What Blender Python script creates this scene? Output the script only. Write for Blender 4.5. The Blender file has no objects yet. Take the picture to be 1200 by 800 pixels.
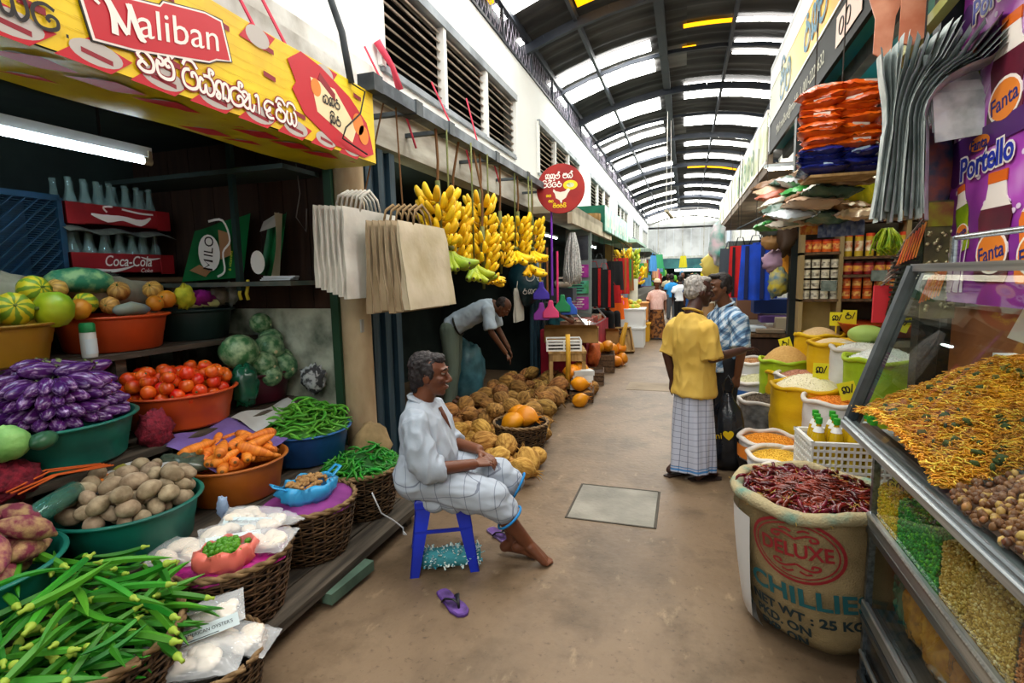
import bpy, bmesh, math, random
import numpy as np
from mathutils import Vector, Matrix, Euler, noise
random.seed(7); np.random.seed(7)
S = bpy.context.scene
COL = S.collection
PI = math.pi
R = math.radians

# ------------------------------------------------------------------ camera
cam = bpy.data.objects.new('camera', bpy.data.cameras.new('camera'))
COL.objects.link(cam)
cam.data.sensor_width = 36.0
cam.data.lens = 18.6
cam.data.clip_start = 0.05
cam.data.clip_end = 300
cam.matrix_world = Matrix(((0.951, -0.019, 0.309, 0.0),
                           (0.309, 0.122, -0.943, 0.0),
                           (-0.020, 0.992, 0.122, 1.62),
                           (0, 0, 0, 1)))
S.camera = cam

# ------------------------------------------------------------------ world, light, exposure
W = bpy.data.worlds.new('sky'); S.world = W
W.use_nodes = True
_n = W.node_tree.nodes; _bg = _n['Background']
_bg.inputs['Color'].default_value = (0.86, 0.94, 1.0, 1)
_bg.inputs['Strength'].default_value = 1.0
SKYLIGHT = 20.0      # radiance of the daylit roof sheets
S.view_settings.view_transform = 'Standard'
S.view_settings.look = 'None'
S.view_settings.exposure = 0.0
S.view_settings.gamma = 1.0
S.view_settings.use_curve_mapping = False
S.cycles.max_bounces = 7
S.cycles.diffuse_bounces = 4
S.cycles.glossy_bounces = 3
S.cycles.transmission_bounces = 5
S.cycles.transparent_max_bounces = 12
S.cycles.caustics_reflective = False
S.cycles.caustics_refractive = False
S.cycles.sample_clamp_indirect = 6.0
S.cycles.use_denoising = True

# ------------------------------------------------------------------ materials
MATS = {}
def srgb(c):
    if isinstance(c, str):
        c = c.lstrip('#'); c = [int(c[i:i+2], 16)/255 for i in (0, 2, 4)]
    return tuple(((x/12.92) if x <= .04045 else ((x+.055)/1.055)**2.4) for x in c) + (1,)

def mat(name, c, rough=.6, c2=None, scale=8., metal=0., bump=0., bscale=None, rnd=0., spec=.4, stretch=None,
        trans=0., alpha=1., emit=0., sss=0., detail=4., coords='Object', lo=.35, hi=.65, sheen=0., ior=1.45, c3=None, wave=None):
    """one procedural material: two-colour noise, optional bump, optional random tint per object"""
    if name in MATS: return MATS[name]
    m = bpy.data.materials.new(name); m.use_nodes = True
    nt = m.node_tree; N = nt.nodes; L = nt.links
    b = N['Principled BSDF']
    b.inputs['Roughness'].default_value = rough
    b.inputs['Metallic'].default_value = metal
    b.inputs['Specular IOR Level'].default_value = spec
    b.inputs['IOR'].default_value = ior
    b.inputs['Transmission Weight'].default_value = trans
    b.inputs['Alpha'].default_value = alpha
    b.inputs['Base Color'].default_value = srgb(c)
    m.diffuse_color = srgb(c)
    if sss:
        b.inputs['Subsurface Weight'].default_value = sss
        b.inputs['Subsurface Scale'].default_value = .02
    out = None
    if c2 or bump:
        tc = N.new('ShaderNodeTexCoord'); vec = tc.outputs[coords]
        mp = N.new('ShaderNodeMapping'); L.new(vec, mp.inputs['Vector']); vec = mp.outputs['Vector']
        if stretch: mp.inputs['Scale'].default_value = stretch
        if rnd or True:
            oi = N.new('ShaderNodeObjectInfo')
            cmb = N.new('ShaderNodeCombineXYZ')
            mul = N.new('ShaderNodeMath'); mul.operation = 'MULTIPLY'; mul.inputs[1].default_value = 31.7
            L.new(oi.outputs['Random'], mul.inputs[0])
            L.new(mul.outputs[0], cmb.inputs[0]); L.new(mul.outputs[0], cmb.inputs[1])
            L.new(cmb.outputs[0], mp.inputs['Location'])
    if c2:
        nz = N.new('ShaderNodeTexNoise'); nz.inputs['Scale'].default_value = scale
        nz.inputs['Detail'].default_value = detail
        L.new(vec, nz.inputs['Vector'])
        cr = N.new('ShaderNodeValToRGB')
        cr.color_ramp.elements[0].position = lo; cr.color_ramp.elements[0].color = srgb(c)
        cr.color_ramp.elements[1].position = hi; cr.color_ramp.elements[1].color = srgb(c2)
        if c3:
            e = cr.color_ramp.elements.new(min(.98, hi+.12)); e.color = srgb(c3)
        L.new(nz.outputs['Fac'], cr.inputs['Fac']); out = cr.outputs['Color']
    if rnd:
        oi = N.new('ShaderNodeObjectInfo')
        hs = N.new('ShaderNodeHueSaturation')
        if out: L.new(out, hs.inputs['Color'])
        else: hs.inputs['Color'].default_value = srgb(c)
        mr = N.new('ShaderNodeMapRange'); mr.inputs[3].default_value = 1-rnd; mr.inputs[4].default_value = 1+rnd
        L.new(oi.outputs['Random'], mr.inputs[0]); L.new(mr.outputs[0], hs.inputs['Value'])
        mh = N.new('ShaderNodeMapRange'); mh.inputs[3].default_value = .5-rnd*.06; mh.inputs[4].default_value = .5+rnd*.06
        wn = N.new('ShaderNodeTexWhiteNoise'); wn.noise_dimensions = '1D'
        L.new(oi.outputs['Random'], wn.inputs['W']); L.new(wn.outputs['Value'], mh.inputs[0]); L.new(mh.outputs[0], hs.inputs['Hue'])
        out = hs.outputs['Color']
    if out: L.new(out, b.inputs['Base Color'])
    if bump:
        nb = N.new('ShaderNodeTexNoise'); nb.inputs['Scale'].default_value = bscale or scale*3; nb.inputs['Detail'].default_value = 5
        L.new(vec, nb.inputs['Vector'])
        bp = N.new('ShaderNodeBump'); bp.inputs['Strength'].default_value = min(1, bump); bp.inputs['Distance'].default_value = .012
        L.new(nb.outputs['Fac'], bp.inputs['Height']); L.new(bp.outputs['Normal'], b.inputs['Normal'])
    if emit:
        b.inputs['Emission Color'].default_value = srgb(c); b.inputs['Emission Strength'].default_value = emit
    MATS[name] = m
    return m

def glass(name, tint='#f2faf8', rough=.02, k=1.):
    """thin clear pane: transparent with Fresnel reflection"""
    if name in MATS: return MATS[name]
    m = bpy.data.materials.new(name); m.use_nodes = True; N = m.node_tree.nodes; L = m.node_tree.links
    N.remove(N['Principled BSDF']); t = N.new('ShaderNodeBsdfTransparent'); t.inputs[0].default_value = srgb(tint)
    g = N.new('ShaderNodeBsdfGlossy'); g.inputs['Roughness'].default_value = rough
    w = N.new('ShaderNodeLayerWeight'); f = N.new('ShaderNodeMath'); f.operation = 'POWER'; f.inputs[1].default_value = 4.; L.new(w.outputs['Facing'], f.inputs[0])
    a = N.new('ShaderNodeMath'); a.operation = 'MULTIPLY_ADD'; a.inputs[1].default_value = .6*k; a.inputs[2].default_value = .045*k; L.new(f.outputs[0], a.inputs[0]); x = N.new('ShaderNodeMixShader')
    L.new(a.outputs[0], x.inputs[0]); L.new(t.outputs[0], x.inputs[1]); L.new(g.outputs[0], x.inputs[2]); L.new(x.outputs[0], N['Material Output'].inputs[0])
    MATS[name] = m; return m
def node(m, kind, **kw):
    n = m.node_tree.nodes.new(kind)
    for k, v in kw.items():
        if k in n.inputs: n.inputs[k].default_value = v
        else: setattr(n, k, v)
    return n

def check_mat(name, base, lines, n_u=10., n_v=10., wid=.12, second=None, wid2=.05, rough=.85, coords='UV', border=None, soft=None):
    """woven check cloth: stripes both ways on UV"""
    if name in MATS: return MATS[name]
    m = mat(name, base, rough, spec=.2)
    nt = m.node_tree; N = nt.nodes; L = nt.links; b = N['Principled BSDF']
    tc = N.new('ShaderNodeTexCoord'); sp = N.new('ShaderNodeSeparateXYZ'); L.new(tc.outputs[coords], sp.inputs[0])
    def stripe(sock, n, w, off=0.):
        a = node(m, 'ShaderNodeMath', operation='MULTIPLY_ADD'); a.inputs[1].default_value = n; a.inputs[2].default_value = off
        L.new(sock, a.inputs[0])
        f = node(m, 'ShaderNodeMath', operation='FRACT'); L.new(a.outputs[0], f.inputs[0])
        c = node(m, 'ShaderNodeMath', operation='LESS_THAN'); c.inputs[1].default_value = w; L.new(f.outputs[0], c.inputs[0])
        return c.outputs[0]
    cur = None
    def layer(fac, colr, amount):
        nonlocal cur
        mx = node(m, 'ShaderNodeMix', data_type='RGBA')
        mu = node(m, 'ShaderNodeMath', operation='MULTIPLY'); mu.inputs[1].default_value = amount
        L.new(fac, mu.inputs[0]); L.new(mu.outputs[0], mx.inputs[0])
        if cur is None: mx.inputs[6].default_value = srgb(base)
        else: L.new(cur, mx.inputs[6])
        mx.inputs[7].default_value = srgb(colr); cur = mx.outputs[2]
    layer(stripe(sp.outputs[0], n_u, wid), lines, .6); layer(stripe(sp.outputs[1], n_v, wid), lines, .6)
    if second:
        layer(stripe(sp.outputs[0], n_u, wid2, .5), second, .6); layer(stripe(sp.outputs[1], n_v, wid2, .5), second, .6)
    if border:   # (colour, v from, v to)
        for colr, v0, v1 in border:
            g = node(m, 'ShaderNodeMath', operation='GREATER_THAN'); g.inputs[1].default_value = v0; L.new(sp.outputs[1], g.inputs[0])
            l = node(m, 'ShaderNodeMath', operation='LESS_THAN'); l.inputs[1].default_value = v1; L.new(sp.outputs[1], l.inputs[0])
            mm = node(m, 'ShaderNodeMath', operation='MULTIPLY'); L.new(g.outputs[0], mm.inputs[0]); L.new(l.outputs[0], mm.inputs[1])
            layer(mm.outputs[0], colr, .9)
    L.new(cur, b.inputs['Base Color'])
    return m

# ------------------------------------------------------------------ mesh builder
class G:
    """collects vertices and faces; build() links them as ONE mesh object"""
    def __init__(s): s.v = []; s.f = []; s.mi = []; s.uv = {}; s.cur = 0
    def add(s, vs, fs, uvs=None):
        o = len(s.v); s.v.extend([tuple(p) for p in vs])
        for k, f in enumerate(fs):
            if uvs: s.uv[len(s.f)] = uvs[k]
            s.f.append(tuple(o+i for i in f)); s.mi.append(s.cur)
        return s
    def box(s, c, d, rot=None, taper=1.):
        x, y, z = d[0]/2, d[1]/2, d[2]/2; t = taper
        P = [Vector(p) for p in ((-x,-y,-z),(x,-y,-z),(x,y,-z),(-x,y,-z),(-x*t,-y*t,z),(x*t,-y*t,z),(x*t,y*t,z),(-x*t,y*t,z))]
        if rot is not None:
            m = rot if isinstance(rot, Matrix) else Euler(rot).to_matrix()
            P = [m @ p for p in P]
        c = Vector(c)
        return s.add([c+p for p in P], [(0,3,2,1),(4,5,6,7),(0,1,5,4),(1,2,6,5),(2,3,7,6),(3,0,4,7)])
    def b2(s, a, b):
        return s.box([(a[i]+b[i])/2 for i in range(3)], [abs(b[i]-a[i]) for i in range(3)])
    def bar(s, a, b, w, h=None, up=(0,0,1)):
        a = Vector(a); b = Vector(b); d = (b-a); l = d.length; d.normalize(); up = Vector(up)
        if abs(d.dot(up)) > .98: up = Vector((1,0,0))
        x = d.cross(up).normalized(); u = x.cross(d)
        m = Matrix((x, d, u)).transposed()
        return s.box((a+b)/2, (w, l, h or w), m)
    def tube(s, path, r, n=8, caps=True, flat=1., up=None, closed=False):
        P = [Vector(p) for p in path]; m = len(P)
        rr = r if isinstance(r, (list, tuple)) else [r]*m
        vs = []; prev = None
        for i in range(m):
            if closed: t = P[(i+1) % m]-P[i-1]
            else: t = P[min(i+1, m-1)]-P[max(i-1, 0)]
            if t.length < 1e-9: t = Vector((0,0,1))
            t.normalize()
            if prev is None:
                a = Vector(up) if up else (Vector((0,0,1)) if abs(t.z) < .9 else Vector((1,0,0)))
            else: a = prev
            x = a - t*a.dot(t)
            if x.length < 1e-6: x = t.orthogonal()
            x.normalize(); y = t.cross(x); prev = x
            for k in range(n):
                q = 2*PI*k/n
                vs.append(P[i] + x*(math.cos(q)*rr[i]*flat) + y*(math.sin(q)*rr[i]))
        fs = []; uv = []
        for i in range(m if closed else m-1):
            j = (i+1) % m
            for k in range(n):
                l = (k+1) % n
                fs.append((i*n+k, i*n+l, j*n+l, j*n+k))
                uv.append(((k/n, i/(m-1)), ((k+1)/n, i/(m-1)), ((k+1)/n, (i+1)/(m-1)), (k/n, (i+1)/(m-1))))
        if caps and not closed:
            fs.append(tuple(range(n-1, -1, -1))); uv.append(((0,0),)*n)
            fs.append(tuple((m-1)*n+k for k in range(n))); uv.append(((0,1),)*n)
        return s.add(vs, fs, uv)
    def cyl(s, a, b, r0, r1=None, n=12):
        return s.tube([a, b], [r0, r0 if r1 is None else r1], n)
    def lathe(s, prof, n=24, c=(0,0,0), wob=None, sx=1., sy=1., rot=None, a0=0., a1=2*PI):
        vs = []; m = len(prof); full = abs(a1-a0-2*PI) < 1e-6; nn = n if full else n+1
        for i, (r, z) in enumerate(prof):
            for k in range(nn):
                q = a0+(a1-a0)*k/n; w = wob(q, i/(m-1)) if wob else 1.
                p = Vector((math.cos(q)*r*w*sx, math.sin(q)*r*w*sy, z))
                if rot is not None: p = rot @ p
                vs.append(Vector(c)+p)
        fs = []; uv = []
        for i in range(m-1):
            for k in range(n):
                l = (k+1) % nn if full else k+1
                fs.append((i*nn+k, i*nn+l, (i+1)*nn+l, (i+1)*nn+k))
                uv.append(((k/n, i/(m-1)), ((k+1)/n, i/(m-1)), ((k+1)/n, (i+1)/(m-1)), (k/n, (i+1)/(m-1))))
        return s.add(vs, fs, uv)
    def ell(s, c, r, n=10, m=7, rot=None):
        prof = [(max(1e-4, math.sin(PI*i/m)), -math.cos(PI*i/m)) for i in range(m+1)]
        vs = []; c = Vector(c)
        rx, ry, rz = (r, r, r) if not isinstance(r, (tuple, list)) else r
        mt = None
        if rot is not None: mt = rot if isinstance(rot, Matrix) else Euler(rot).to_matrix()
        for a, z in prof:
            for k in range(n):
                q = 2*PI*k/n; p = Vector((math.cos(q)*a*rx, math.sin(q)*a*ry, z*rz))
                vs.append(c + (mt @ p if mt else p))
        fs = [(i*n+k, i*n+(k+1) % n, (i+1)*n+(k+1) % n, (i+1)*n+k) for i in range(m) for k in range(n)]
        return s.add(vs, fs)
    def grid(s, fn, nu, nv, closed_u=False):
        vs = []; nn = nu if closed_u else nu+1
        for j in range(nv+1):
            for i in range(nn): vs.append(fn(i/nu, j/nv))
        fs = []; uv = []
        for j in range(nv):
            for i in range(nu):
                k = (i+1) % nn
                fs.append((j*nn+i, j*nn+k, (j+1)*nn+k, (j+1)*nn+i))
                uv.append(((i/nu, j/nv), ((i+1)/nu, j/nv), ((i+1)/nu, (j+1)/nv), (i/nu, (j+1)/nv)))
        return s.add(vs, fs, uv)
    def slab(s, pts, h, M4=None):
        """polygon in xy extruded h in z, then moved by M4"""
        n = len(pts); vs = [Vector((x, y, 0)) for x, y in pts]+[Vector((x, y, h)) for x, y in pts]
        if M4 is not None: vs = [M4 @ p for p in vs]
        return s.add(vs, [tuple(range(n-1, -1, -1)), tuple(range(n, 2*n))]+[(i, (i+1) % n, n+(i+1) % n, n+i) for i in range(n)])
    def stroke(s, pts, w, M4, h=.0015, smooth=4, z=0.):
        """a brush stroke on a plane: smoothed polyline drawn w wide and h thick"""
        P = [Vector((p[0], p[1], 0)) for p in pts]
        if smooth > 1 and len(P) > 2:
            Q = []
            for i in range(len(P)-1):
                p0 = P[max(i-1, 0)]; p1 = P[i]; p2 = P[i+1]; p3 = P[min(i+2, len(P)-1)]
                for k in range(smooth):
                    t = k/smooth
                    Q.append(.5*((2*p1)+(p2-p0)*t+(2*p0-5*p1+4*p2-p3)*t*t+(3*p1-p0-3*p2+p3)*t**3))
            Q.append(P[-1]); P = Q
        ww = w if isinstance(w, (list, tuple)) else None
        vs = []; m = len(P); s.ns = getattr(s, 'ns', 0)+1; z += (s.ns % 12)*.00009
        for i in range(m):
            z += .000012; t = (P[min(i+1, m-1)]-P[max(i-1, 0)])
            if t.length < 1e-9: t = Vector((1,0,0))
            t.normalize(); nrm = Vector((-t.y, t.x, 0))
            if ww:
                q = i/(m-1)*(len(ww)-1); a = int(min(q, len(ww)-2)); wd = ww[a]+(ww[a+1]-ww[a])*(q-a)
            else: wd = w
            for sg in (-1, 1): vs.append(M4 @ (P[i]+nrm*(sg*wd/2)+Vector((0, 0, z+h))))
        return s.add(vs, [(2*i, 2*i+2, 2*i+3, 2*i+1) for i in range(m-1)])
    def mesh(s, name, mats, smooth=True, auto=None):
        me = bpy.data.meshes.new(name); me.from_pydata(s.v, [], s.f)
        for m in (mats if isinstance(mats, (list, tuple)) else [mats]): me.materials.append(m)
        if max(s.mi, default=0) > 0: me.polygons.foreach_set('material_index', s.mi)
        if s.uv:
            ul = me.uv_layers.new(name='UVMap')
            for i, p in enumerate(me.polygons):
                u = s.uv.get(i)
                if u:
                    for k, li in enumerate(p.loop_indices): ul.data[li].uv = u[k]
        me.polygons.foreach_set('use_smooth', [bool(smooth)]*len(me.polygons))
        me.update()
        if smooth and auto is not None: me.set_sharp_from_angle(angle=R(auto))
        return me
    def build(s, name, mats, parent=None, smooth=False, auto=None, loc=None, rot=None):
        o = bpy.data.objects.new(name, s.mesh(name, mats, smooth or auto is not None, auto)); COL.objects.link(o)
        if parent: o.parent = parent
        if loc is not None: o.location = loc
        if rot is not None: o.rotation_euler = rot
        return o

def tag(o, label=None, cat=None, group=None, kind=None):
    if label: o['label'] = label
    if cat: o['category'] = cat
    if group: o['group'] = group
    if kind: o['kind'] = kind
    return o
def thing(name, label, cat, loc=(0,0,0), rz=0., group=None):
    o = bpy.data.objects.new(name, None); COL.objects.link(o); o.empty_display_size = .1
    o.location = loc; o.rotation_euler = (0, 0, rz)
    return tag(o, label, cat, group)
def struct(o): o['kind'] = 'structure'; return o
def obj(name, me, parent=None, loc=None, rot=None, sc=None):
    o = bpy.data.objects.new(name, me); COL.objects.link(o)
    if parent: o.parent = parent
    if loc is not None: o.location = loc
    if rot is not None: o.rotation_euler = rot
    if sc is not None: o.scale = sc if isinstance(sc, (tuple, list)) else (sc, sc, sc)
    return o
def dup(src, loc=None, rot=None, sc=None, label=None, group=None):
    """copy of a thing with copies of its parts and sub-parts (mesh data shared)"""
    r = src.copy(); COL.objects.link(r)
    if loc is not None: r.location = loc
    if rot is not None: r.rotation_euler = rot
    if sc is not None: r.scale = sc if isinstance(sc, (tuple, list)) else (sc, sc, sc)
    if label: r['label'] = label
    if group: r['group'] = group
    for ch in list(src.children):
        c = ch.copy(); COL.objects.link(c); c.parent = r
        for g in list(ch.children):
            d = g.copy(); COL.objects.link(d); d.parent = c
    return r
def baked(o, *mods):
    """apply modifiers (type, settings) through the depsgraph and keep a plain mesh"""
    for t, st in mods:
        m = o.modifiers.new(t.lower(), t)
        for k, v in st.items(): setattr(m, k, v)
    dg = bpy.context.evaluated_depsgraph_get(); dg.update()
    me = bpy.data.meshes.new_from_object(o.evaluated_get(dg))
    o.modifiers.clear(); o.data = me
    return o
def text(name, body, m, M4, size, parent=None, ext=.001, align='CENTER', sx=1., bold=0., shear=0., spacing=1.):
    cu = bpy.data.curves.new(name, 'FONT'); cu.body = body; cu.size = size; cu.align_x = align; cu.align_y = 'CENTER'
    cu.extrude = ext; cu.offset = bold; cu.resolution_u = 3; cu.shear = shear; cu.space_character = spacing
    t = bpy.data.objects.new(name, cu); COL.objects.link(t)
    dg = bpy.context.evaluated_depsgraph_get(); dg.update()
    me = bpy.data.meshes.new_from_object(t.evaluated_get(dg))
    bpy.data.objects.remove(t); 
    me.transform(Matrix.Diagonal((sx, 1, 1, 1))); me.transform(M4)
    me.materials.clear(); me.materials.append(m)
    o = bpy.data.objects.new(name, me); COL.objects.link(o)
    if parent: o.parent = parent
    return o
def plane_m(o, xdir, ydir):
    """matrix of a drawing plane with origin o, x and y directions"""
    x = Vector(xdir).normalized(); y = Vector(ydir); y = (y-x*y.dot(x)).normalized(); z = x.cross(y)
    m = Matrix((x, y, z)).transposed().to_4x4(); m.translation = Vector(o); return m
def rnd(a, b): return random.uniform(a, b)
def lerp(a, b, t): return a+(b-a)*t
def align(d, roll=0.):
    """rotation turning local +Z to direction d"""
    q = Vector(d).to_track_quat('Z', 'Y')
    return (q.to_matrix() @ Matrix.Rotation(roll, 3, 'Z')).to_euler()

class Heap:
    """drops capsules made of spheres onto each other inside a dish"""
    def __init__(s, c, rad, z0, dome, rect=None, soft=.86):
        s.c = c; s.rad = rad; s.z0 = z0; s.dome = dome; s.P = np.zeros((0, 4)); s.rect = rect; s.soft = soft
    def inside(s):
        if s.rect:
            return s.c[0]+rnd(-1, 1)*s.rect[0], s.c[1]+rnd(-1, 1)*s.rect[1]
        a = rnd(0, 2*PI); q = s.rad*math.sqrt(random.random())
        return s.c[0]+q*math.cos(a), s.c[1]+q*math.sin(a)
    def drop(s, length, r, tries=14, yaw=None, tilt=True, nsp=None, taper=None, xy=None):
        k = nsp or (1 if length < r*2.2 else max(2, int(length/r)))
        best = None
        for _ in range(tries):
            x, y = xy() if xy else s.inside()
            a = yaw() if callable(yaw) else (rnd(0, 2*PI) if yaw is None else yaw+rnd(-.15, .15))
            t = np.linspace(-.5, .5, k)*(length-2*r) if k > 1 else np.zeros(1)
            rr = np.full(k, r) if taper is None else r*np.interp(np.linspace(0, 1, k), np.linspace(0, 1, len(taper)), taper)
            px = x+t*math.cos(a); py = y+t*math.sin(a)
            fl = np.full(k, s.z0)+rr
            if len(s.P):
                d2 = (px[:, None]-s.P[None, :, 0])**2+(py[:, None]-s.P[None, :, 1])**2
                sr = (rr[:, None]+s.P[None, :, 3])*s.soft
                h = np.where(d2 < sr**2, s.P[None, :, 2]+np.sqrt(np.maximum(sr**2-d2, 0)), -9)
                fl = np.maximum(fl, h.max(1))
            if k > 1 and tilt:
                # rest on the two highest supports
                i = int(np.argmax(fl)); z = fl.copy()
                slope = 0.
                for j in range(k):
                    if j == i: continue
                    sl = (fl[j]-fl[i])/(t[j]-t[i])
                    if (t[j] > t[i]) == (t[-1]-t[i] > t[i]-t[0]) or True:
                        pass
                # side with longer overhang tips down until it meets support
                side = 1 if (t[-1]-t[i]) > (t[i]-t[0]) else -1
                c = [(fl[j]-fl[i])/(t[j]-t[i]) for j in range(k) if (t[j]-t[i])*side > 1e-6]
                if c: slope = max(c) if side > 0 else min(c)
                slope = max(-.6, min(.6, slope))
                line = fl[i]+slope*(t-t[i]); line += max(0, (fl-line).max())
            else: line = np.full(k, fl.max()); slope = 0.
            zc = line.mean()
            lim = s.dome(x-s.c[0], y-s.c[1]) if s.dome else 9
            sc = zc+(10 if line.max() > lim else 0)
            if best is None or sc < best[0]: best = (sc, x, y, a, slope, px, py, line, rr)
        sc, x, y, a, slope, px, py, line, rr = best
        if sc > 9: return None
        s.P = np.vstack([s.P, np.stack([px, py, line, rr], 1)])
        return Vector((x, y, float(line.mean()))), a, math.atan(slope)
# ------------------------------------------------------------------ common materials
M_conc = mat('floor_concrete', '#67543f', .5, '#84705a', 1.1, bump=.35, bscale=24, detail=9, lo=.3, hi=.7, spec=.35)
def _floor():
    m = M_conc; nt = m.node_tree; N = nt.nodes; L = nt.links; b = N['Principled BSDF']
    tc = N.new('ShaderNodeTexCoord'); 
    src = b.inputs['Base Color'].links[0].from_socket
    cur = src
    for sc, c, lo, hi, amt, st in ((.8, '#3a3024', .48, .7, .8, (1, .6, 1)), (3.2, '#453826', .5, .68, .6, (1, 1, 1)), (26., '#33291d', .58, .7, .6, (1, 1, 1)), (9., '#b39d7e', .6, .74, .5, (1, .5, 1)), (60., '#2b241b', .64, .7, .6, (1, 1, 1))):
        mp = N.new('ShaderNodeMapping'); mp.inputs['Scale'].default_value = st; L.new(tc.outputs['Object'], mp.inputs[0])
        mp.inputs['Location'].default_value = (sc, sc*2.3, 0)
        nz = N.new('ShaderNodeTexNoise'); nz.inputs['Scale'].default_value = sc; nz.inputs['Detail'].default_value = 8; nz.inputs['Roughness'].default_value = .65
        L.new(mp.outputs[0], nz.inputs['Vector'])
        mr = N.new('ShaderNodeMapRange'); mr.inputs[1].default_value = lo; mr.inputs[2].default_value = hi; mr.inputs[4].default_value = amt
        L.new(nz.outputs['Fac'], mr.inputs[0])
        mx = N.new('ShaderNodeMix'); mx.data_type = 'RGBA'; L.new(mr.outputs[0], mx.inputs[0]); L.new(cur, mx.inputs[6]); mx.inputs[7].default_value = srgb(c)
        cur = mx.outputs[2]
    L.new(cur, b.inputs['Base Color'])
_floor()
M_hatch = mat('hatch_concrete', '#69665d', .6, '#8e8a7e', 3., bump=.3, bscale=40, detail=9)
M_white = mat('white_paint', '#e9ecea', .7, '#dfe4e2', 1.2, detail=8, lo=.4, hi=.75)
M_dirty = mat('dirty_plaster', '#d4d5cf', .8, '#8b8578', 3.5, bump=.3, bscale=20, detail=9, lo=.45, hi=.8)
M_lintel = mat('stained_plaster', '#bfbdb2', .85, '#7a7365', 2.2, bump=.3, bscale=18, detail=9, stretch=(1, .5, 2))
M_pillar = mat('old_pillar_plaster', '#c9b592', .85, '#7d6647', 3.2, bump=.4, bscale=18, detail=9, stretch=(1, 1, .45), lo=.3, hi=.72)
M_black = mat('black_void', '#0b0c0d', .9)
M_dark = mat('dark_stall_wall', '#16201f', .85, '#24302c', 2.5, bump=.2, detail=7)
M_brownboard = mat('dark_brown_board', '#2c1c15', .8, '#3a261b', 3, stretch=(6, 6, .6), bump=.2)
M_mould = mat('mouldy_plaster', '#b3b8a6', .9, '#39463a', 4.5, bump=.4, bscale=20, detail=9, lo=.38, hi=.7)
M_blueshut = mat('dark_blue_shutter', '#1d323f', .5, '#2a4553', 4, stretch=(8, 8, .5), bump=.1)
M_slat = mat('louvre_paint', '#c9beb1', .7, '#7f7469', 5, detail=8, stretch=(1, .6, 1))
M_frame = mat('grey_frame_paint', '#9aa3aa', .6, '#6f777d', 3)
M_steel = mat('painted_black_steel', '#2c3338', .55, '#4a5256', 6, bump=.15, detail=8)
M_rooftrus = mat('dark_roof_steel', '#232a36', .6, '#30343c', 3)
M_sheet = mat('old_roof_sheet', '#201f21', .8, '#434140', 1.6, detail=9, stretch=(.5, 3., 1), lo=.4, hi=.75, bump=.15)
M_sheet2 = mat('grey_roof_sheet', '#4a494b', .8, '#6a6867', 1.6, detail=9, stretch=(.5, 3., 1), lo=.35, hi=.7)
M_day = mat('daylit_fibreglass', '#fffdf6', .6, emit=SKYLIGHT)
M_dayY = mat('yellow_fibreglass', '#f0a800', .6, emit=2.2)
M_wood = mat('rough_wood', '#6b5138', .8, '#453120', 3, stretch=(8, .8, 8), bump=.3, detail=8)
M_woodlt = mat('pale_wood', '#b08d5c', .75, '#80602f', 3, stretch=(6, 6, .8), bump=.2, detail=8)
M_woodgrey = mat('weathered_plank', '#5c5347', .85, '#2f2a23', 2.5, stretch=(9, .7, 9), bump=.4, detail=9)
M_chrome = mat('brushed_steel', '#b9bfc2', .28, '#8c9397', 3, metal=1., stretch=(1, 40, 40))
M_green = mat('green_paint', '#127058', .55, '#0d5646', 3)
M_rope = mat('pink_twine', '#d2445a', .8)
M_wire = mat('dark_wire', '#24201e', .7)

# ------------------------------------------------------------------ floor with the drain hatch
g = G()
hx0, hx1, hy0, hy1 = -.745, -.145, 3.325, 3.94
for a, b in (((-5.2, -9., -.12), (3.2, hy0, 0)), ((-5.2, hy1, -.12), (3.2, 36, 0)), ((-5.2, hy0, -.12), (hx0, hy1, 0)), ((hx1, hy0, -.12), (3.2, hy1, 0))): g.b2(a, b)
floor = struct(g.build('floor', M_conc))
g = G(); g.b2((hx0, hy0, -.12), (hx1, hy1, -.05)); obj_p = g.build('hatch_pit', M_black, floor)
dc = thing('drain_hatch', 'square grey concrete hatch cover set flush into the alley floor', 'hatch', (-.445, 3.632, 0))
g = G(); g.box((0, 0, -.022), (.565, .58, .05)); g.build('slab', M_hatch, dc)
g = G()
for s in (-1, 1):
    g.box((s*.2915, 0, -.02), (.012, .6, .05)); g.box((0, s*.299, -.02), (.57, .012, .05))
g.build('frame', mat('hatch_rim', '#4b463d', .8), dc)
# a second, far cover
dc2 = thing('drain_hatch', 'distant worn drain cover in the floor before the woman in the skirt', 'hatch', (-.42, 7.75, 0))
g = G(); g.box((0, 0, -.018), (.7, .55, .045)); g.build('slab', mat('worn_hatch', '#93836d', .7, '#7b6b56', 3), dc2)

# ------------------------------------------------------------------ left wall with louvre windows
WX = -2.2
WINS = [(3.68, 7.0), (8.15, 11.45), (12.8, 16.25), (18.0, 21.4), (23.6, 27.0), (29., 32.2)]
g = G()
Z0, Z1, ZT = 3.2, 3.96, 4.5
ys = -8.5
for a, b in WINS:
    g.b2((WX-.16, ys, Z0), (WX, a, ZT)); ys = b
    g.b2((WX-.16, a, Z1), (WX, b, ZT))
g.b2((WX-.16, ys, Z0), (WX, 34.4, ZT))
g.b2((WX-.16, -8.5, 2.98), (WX+.0, 34.4, Z0))
wall_left = struct(g.build('wall_left', M_white))
g = G(); g.b2((WX-.2, -8.5, 2.62), (WX-.01, 34.4, 2.98)); g.build('lintel', M_lintel, wall_left)
g = G(); g.b2((WX-.01, -2.5, 2.93), (WX+.06, 8.1, 3.02)); g.b2((WX-.005, -2.5, 3.02), (WX+.03, 3.66, 3.14)); g.build('cornice', M_dirty, wall_left)
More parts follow.
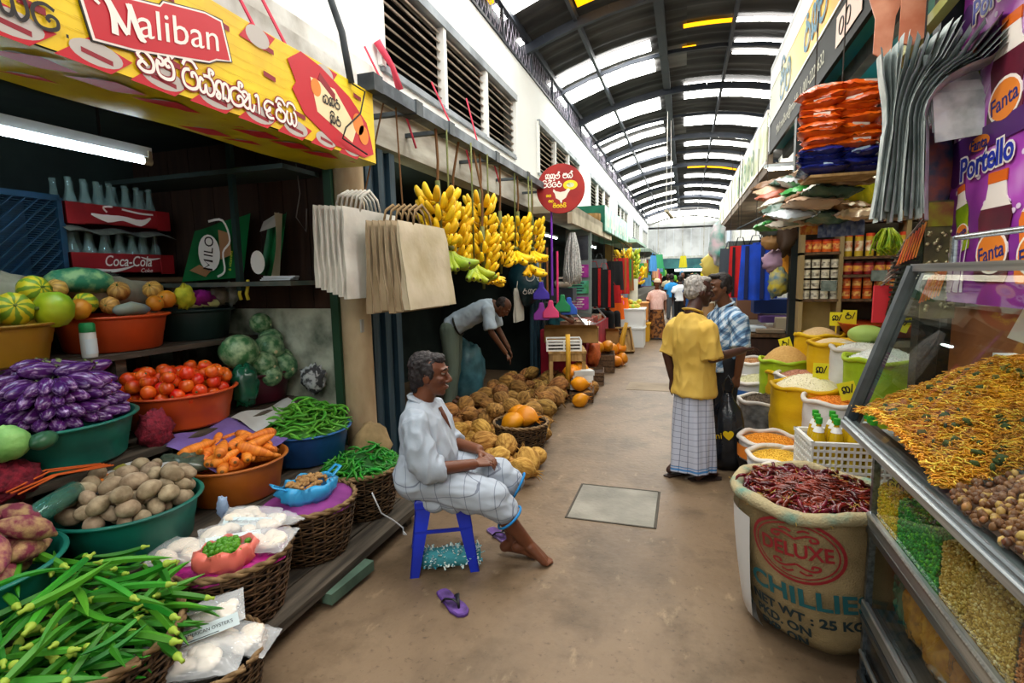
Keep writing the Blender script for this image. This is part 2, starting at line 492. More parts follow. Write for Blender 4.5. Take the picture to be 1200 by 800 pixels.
for wi, (a, b) in enumerate(WINS):
    win = struct(bpy.data.objects.new('window_%d' % (wi+1), None)); COL.objects.link(win); win.location = (WX, a, Z0)
    g = G(); h = Z1-Z0; w = b-a
    g.b2((-.05, 0, h-.05), (.05, w, h+.03)); g.b2((-.05, 0, -.03), (.03, w, .02))
    g.build('frame', M_frame, win)
    nb = 3
    for k in range(nb+1):
        g = G(); g.b2((-.04, w*k/nb-.03, 0), (.035, w*k/nb+.03, h)); g.build('mullion', M_white, win)
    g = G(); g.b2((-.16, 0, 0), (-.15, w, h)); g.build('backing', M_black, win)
    g = G(); g.box((0, 0, 0), (.13, w/nb-.06, .012), rot=(0, R(38), 0)); sl = g.mesh('slat', M_slat, False)
    ns = 9 if wi < 3 else 7
    for k in range(nb):
        for j in range(ns):
            obj('slat', sl, win, (-.055, w*(k+.5)/nb, .045+(h-.1)*j/(ns-1)))
# white skin wall further up: mesh strip between wall and roof
g = G()
for k in range(24): 
    y = 4+k*1.3
    g.b2((WX-.03, y-.02, ZT), (WX+.01, y+.02, 4.93))
g.b2((WX-.04, -8.5, 4.9), (WX+.03, 34.4, 5.0)); g.b2((WX-.03, -2, ZT), (WX+.02, 34.4, ZT+.03))
posts = struct(g.build('trim_1', M_rooftrus))
g = G()
for k in range(150):
    y = 3.5+k*.14
    g.bar((WX-.01, y, ZT), (WX-.01, y+.2, 4.9), .006); g.bar((WX-.01, y+.2, ZT), (WX-.01, y, 4.9), .006)
wm = g.build('wire_netting', mat('wire_netting', '#8d8795', .6), posts); wm['kind'] = 'stuff'

# ------------------------------------------------------------------ stall interiors on the left
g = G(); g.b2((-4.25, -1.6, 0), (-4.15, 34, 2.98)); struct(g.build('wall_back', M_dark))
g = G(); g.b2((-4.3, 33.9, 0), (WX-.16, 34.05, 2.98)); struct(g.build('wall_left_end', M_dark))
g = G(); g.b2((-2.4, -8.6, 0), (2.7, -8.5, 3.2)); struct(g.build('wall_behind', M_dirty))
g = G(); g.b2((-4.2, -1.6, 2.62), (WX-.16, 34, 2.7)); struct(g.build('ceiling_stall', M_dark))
g = G(); g.b2((-4.2, 3.16, 0), (-2.32, 3.3, 1.42)); pw = struct(g.build('wall_partition', M_mould))
g = G()
for k in range(9): g.b2((-4.2+k*.21, 3.17, 1.42), (-4.2+k*.21+.2, 3.29-.012*(k % 2), 2.62))
g.build('upper_boards', M_brownboard, pw)
g = G(); g.b2((-2.335, 3.1, 0), (-2.275, 3.17, 2.62)); g.build('green_edge', mat('dark_green_edge', '#20402a', .6), pw)
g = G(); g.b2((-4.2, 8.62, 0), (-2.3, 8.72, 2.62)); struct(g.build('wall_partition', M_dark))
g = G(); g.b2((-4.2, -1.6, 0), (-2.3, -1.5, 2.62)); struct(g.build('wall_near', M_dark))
# folded dark blue shutters
for y0, n, lab in ((3.37, 6, 'dark blue folding shutter leaves beside the plaster pillar'), (8.0, 8, 'dark blue folding shutter behind the coconut heap')):
    t = thing('folding_shutter', lab, 'shutter', (WX-.05, y0, 0))
    for k in range(n):
        g = G(); g.b2((-.1 if k % 2 else -.06, k*.085, 0.02), (.02 if k % 2 else -.02, k*.085+.08, 2.6)); g.build('leaf', M_blueshut, t)
t = thing('shop_pillar', 'stained cream plaster pillar between the vegetable stall and the banana stall', 'pillar', (WX-.02, 3.22, 0))
g = G(); g.tube([(0, 0, 0), (0, 0, 1.1), (.0, 0, 2.1), (0, 0, 2.72)], [.115, .108, .105, .105], 20); g.build('shaft', M_pillar, t, smooth=True, auto=40)
g = G(); g.box((.09, -.06, 1.3), (.014, .03, .09)); g.build('latch', mat('grey_latch', '#a5a49a', .5), t)
for yy, lab in ((11.75, 'yellowed plaster pillar beside the red aprons'), (17., 'far pillar by the second banana stall')):
    g = G(); g.b2((WX-.2, yy-.16, 0), (WX+.03, yy+.16, 2.75)); tag(g.build('shop_pillar', mat('yellowed_plaster', '#c7a86a', .8, '#8c6f3c', 2, stretch=(1, 1, .5))), lab, 'pillar')

# ------------------------------------------------------------------ roof
def zroof(x): return 5.44-.085*(x-.1)**2
roof = bpy.data.objects.new('ceiling', None); COL.objects.link(roof); struct(roof)
XR = .1
SK = {  # row (0.55 m deep) -> list of (side, x outer, x inner, kind)
}
def sheet(y0, y1, x0, x1, m, zoff=0., corr=True, nx=7):
    g = G(); ny = 14 if corr else 3
    g.grid(lambda u, v: Vector((lerp(x0, x1, u), lerp(y0, y1, v), zroof(lerp(x0, x1, u))+zoff+(.016*math.cos(v*PI*7) if corr else 0))), nx, ny)
    return g.build('roof_sheet' if corr else 'skylight_sheet', m, roof, smooth=True)
LIGHTS = [  # y0, y1, x0, x1, yellow?   measured on the left and right roof slopes
 (6.55, 6.95, -2.6, -1.55, 0), (7.2, 7.55, -1.45, -.75, 1), (6.2, 6.5, -2.6, -1.5, 1), (7.55, 7.75, -2.6, -2.2, 0),
 (9.35, 9.78, -2.55, -.62, 0), (10.08, 10.75, -2.55, -.6, 0), (12.3, 13.15, -2.55, -.6, 0), (14.0, 14.35, -2.5, -.6, 0), (14.8, 15.3, -2.5, -.6, 0),
 (16.2, 16.5, -2.5, -.6, 0), (17.1, 17.9, -2.5, -.6, 0), (19.3, 20., -2.5, -.5, 0), (21.5, 22.3, -2.5, -.5, 0), (23.6, 24.2, -2.5, -.5, 0), (26., 26.8, -2.5, -.5, 0), (28.6, 29.2, -2.5, -.5, 0),(31,31.8,-2.5,-.5,0),
 (9.05, 9.2, -.1, .62, 1), (9.05, 9.2, .66, 1.6, 0), (9.85, 10.02, .7, 1.75, 0), (10.3, 10.45, .7, 1.75, 0), (9.9, 10.1, -.12, .1, 1),
 (11.75, 12.75, -.1, 2.3, 0), (14.2, 15.0, -.1, 2.3, 0), (16.1, 16.4, -.1, 2.3, 0), (16.9, 17.3, -.1, 2.3, 0), (18.6, 19.2, -.1, 2.3, 0), (20.6, 20.9, 0, 2.3, 1), (22.3, 22.9, -.1, 2.3, 0), (24.6, 25.3, -.1, 2.3, 0), (27., 27.8, -.1, 2.3, 0), (30., 30.8, -.1, 2.3, 0),
 # behind and above the camera the same roof goes on
 (-6.6, -5.9, -2.5, -.6, 0), (-4.4, -3.6, -2.5, -.6, 0), (-6.6, -5.9, -.1, 2.3, 0), (-4.4, -3.6, -.1, 2.3, 0),
 (.3, 1.0, -2.5, -.6, 0), (2.6, 3.3, -2.5, -.6, 0), (4.6, 5.3, -2.5, -.6, 0), (-1.6, -.9, -.1, 2.3, 0), (2.6, 3.3, -.1, 2.3, 0), (4.6, 5.3, -.1, 2.3, 0), (6.3, 6.7, -.1, 2.3, 0)]
for y0, y1, x0, x1, yl in LIGHTS:
    sheet(y0, y1, x0, x1, M_dayY if yl else M_day, -.035, False, 4)
k = 0; y = -8.2
while y < 34.3:
    for x0, x1 in ((-2.75, -.05), (-.1, 2.75)):
        sheet(y, y+1.02, x0, x1, M_sheet if (k*7+3) % 5 else M_sheet2, .006*(k % 2))
        k += 1
    y += 1.0
for xp, w in ((-1.5, .05), (-.42, .13), (.62, .05), (1.66, .05), (-2.35, .08)):
    g = G(); g.bar((xp, -8.2, zroof(xp)-.09), (xp, 34.3, zroof(xp)-.09), w, .1); g.build('purlin', M_rooftrus, roof)
for i in range(10):
    y = -0.2+i*3.95
    g = G(); P = [(x, y, zroof(x)-.16) for x in np.linspace(-2.4, 2.6, 12)]
    for a, b in zip(P, P[1:]): g.bar(a, b, .07, .12)
    g.build('truss', M_rooftrus, roof)
for y in (9.85, 13.75, 17.8):
    g = G(); P = [(x, y, zroof(x)-.1) for x in np.linspace(-2.4, 2.6, 8)]
    for a, b in zip(P, P[1:]): g.bar(a, b, .04, .06)
    g.build('rafter', M_rooftrus, roof)
# end wall
g = G(); g.b2((-2.4, 34.2, 0), (2.6, 34.4, 2.5)); struct(g.build('wall_far', M_dark))
g = G()
for k in range(9): g.b2((-2.2+k*.5, 34.0, 2.6), (-2.2+k*.5+.48, 34.1, 4.4+.0))
g.b2((-2.3, 34.0, 4.3), (2.5, 34.15, 4.75))
we = struct(g.build('wall_end', mat('end_wall_paint', '#dfe3e6', .8, '#a9adb0', 1.5, detail=8, lo=.45, hi=.8)))
g = G(); g.b2((-2.3, 33.2, 2.5), (2.5, 33.9, 2.62)); g.build('ledge', M_dirty, we)
g = G(); g.b2((-2.3, 33.95, 4.76), (2.5, 34.0, 5.3)); g.build('skylight_gable', M_day, we)
g = G()
for a, b in zip(np.linspace(-2.2, 2.4, 8), np.linspace(-2.2, 2.4, 8)[1:]):
    g.bar((a, 33.8, zroof(a)-.45), (b, 33.8, zroof(b)-.45), .08, .1); 
for x in (-1.6, -.2, 1.): g.bar((x, 33.8, 2.6), (x, 33.8, zroof(x)-.4), .05)
g.build('gable_truss', M_dirty, we)

# ------------------------------------------------------------------ right side: boundary wall, canopies
g = G(); g.b2((2.55, -8.5, 0), (2.7, 34.3, 4.9)); struct(g.build('wall_right', M_dirty))
CX = 1.0
M_soffit = mat('teal_soffit', '#0e7f7c', .5, '#0b6a86', 1.2)
can = struct(bpy.data.objects.new('trim_2', None)); COL.objects.link(can); can.location = (CX, 0, 0)
g = G(); g.b2((.03, -.5, 3.18), (1.5, 7.8, 3.22)); g.build('soffit', M_soffit, can)
g = G(); g.b2((.03, -.5, 3.22), (1.5, 7.8, 3.3)); g.build('canopy_top', M_dark, can)
for x in (.16, .62): 
    g = G(); g.b2((x, -.5, 3.06), (x+.07, 7.8, 3.18)); g.build('soffit_beam', M_steel, can)
cc = struct(bpy.data.objects.new('trim_3', None)); COL.objects.link(cc); cc.location = (CX, 7.85, 0)
g = G(); g.b2((0, 0, 2.92), (1.55, 10.4, 3.02)); g.b2((0, 0, 3.02), (.06, 10.4, 3.5)); g.build('concrete_canopy', mat('canopy_concrete', '#8d7f72', .85, '#5f554c', 2, detail=8), cc)
# ------------------------------------------------------------------ hand-lettered signs (strokes in a unit box)
GL = {
 'ma': [[(.12,.95),(.35,.9),(.4,.7),(.25,.6),(.1,.75),(.05,.45),(.15,.12),(.5,.02),(.85,.15),(.95,.5),(.85,.85),(.62,.95),(.5,.8),(.6,.62),(.75,.7)]],
 'ka': [[(.2,.3),(.08,.12),(.25,.03),(.32,.3),(.08,.5),(.16,.85),(.4,.95),(.52,.7),(.52,.05),(.54,.6),(.62,.9),(.82,.93),(.96,.6),(.9,.2),(.75,.05),(.64,.22)]],
 'sa': [[(.3,.65),(.12,.75),(.02,.3),(.15,.05),(.35,.15),(.42,.5),(.48,.1),(.72,.02),(.95,.3),(.9,.75),(.65,.95),(.3,.92)]],
 'ba': [[(.5,.95),(.2,.85),(.05,.5),(.15,.1),(.5,0),(.85,.15),(.95,.5),(.8,.85),(.6,.8),(.62,.58)]],
 'ta': [[(.85,.85),(.5,.97),(.15,.8),(.05,.45),(.2,.08),(.55,.02),(.9,.2),(.92,.5),(.7,.6),(.55,.45),(.65,.35)]],
 'ra': [[(.6,1.),(.4,1.1),(.3,.9),(.6,.75),(.92,.5),(.8,.1),(.45,0),(.12,.15),(.1,.5),(.35,.7),(.55,.55)]],
 'da': [[(.9,.9),(.4,.95),(.08,.65),(.15,.35),(.5,.4),(.55,.6),(.4,.4),(.2,.15),(.45,-.05),(.85,0)]],
 'la': [[(.25,.6),(.1,.75),(.05,.4),(.2,.08),(.6,.0),(.95,.3),(.9,.75),(.6,.95),(.4,.75),(.55,.55),(.7,.7)]],
 'ya': [[(.15,.85),(.05,.5),(.15,.1),(.4,.05),(.5,.4),(.45,.8),(.55,.2),(.75,0),(.97,.3),(.9,.8),(.7,.9)]],
 'tha': [[(.15,.6),(.1,.85),(.35,.95),(.5,.7),(.45,.5),(.3,.6),(.1,.35),(.25,.03),(.6,.02),(.93,.3),(.9,.75),(.65,.95)]],
 'a': [[(.25,.6),(.05,.8),(.3,.95),(.5,.75),(.3,.45),(.1,.2),(.35,0),(.6,.2),(.62,.95),(.62,.1),(.85,0),(.97,.4)]],
 'aa': [[(.1,.9),(.5,1.),(.55,.1),(.42,-.02)]],
 'e': [[(.35,.5),(.1,.7),(.4,.95),(.85,.6),(.8,.15),(.4,.02),(.1,.2),(.3,.45),(.55,.3)]],
 'i': [[(.1,1.05),(.3,1.38),(.7,1.38),(.95,1.1)]], 'hal': [[(.7,1.),(.72,1.35),(.98,1.3),(.85,1.12)]],
 'u': [[(.8,0),(.97,-.3),(.62,-.35)]], '.': [[(.1,.05),(.2,.05)]],
}
def sinh(g, word, M4, h, w, z=0., adv=1.12, x0=0.):
    """word: glyph names; marks (i, hal, u) sit on the glyph before"""
    x = x0
    for tk in word.split():
        if tk == '_': x += h*.6; continue
        wd = .62 if tk in ('aa',) else 1.
        mark = tk in ('i', 'hal', 'u')
        ox = x-h*adv if mark else x
        for st in GL[tk]:
            g.stroke([(ox+p[0]*h*wd, p[1]*h) for p in st], w, M4, z=z)
        if not mark: x += h*(adv if wd == 1. else .75)
    return x
# ------------------------------------------------------------------ yellow biscuit banner over the vegetable stall
M_yel = mat('banner_yellow', '#f3d60a', .45, '#e2b800', 5., spec=.5)
M_red = mat('banner_red', '#c01226', .45)
M_whitep = mat('print_white', '#f4ece4', .5)
M_blackp = mat('print_black', '#15110f', .5)
M_maroon = mat('print_maroon', '#8c1626', .5)
M_greyp = mat('print_grey', '#b9b4ad', .5)
M_orangep = mat('print_orange', '#e8842a', .5)
bn = thing('shop_banner', 'yellow printed biscuit banner box with red name plate above the vegetable stall', 'banner', (-1.85, -.6, 2.335))
BY0, BY1, BH = -.6, 2.99, .42
g = G(); L_ = BY1-BY0
g.grid(lambda u, v: Vector((.004*math.sin(u*31)*v, u*L_, v*BH)), 40, 4); g.build('front_sheet', M_yel, bn, smooth=True)
g = G(); g.grid(lambda u, v: Vector((-v*.38, u*L_, .006*math.sin(u*23+v*4)-.012*v)), 40, 4); g.build('underside_sheet', mat('banner_underside', '#cfc41a', .3, '#b9a90f', 6), bn, smooth=True)
g = G(); g.b2((-.36, 0, .01), (-.01, L_-.004, BH)); g.build('box_frame', M_dark, bn)
Mf = plane_m((.003, 0, 0), (0, 1, 0), (0, 0, 1))       # x along the alley, y up
Mu = plane_m((0, 0, -.008), (0, 1, 0), (1, 0, 0))       # printed underside, seen from below
def oval(g, cx, cy, rx, ry, M4, z, n=20):
    g.add([M4 @ Vector((cx+rx*math.cos(2*PI*k/n), cy+ry*math.sin(2*PI*k/n), z)) for k in range(n)], [tuple(range(n))])
def poly(g, pts, M4, z): g.add([M4 @ Vector((x, y, z)) for x, y in pts], [tuple(range(len(pts)))])
g2 = G()
def one(nm, m, fn): g_ = G(); fn(g_); g_.build(nm, m, bn)
k = 0; y = .05
while y < L_-.1:
    for M4, yc, ry, sg in ((Mf, .035, .05, 1), (Mu, -.12, .055, -1), (Mu, -.3, .05, -1)):
        yy = y+(.13 if yc == -.12 else 0)
        one('red_swash', M_red, lambda q: poly(q, [(yy-.13, yc-ry*.9), (yy-.02, yc+ry*.9), (yy+.12, yc+ry*.3), (yy+.04, yc-ry)], M4, .0004*sg))
        one('pack_oval', M_greyp, lambda q: oval(q, yy, yc, .085, ry*.75, M4, .0008*sg))
        one('pack_name', M_maroon, lambda q: poly(q, [(yy-.05, yc+.006), (yy+.05, yc-.006), (yy+.05, yc-.022), (yy-.05, yc-.01)], M4, .0012*sg))
    for yc in (.12, .24, .36):
        one('pack_name', M_maroon, lambda q: poly(q, [(y+.02*(k % 3), yc), (y+.075+.02*(k % 3), yc-.008), (y+.075+.02*(k % 3), yc-.03), (y+.02*(k % 3), yc-.022)], Mf, .0008))
        for q in range(3): poly(g2, [(y-.06, yc+.04*q-.03), (y+.2, yc+.04*q-.036), (y+.2, yc+.04*q-.0375), (y-.06, yc+.04*q-.0315)], Mf, .0004)
    if k % 2:
        one('red_swash', M_red, lambda q: poly(q, [(y-.09, .34), (y-.02, .42), (y+.13, .41), (y+.06, .33)], Mf, .0005)); one('pack_oval', M_greyp, lambda q: oval(q, y+.02, .375, .07, .045, Mf, .0009))
    y += .235; k += 1
g2.build('pack_lines', mat('banner_line', '#c9a600', .5), bn)['kind'] = 'stuff'
# name plate, a flat raised board following the print
npz = Mf @ Matrix.Translation((1.93, .085, 0)) @ Matrix.Rotation(R(13), 4, 'Z') @ Matrix.Diagonal((.98, .66, 1, 1))
def plate(s): return [(0-s, 0-s), (.13, -.02-s), (.46, -.02-s), (.5, 0-s), (.57+s, 0-s*.5), (.57+s, .21+s), (.5, .235+s), (.31, .235+s), (.29, .21+s), (.04, .21+s), (0-s, .19)]
g = G(); g.slab(plate(.02), .004, npz); a = g.build('name_plate_edge', M_blackp, bn)
g = G(); g.slab(plate(.014), .005, npz); g.build('name_plate_border', M_whitep, bn)
g = G(); g.slab(plate(.004), .006, npz); np_ = g.build('name_plate', M_red, bn)
nl = npz @ Matrix.Translation((.345, .105, .0075)) @ Matrix.Diagonal((1, 1.3, 1, 1)); text('name_lettering', 'aliban', M_whitep, nl, .165, bn, .0005, shear=.22)
g = G(); g.stroke([(-.3, .04), (-.315, .06), (-.295, .075), (-.27, .06), (-.262, .01), (-.275, -.058)], [.012, .016, .02, .024], nl); g.stroke([(-.265, .06), (-.235, -.03), (-.225, -.05)], .022, nl); g.stroke([(-.225, -.05), (-.185, .065)], .012, nl); g.stroke([(-.19, .065), (-.18, -.05), (-.165, -.055)], .024, nl); g.build('capital_letter', M_whitep, bn)['kind'] = 'stuff'
# Sinhala lines
for word, yy, zz, h in (('e ma hal', 2.06, .035, .075), ('ba i sa hal ka ta hal', 2.24, .035, .075), ('a aa da ra i ya i', 2.53, .04, .072)):
    for w, m, z, nm in ((.022, M_maroon, .0015, 'letter_outline'), (.012, M_whitep, .003, 'lettering')):
        g = G(); sinh(g, word, Mf @ Matrix.Translation((yy, zz, 0)), h, w, z=z, adv=1.0); g.build(nm, m, bn)
g = G(); sinh(g, 'la ra ya ta .', Mf @ Matrix.Translation((1.5, .05, 0)), .075, .011, z=.003, adv=1.1); g.build('black_lettering', M_blackp, bn)
# biscuit pack printed at the right end
pk = Mf @ Matrix.Translation((2.84, .02, 0))
g = G(); g.slab([(0, .33), (.05, .24), (.02, .2), (.1, .1), (.35, .0), (.62, -.01), (.72, .03), (.7, .1), (.66, .2), (.5, .3), (.25, .38), (.1, .4)], .002, pk); g.build('pack_print', M_red, bn)
g = G(); poly(g, [(.16, .3), (.2, .14), (.5, .05), (.55, .14), (.36, .3)], pk, .003); g.build('pack_panel', mat('print_cream', '#f0dcae', .5), bn)
g = G(); 
for cx, cy, r in ((.57, .17, .055), (.62, .12, .05), (.2, .26, .04)): one('pack_biscuit', M_orangep, lambda q: oval(q, cx, cy, r, r*1.1, pk, .0035))
g = G(); sinh(g, 'sa ka ra', pk @ Matrix.Translation((.25, .2, 0)), .045, .008, z=.004); sinh(g, 'ka i ra', pk @ Matrix.Translation((.3, .11, 0)), .045, .008, z=.004); g.build('pack_words', M_blackp, bn)
g = G(); g.slab([(.22, .31), (.36, .235), (.36, .275), (.24, .345)], .004, pk); g.build('pack_name_plate', M_maroon, bn)
# steel pipe, strings and wire over the banner
g = G(); g.tube([(-2.18, 2.5, 3.22), (-1.97, 2.62, 3.24), (-1.9, 2.68, 3.18), (-1.86, 2.72, 3.0), (-1.845, 2.76, 2.74)], .02, 8)
tag(g.build('bent_pipe', M_steel, smooth=True), 'bent dark steel pipe coming down behind the yellow banner', 'pipe')
for y, lab in ((2.05, 'pink twine hanging down to the banner top'), (2.25, 'second twine, knotted dark, by the bent pipe')):
    g = G(); g.tube([(-2.1, y, 3.3), (-2.0, y+.02, 3.0), (-1.87, y+.05, 2.72)], .008, 5); tag(g.build('twine', M_rope), lab, 'twine')
g = G(); g.tube([(-1.83, 2.75, 2.73), (-1.82, 2.86, 2.72), (-1.82, 2.8, 2.58), (-1.825, 2.66, 2.47), (-1.825, 2.62, 2.4), (-1.82, 2.85, 2.36)], .005, 5)
tag(g.build('loose_wire', M_wire, smooth=True), 'thin black wire dangling across the banner pack picture', 'wire')
# ------------------------------------------------------------------ fluorescent tube
t = thing('tube_lamp', 'lit fluorescent tube on a white batten under the stall roof', 'lamp', (-2.8, 1.5, 2.28))
g = G(); g.box((-.02, 0, .05), (.06, 1.5, .05)); g.build('batten', mat('lamp_batten', '#d5dde0', .5), t)
g = G(); g.cyl((0, -.7, 0), (0, .7, 0), .016); g.build('tube', mat('lamp_tube', '#dff4ff', .4, emit=48.), t, smooth=True, auto=40)
g = G()
for s in (-1, 1): g.cyl((0, s*.7, 0), (0, s*.745, 0), .02); g.box((0, s*.735, .025), (.03, .02, .06))
g.build('lamp_holder', mat('lamp_holder', '#9a9178', .5), t)
g = G(); g.bar((-.02, .5, .05), (-.02, .5, .36), .01); g.bar((-.02, -.5, .05), (-.02, -.5, .36), .01); g.build('cord', M_wire, t)

# ------------------------------------------------------------------ stepped display boards
def board(name, lab, x0, x1, y0, y1, z, th=.035, m=M_woodgrey, riser=None):
    t = thing(name, lab, 'shelf', ((x0+x1)/2, (y0+y1)/2, z))
    n = max(1, round((x1-x0)/.17)); w = (x1-x0)/n
    for k in range(n):
        g = G(); g.b2((-(x1-x0)/2+k*w+.003, -(y1-y0)/2, -th), (-(x1-x0)/2+(k+1)*w-.003, (y1-y0)/2, -.004*(k % 2))); g.build('plank', m, t)
    if riser:
        for k in range(5):
            yy = -(y1-y0)/2+.1+(y1-y0-.2)*k/4
            g = G(); g.b2((-(x1-x0)/2+.02, yy-.03, -riser), (-(x1-x0)/2+.09, yy+.03, -th)); g.b2(((x1-x0)/2-.12, yy-.03, -riser), ((x1-x0)/2-.05, yy+.03, -th)); g.build('leg', m, t)
    return t
board('display_step', 'lowest weathered plank step carrying the wicker baskets', -2.3, -1.66, -.6, 3.05, .13, .05, riser=.13)
board('display_step', 'second plank step under the potato and bean basins', -2.68, -2.12, -.6, 3.1, .455, riser=.455)
board('display_step', 'third plank step under the eggplant and tomato basins', -3.16, -2.56, -.6, 3.12, .785, riser=.785)
board('display_step', 'top plank step under the yellow squash basin', -3.62, -3.0, -.6, 3.12, 1.235, riser=1.235)
board('back_shelf', 'high back shelf carrying the red bottle crates', -4.12, -3.58, -.6, 3.12, 1.665, riser=1.665, m=M_wood)
# kerb under the lowest step
g = G(); g.b2((-2.3, -.6, 0), (-1.86, 3.05, .075)); struct(g.build('trim_4', M_dark))
g = G(); g.box((0, 0, 0), (.06, .34, .055), rot=(0, 0, R(-4))); tag(g.build('timber_offcut', mat('green_timber', '#55705f', .8, '#34473c', 4), loc=(-1.645, 2.2, .055)), 'grey green timber offcut lying at the foot of the step', 'timber')

# ------------------------------------------------------------------ basins
def basin(lab, c, rr, zr, m, h=.205, group=None, sx=1.):
    t = thing('plastic_basin', lab, 'basin', (c[0], c[1], zr-h))
    r = rr
    g = G(); g.lathe([(.02, .004), (r*.8, 0), (r*.84, .012), (r*.885, h*.45), (r*.895, h*.47), (r*.955, h*.9), (r, h*.93), (r*1.03, h*.945), (r*1.03, h), (r*.99, h), (r*.94, h*.92), (r*.87, h*.4), (r*.8, .02), (.02, .018)], 44, sx=sx)
    g.build('bowl', m, t, smooth=True, auto=35)
    g = G(); g.lathe([(r*1.03, h*.945), (r*1.045, h*.965), (r*1.045, h*.99), (r*1.01, h*1.01), (r*.985, h*1.0)], 44, sx=sx); g.build('rim', m, t, smooth=True)
    return t
def plast(n, c, c2): return mat(n, c, .42, c2, 3., spec=.5, detail=8, bump=.05)
P_grn = plast('green_plastic', '#0d6e5e', '#0a4f46'); P_org = plast('orange_plastic', '#c94f1e', '#a53c14'); P_brn = plast('brown_orange_plastic', '#b5651c', '#8a4712')
P_blu = plast('blue_plastic', '#1d5a96', '#143f70'); P_mar = plast('maroon_plastic', '#561a2a', '#3d1220'); P_yel = plast('ochre_plastic', '#b58a24', '#8b6716'); P_dk = plast('dark_green_plastic', '#1d3330', '#14231f')
BAS = dict(
 sweet=((-2.36, 1.03), .285, .66, P_grn, 'green basin of purple sweet potatoes at the near end of its step'),
 potato=((-2.36, 1.62), .285, .66, P_grn, 'green basin of brown potatoes below the eggplants'),
 carrot=((-2.36, 2.2), .275, .665, P_brn, 'brown orange basin of carrots between the potatoes and the beans'),
 bean=((-2.36, 2.79), .285, .67, P_blu, 'blue basin of green beans by the plaster pillar'),
 egg=((-2.82, 1.64), .32, 1.0, P_grn, 'green basin piled with purple eggplants'),
 tom=((-2.86, 2.32), .31, 1.0, P_org, 'orange basin of tomatoes beside the eggplants'),
 melon=((-2.9, 2.92), .265, 1.0, P_mar, 'maroon basin of green melons by the mouldy wall'),
 squash=((-3.27, 1.6), .33, 1.44, P_yel, 'ochre basin of yellow green squashes on the top step'),
 pump=((-3.27, 2.27), .29, 1.44, P_org, 'orange basin of small pumpkins on the top step'),
 dark=((-3.3, 2.83), .27, 1.44, P_dk, 'dark green basin with bags and cloth on the top step'))
for k, (c, r, z, m, lab) in BAS.items(): basin(lab, c, r, z, m)

# ------------------------------------------------------------------ produce
def place(o_src, first, n, hp, L, r, label, group, sc=(.9, 1.1), tries=14, yaw=None, taper=None, flip=True, xy=None, nsp=None, roll=True):
    """drop n copies of a thing modelled along +X on the heap"""
    made = 0
    for i in range(n):
        s = rnd(*sc)
        res = hp.drop(L*s, r*s, tries, yaw, taper=taper, xy=xy, nsp=nsp)
        if res is None: continue
        p, a, sl = res
        src = random.choice(o_src) if isinstance(o_src, list) else o_src
        q = Matrix.Rotation(a, 3, 'Z') @ Matrix.Rotation(-sl, 3, 'Y')
        if flip and random.random() < .5: q = q @ Matrix.Rotation(PI, 3, 'Z')
        if roll: q = q @ Matrix.Rotation(rnd(0, 2*PI), 3, 'X')
        dup(src, p, q.to_euler(), s, label, group); made += 1
    return made
PROTO = []
def proto(o): PROTO.append(o); return o
def drop_protos():
    for o in PROTO:
        for ch in list(o.children):
            for gg in list(ch.children): bpy.data.objects.remove(gg)
            bpy.data.objects.remove(ch)
        bpy.data.objects.remove(o)
    PROTO.clear()
M_egg = mat('eggplant_skin', '#4a1a60', .22, '#ac8fbc', 75, stretch=(.1, 1, 1), detail=3, lo=.5, hi=.74, rnd=.25, spec=.6)
M_calyx = mat('calyx_green', '#7d8a4a', .6, '#4d6130', 20)
def eggplant():
    g = G(); P = []; rr = []
    for i in range(11):
        t = i/10; P.append((-.1+.2*t, 0, .014*math.sin(t*PI))); rr.append(.0385*max(.12, math.sin(PI*min(1, .12+.86*t)**1.25)**.6))
    rr[0] = .018; rr[-1] = .012
    g.tube(P, rr, 10); o = tag(g.build('eggplant', M_egg, smooth=True), 'x', 'vegetable')
    g = G(); g.lathe([(.026, .026), (.024, .012), (.012, .0), (.006, -.008), (.006, -.035), (.001, -.036)], 10, c=(-.092, 0, .003), rot=Matrix.Rotation(PI/2, 3, 'Y'), wob=lambda q, v: 1+(.35*math.cos(q*5) if v < .25 else 0))
    g.build('calyx', M_calyx, o, smooth=True); return proto(o)
E1 = eggplant()
hp = Heap((-2.86, 1.64), .2, .95, lambda x, y: 1.27-.9*(x*x+y*y)-.2*max(0, x))
for r_ in range(4):
    for i in range(13):
        q = R(-78+156*i/12)+.06*(r_ % 2); s = rnd(.78, .95); d = Vector((math.cos(q), math.sin(q), -.1)); p = Vector((-2.82, 1.64, 1.02+.05*r_))+Vector((d.x, d.y, 0))*(.3-.016*r_-.085+rnd(-.012, .012))
        dup(E1, p, (Matrix.Rotation(q, 3, 'Z') @ Matrix.Rotation(.12+rnd(-.08, .08), 3, 'Y') @ Matrix.Rotation(rnd(0, 6), 3, 'X')).to_euler(), s, 'purple streaked eggplant stacked end-on along the front of the green basin', 'eggplants stacked end-on')
        hp.P = np.vstack([hp.P, [[p.x+.05*k_*d.x, p.y+.05*k_*d.y, p.z-.005*k_, .034] for k_ in (-1, 0, 1)]])
place(E1, 0, 52, hp, .2, .034, 'purple streaked eggplant lying crosswise on the eggplant heap', 'eggplants lying crosswise', yaw=lambda: R(80)+rnd(-.8, .8), sc=(.85, 1.15))
M_tom = mat('tomato_skin', '#cc320c', .16, '#e2701a', 9., detail=3, lo=.42, hi=.7, rnd=.11, spec=.6)
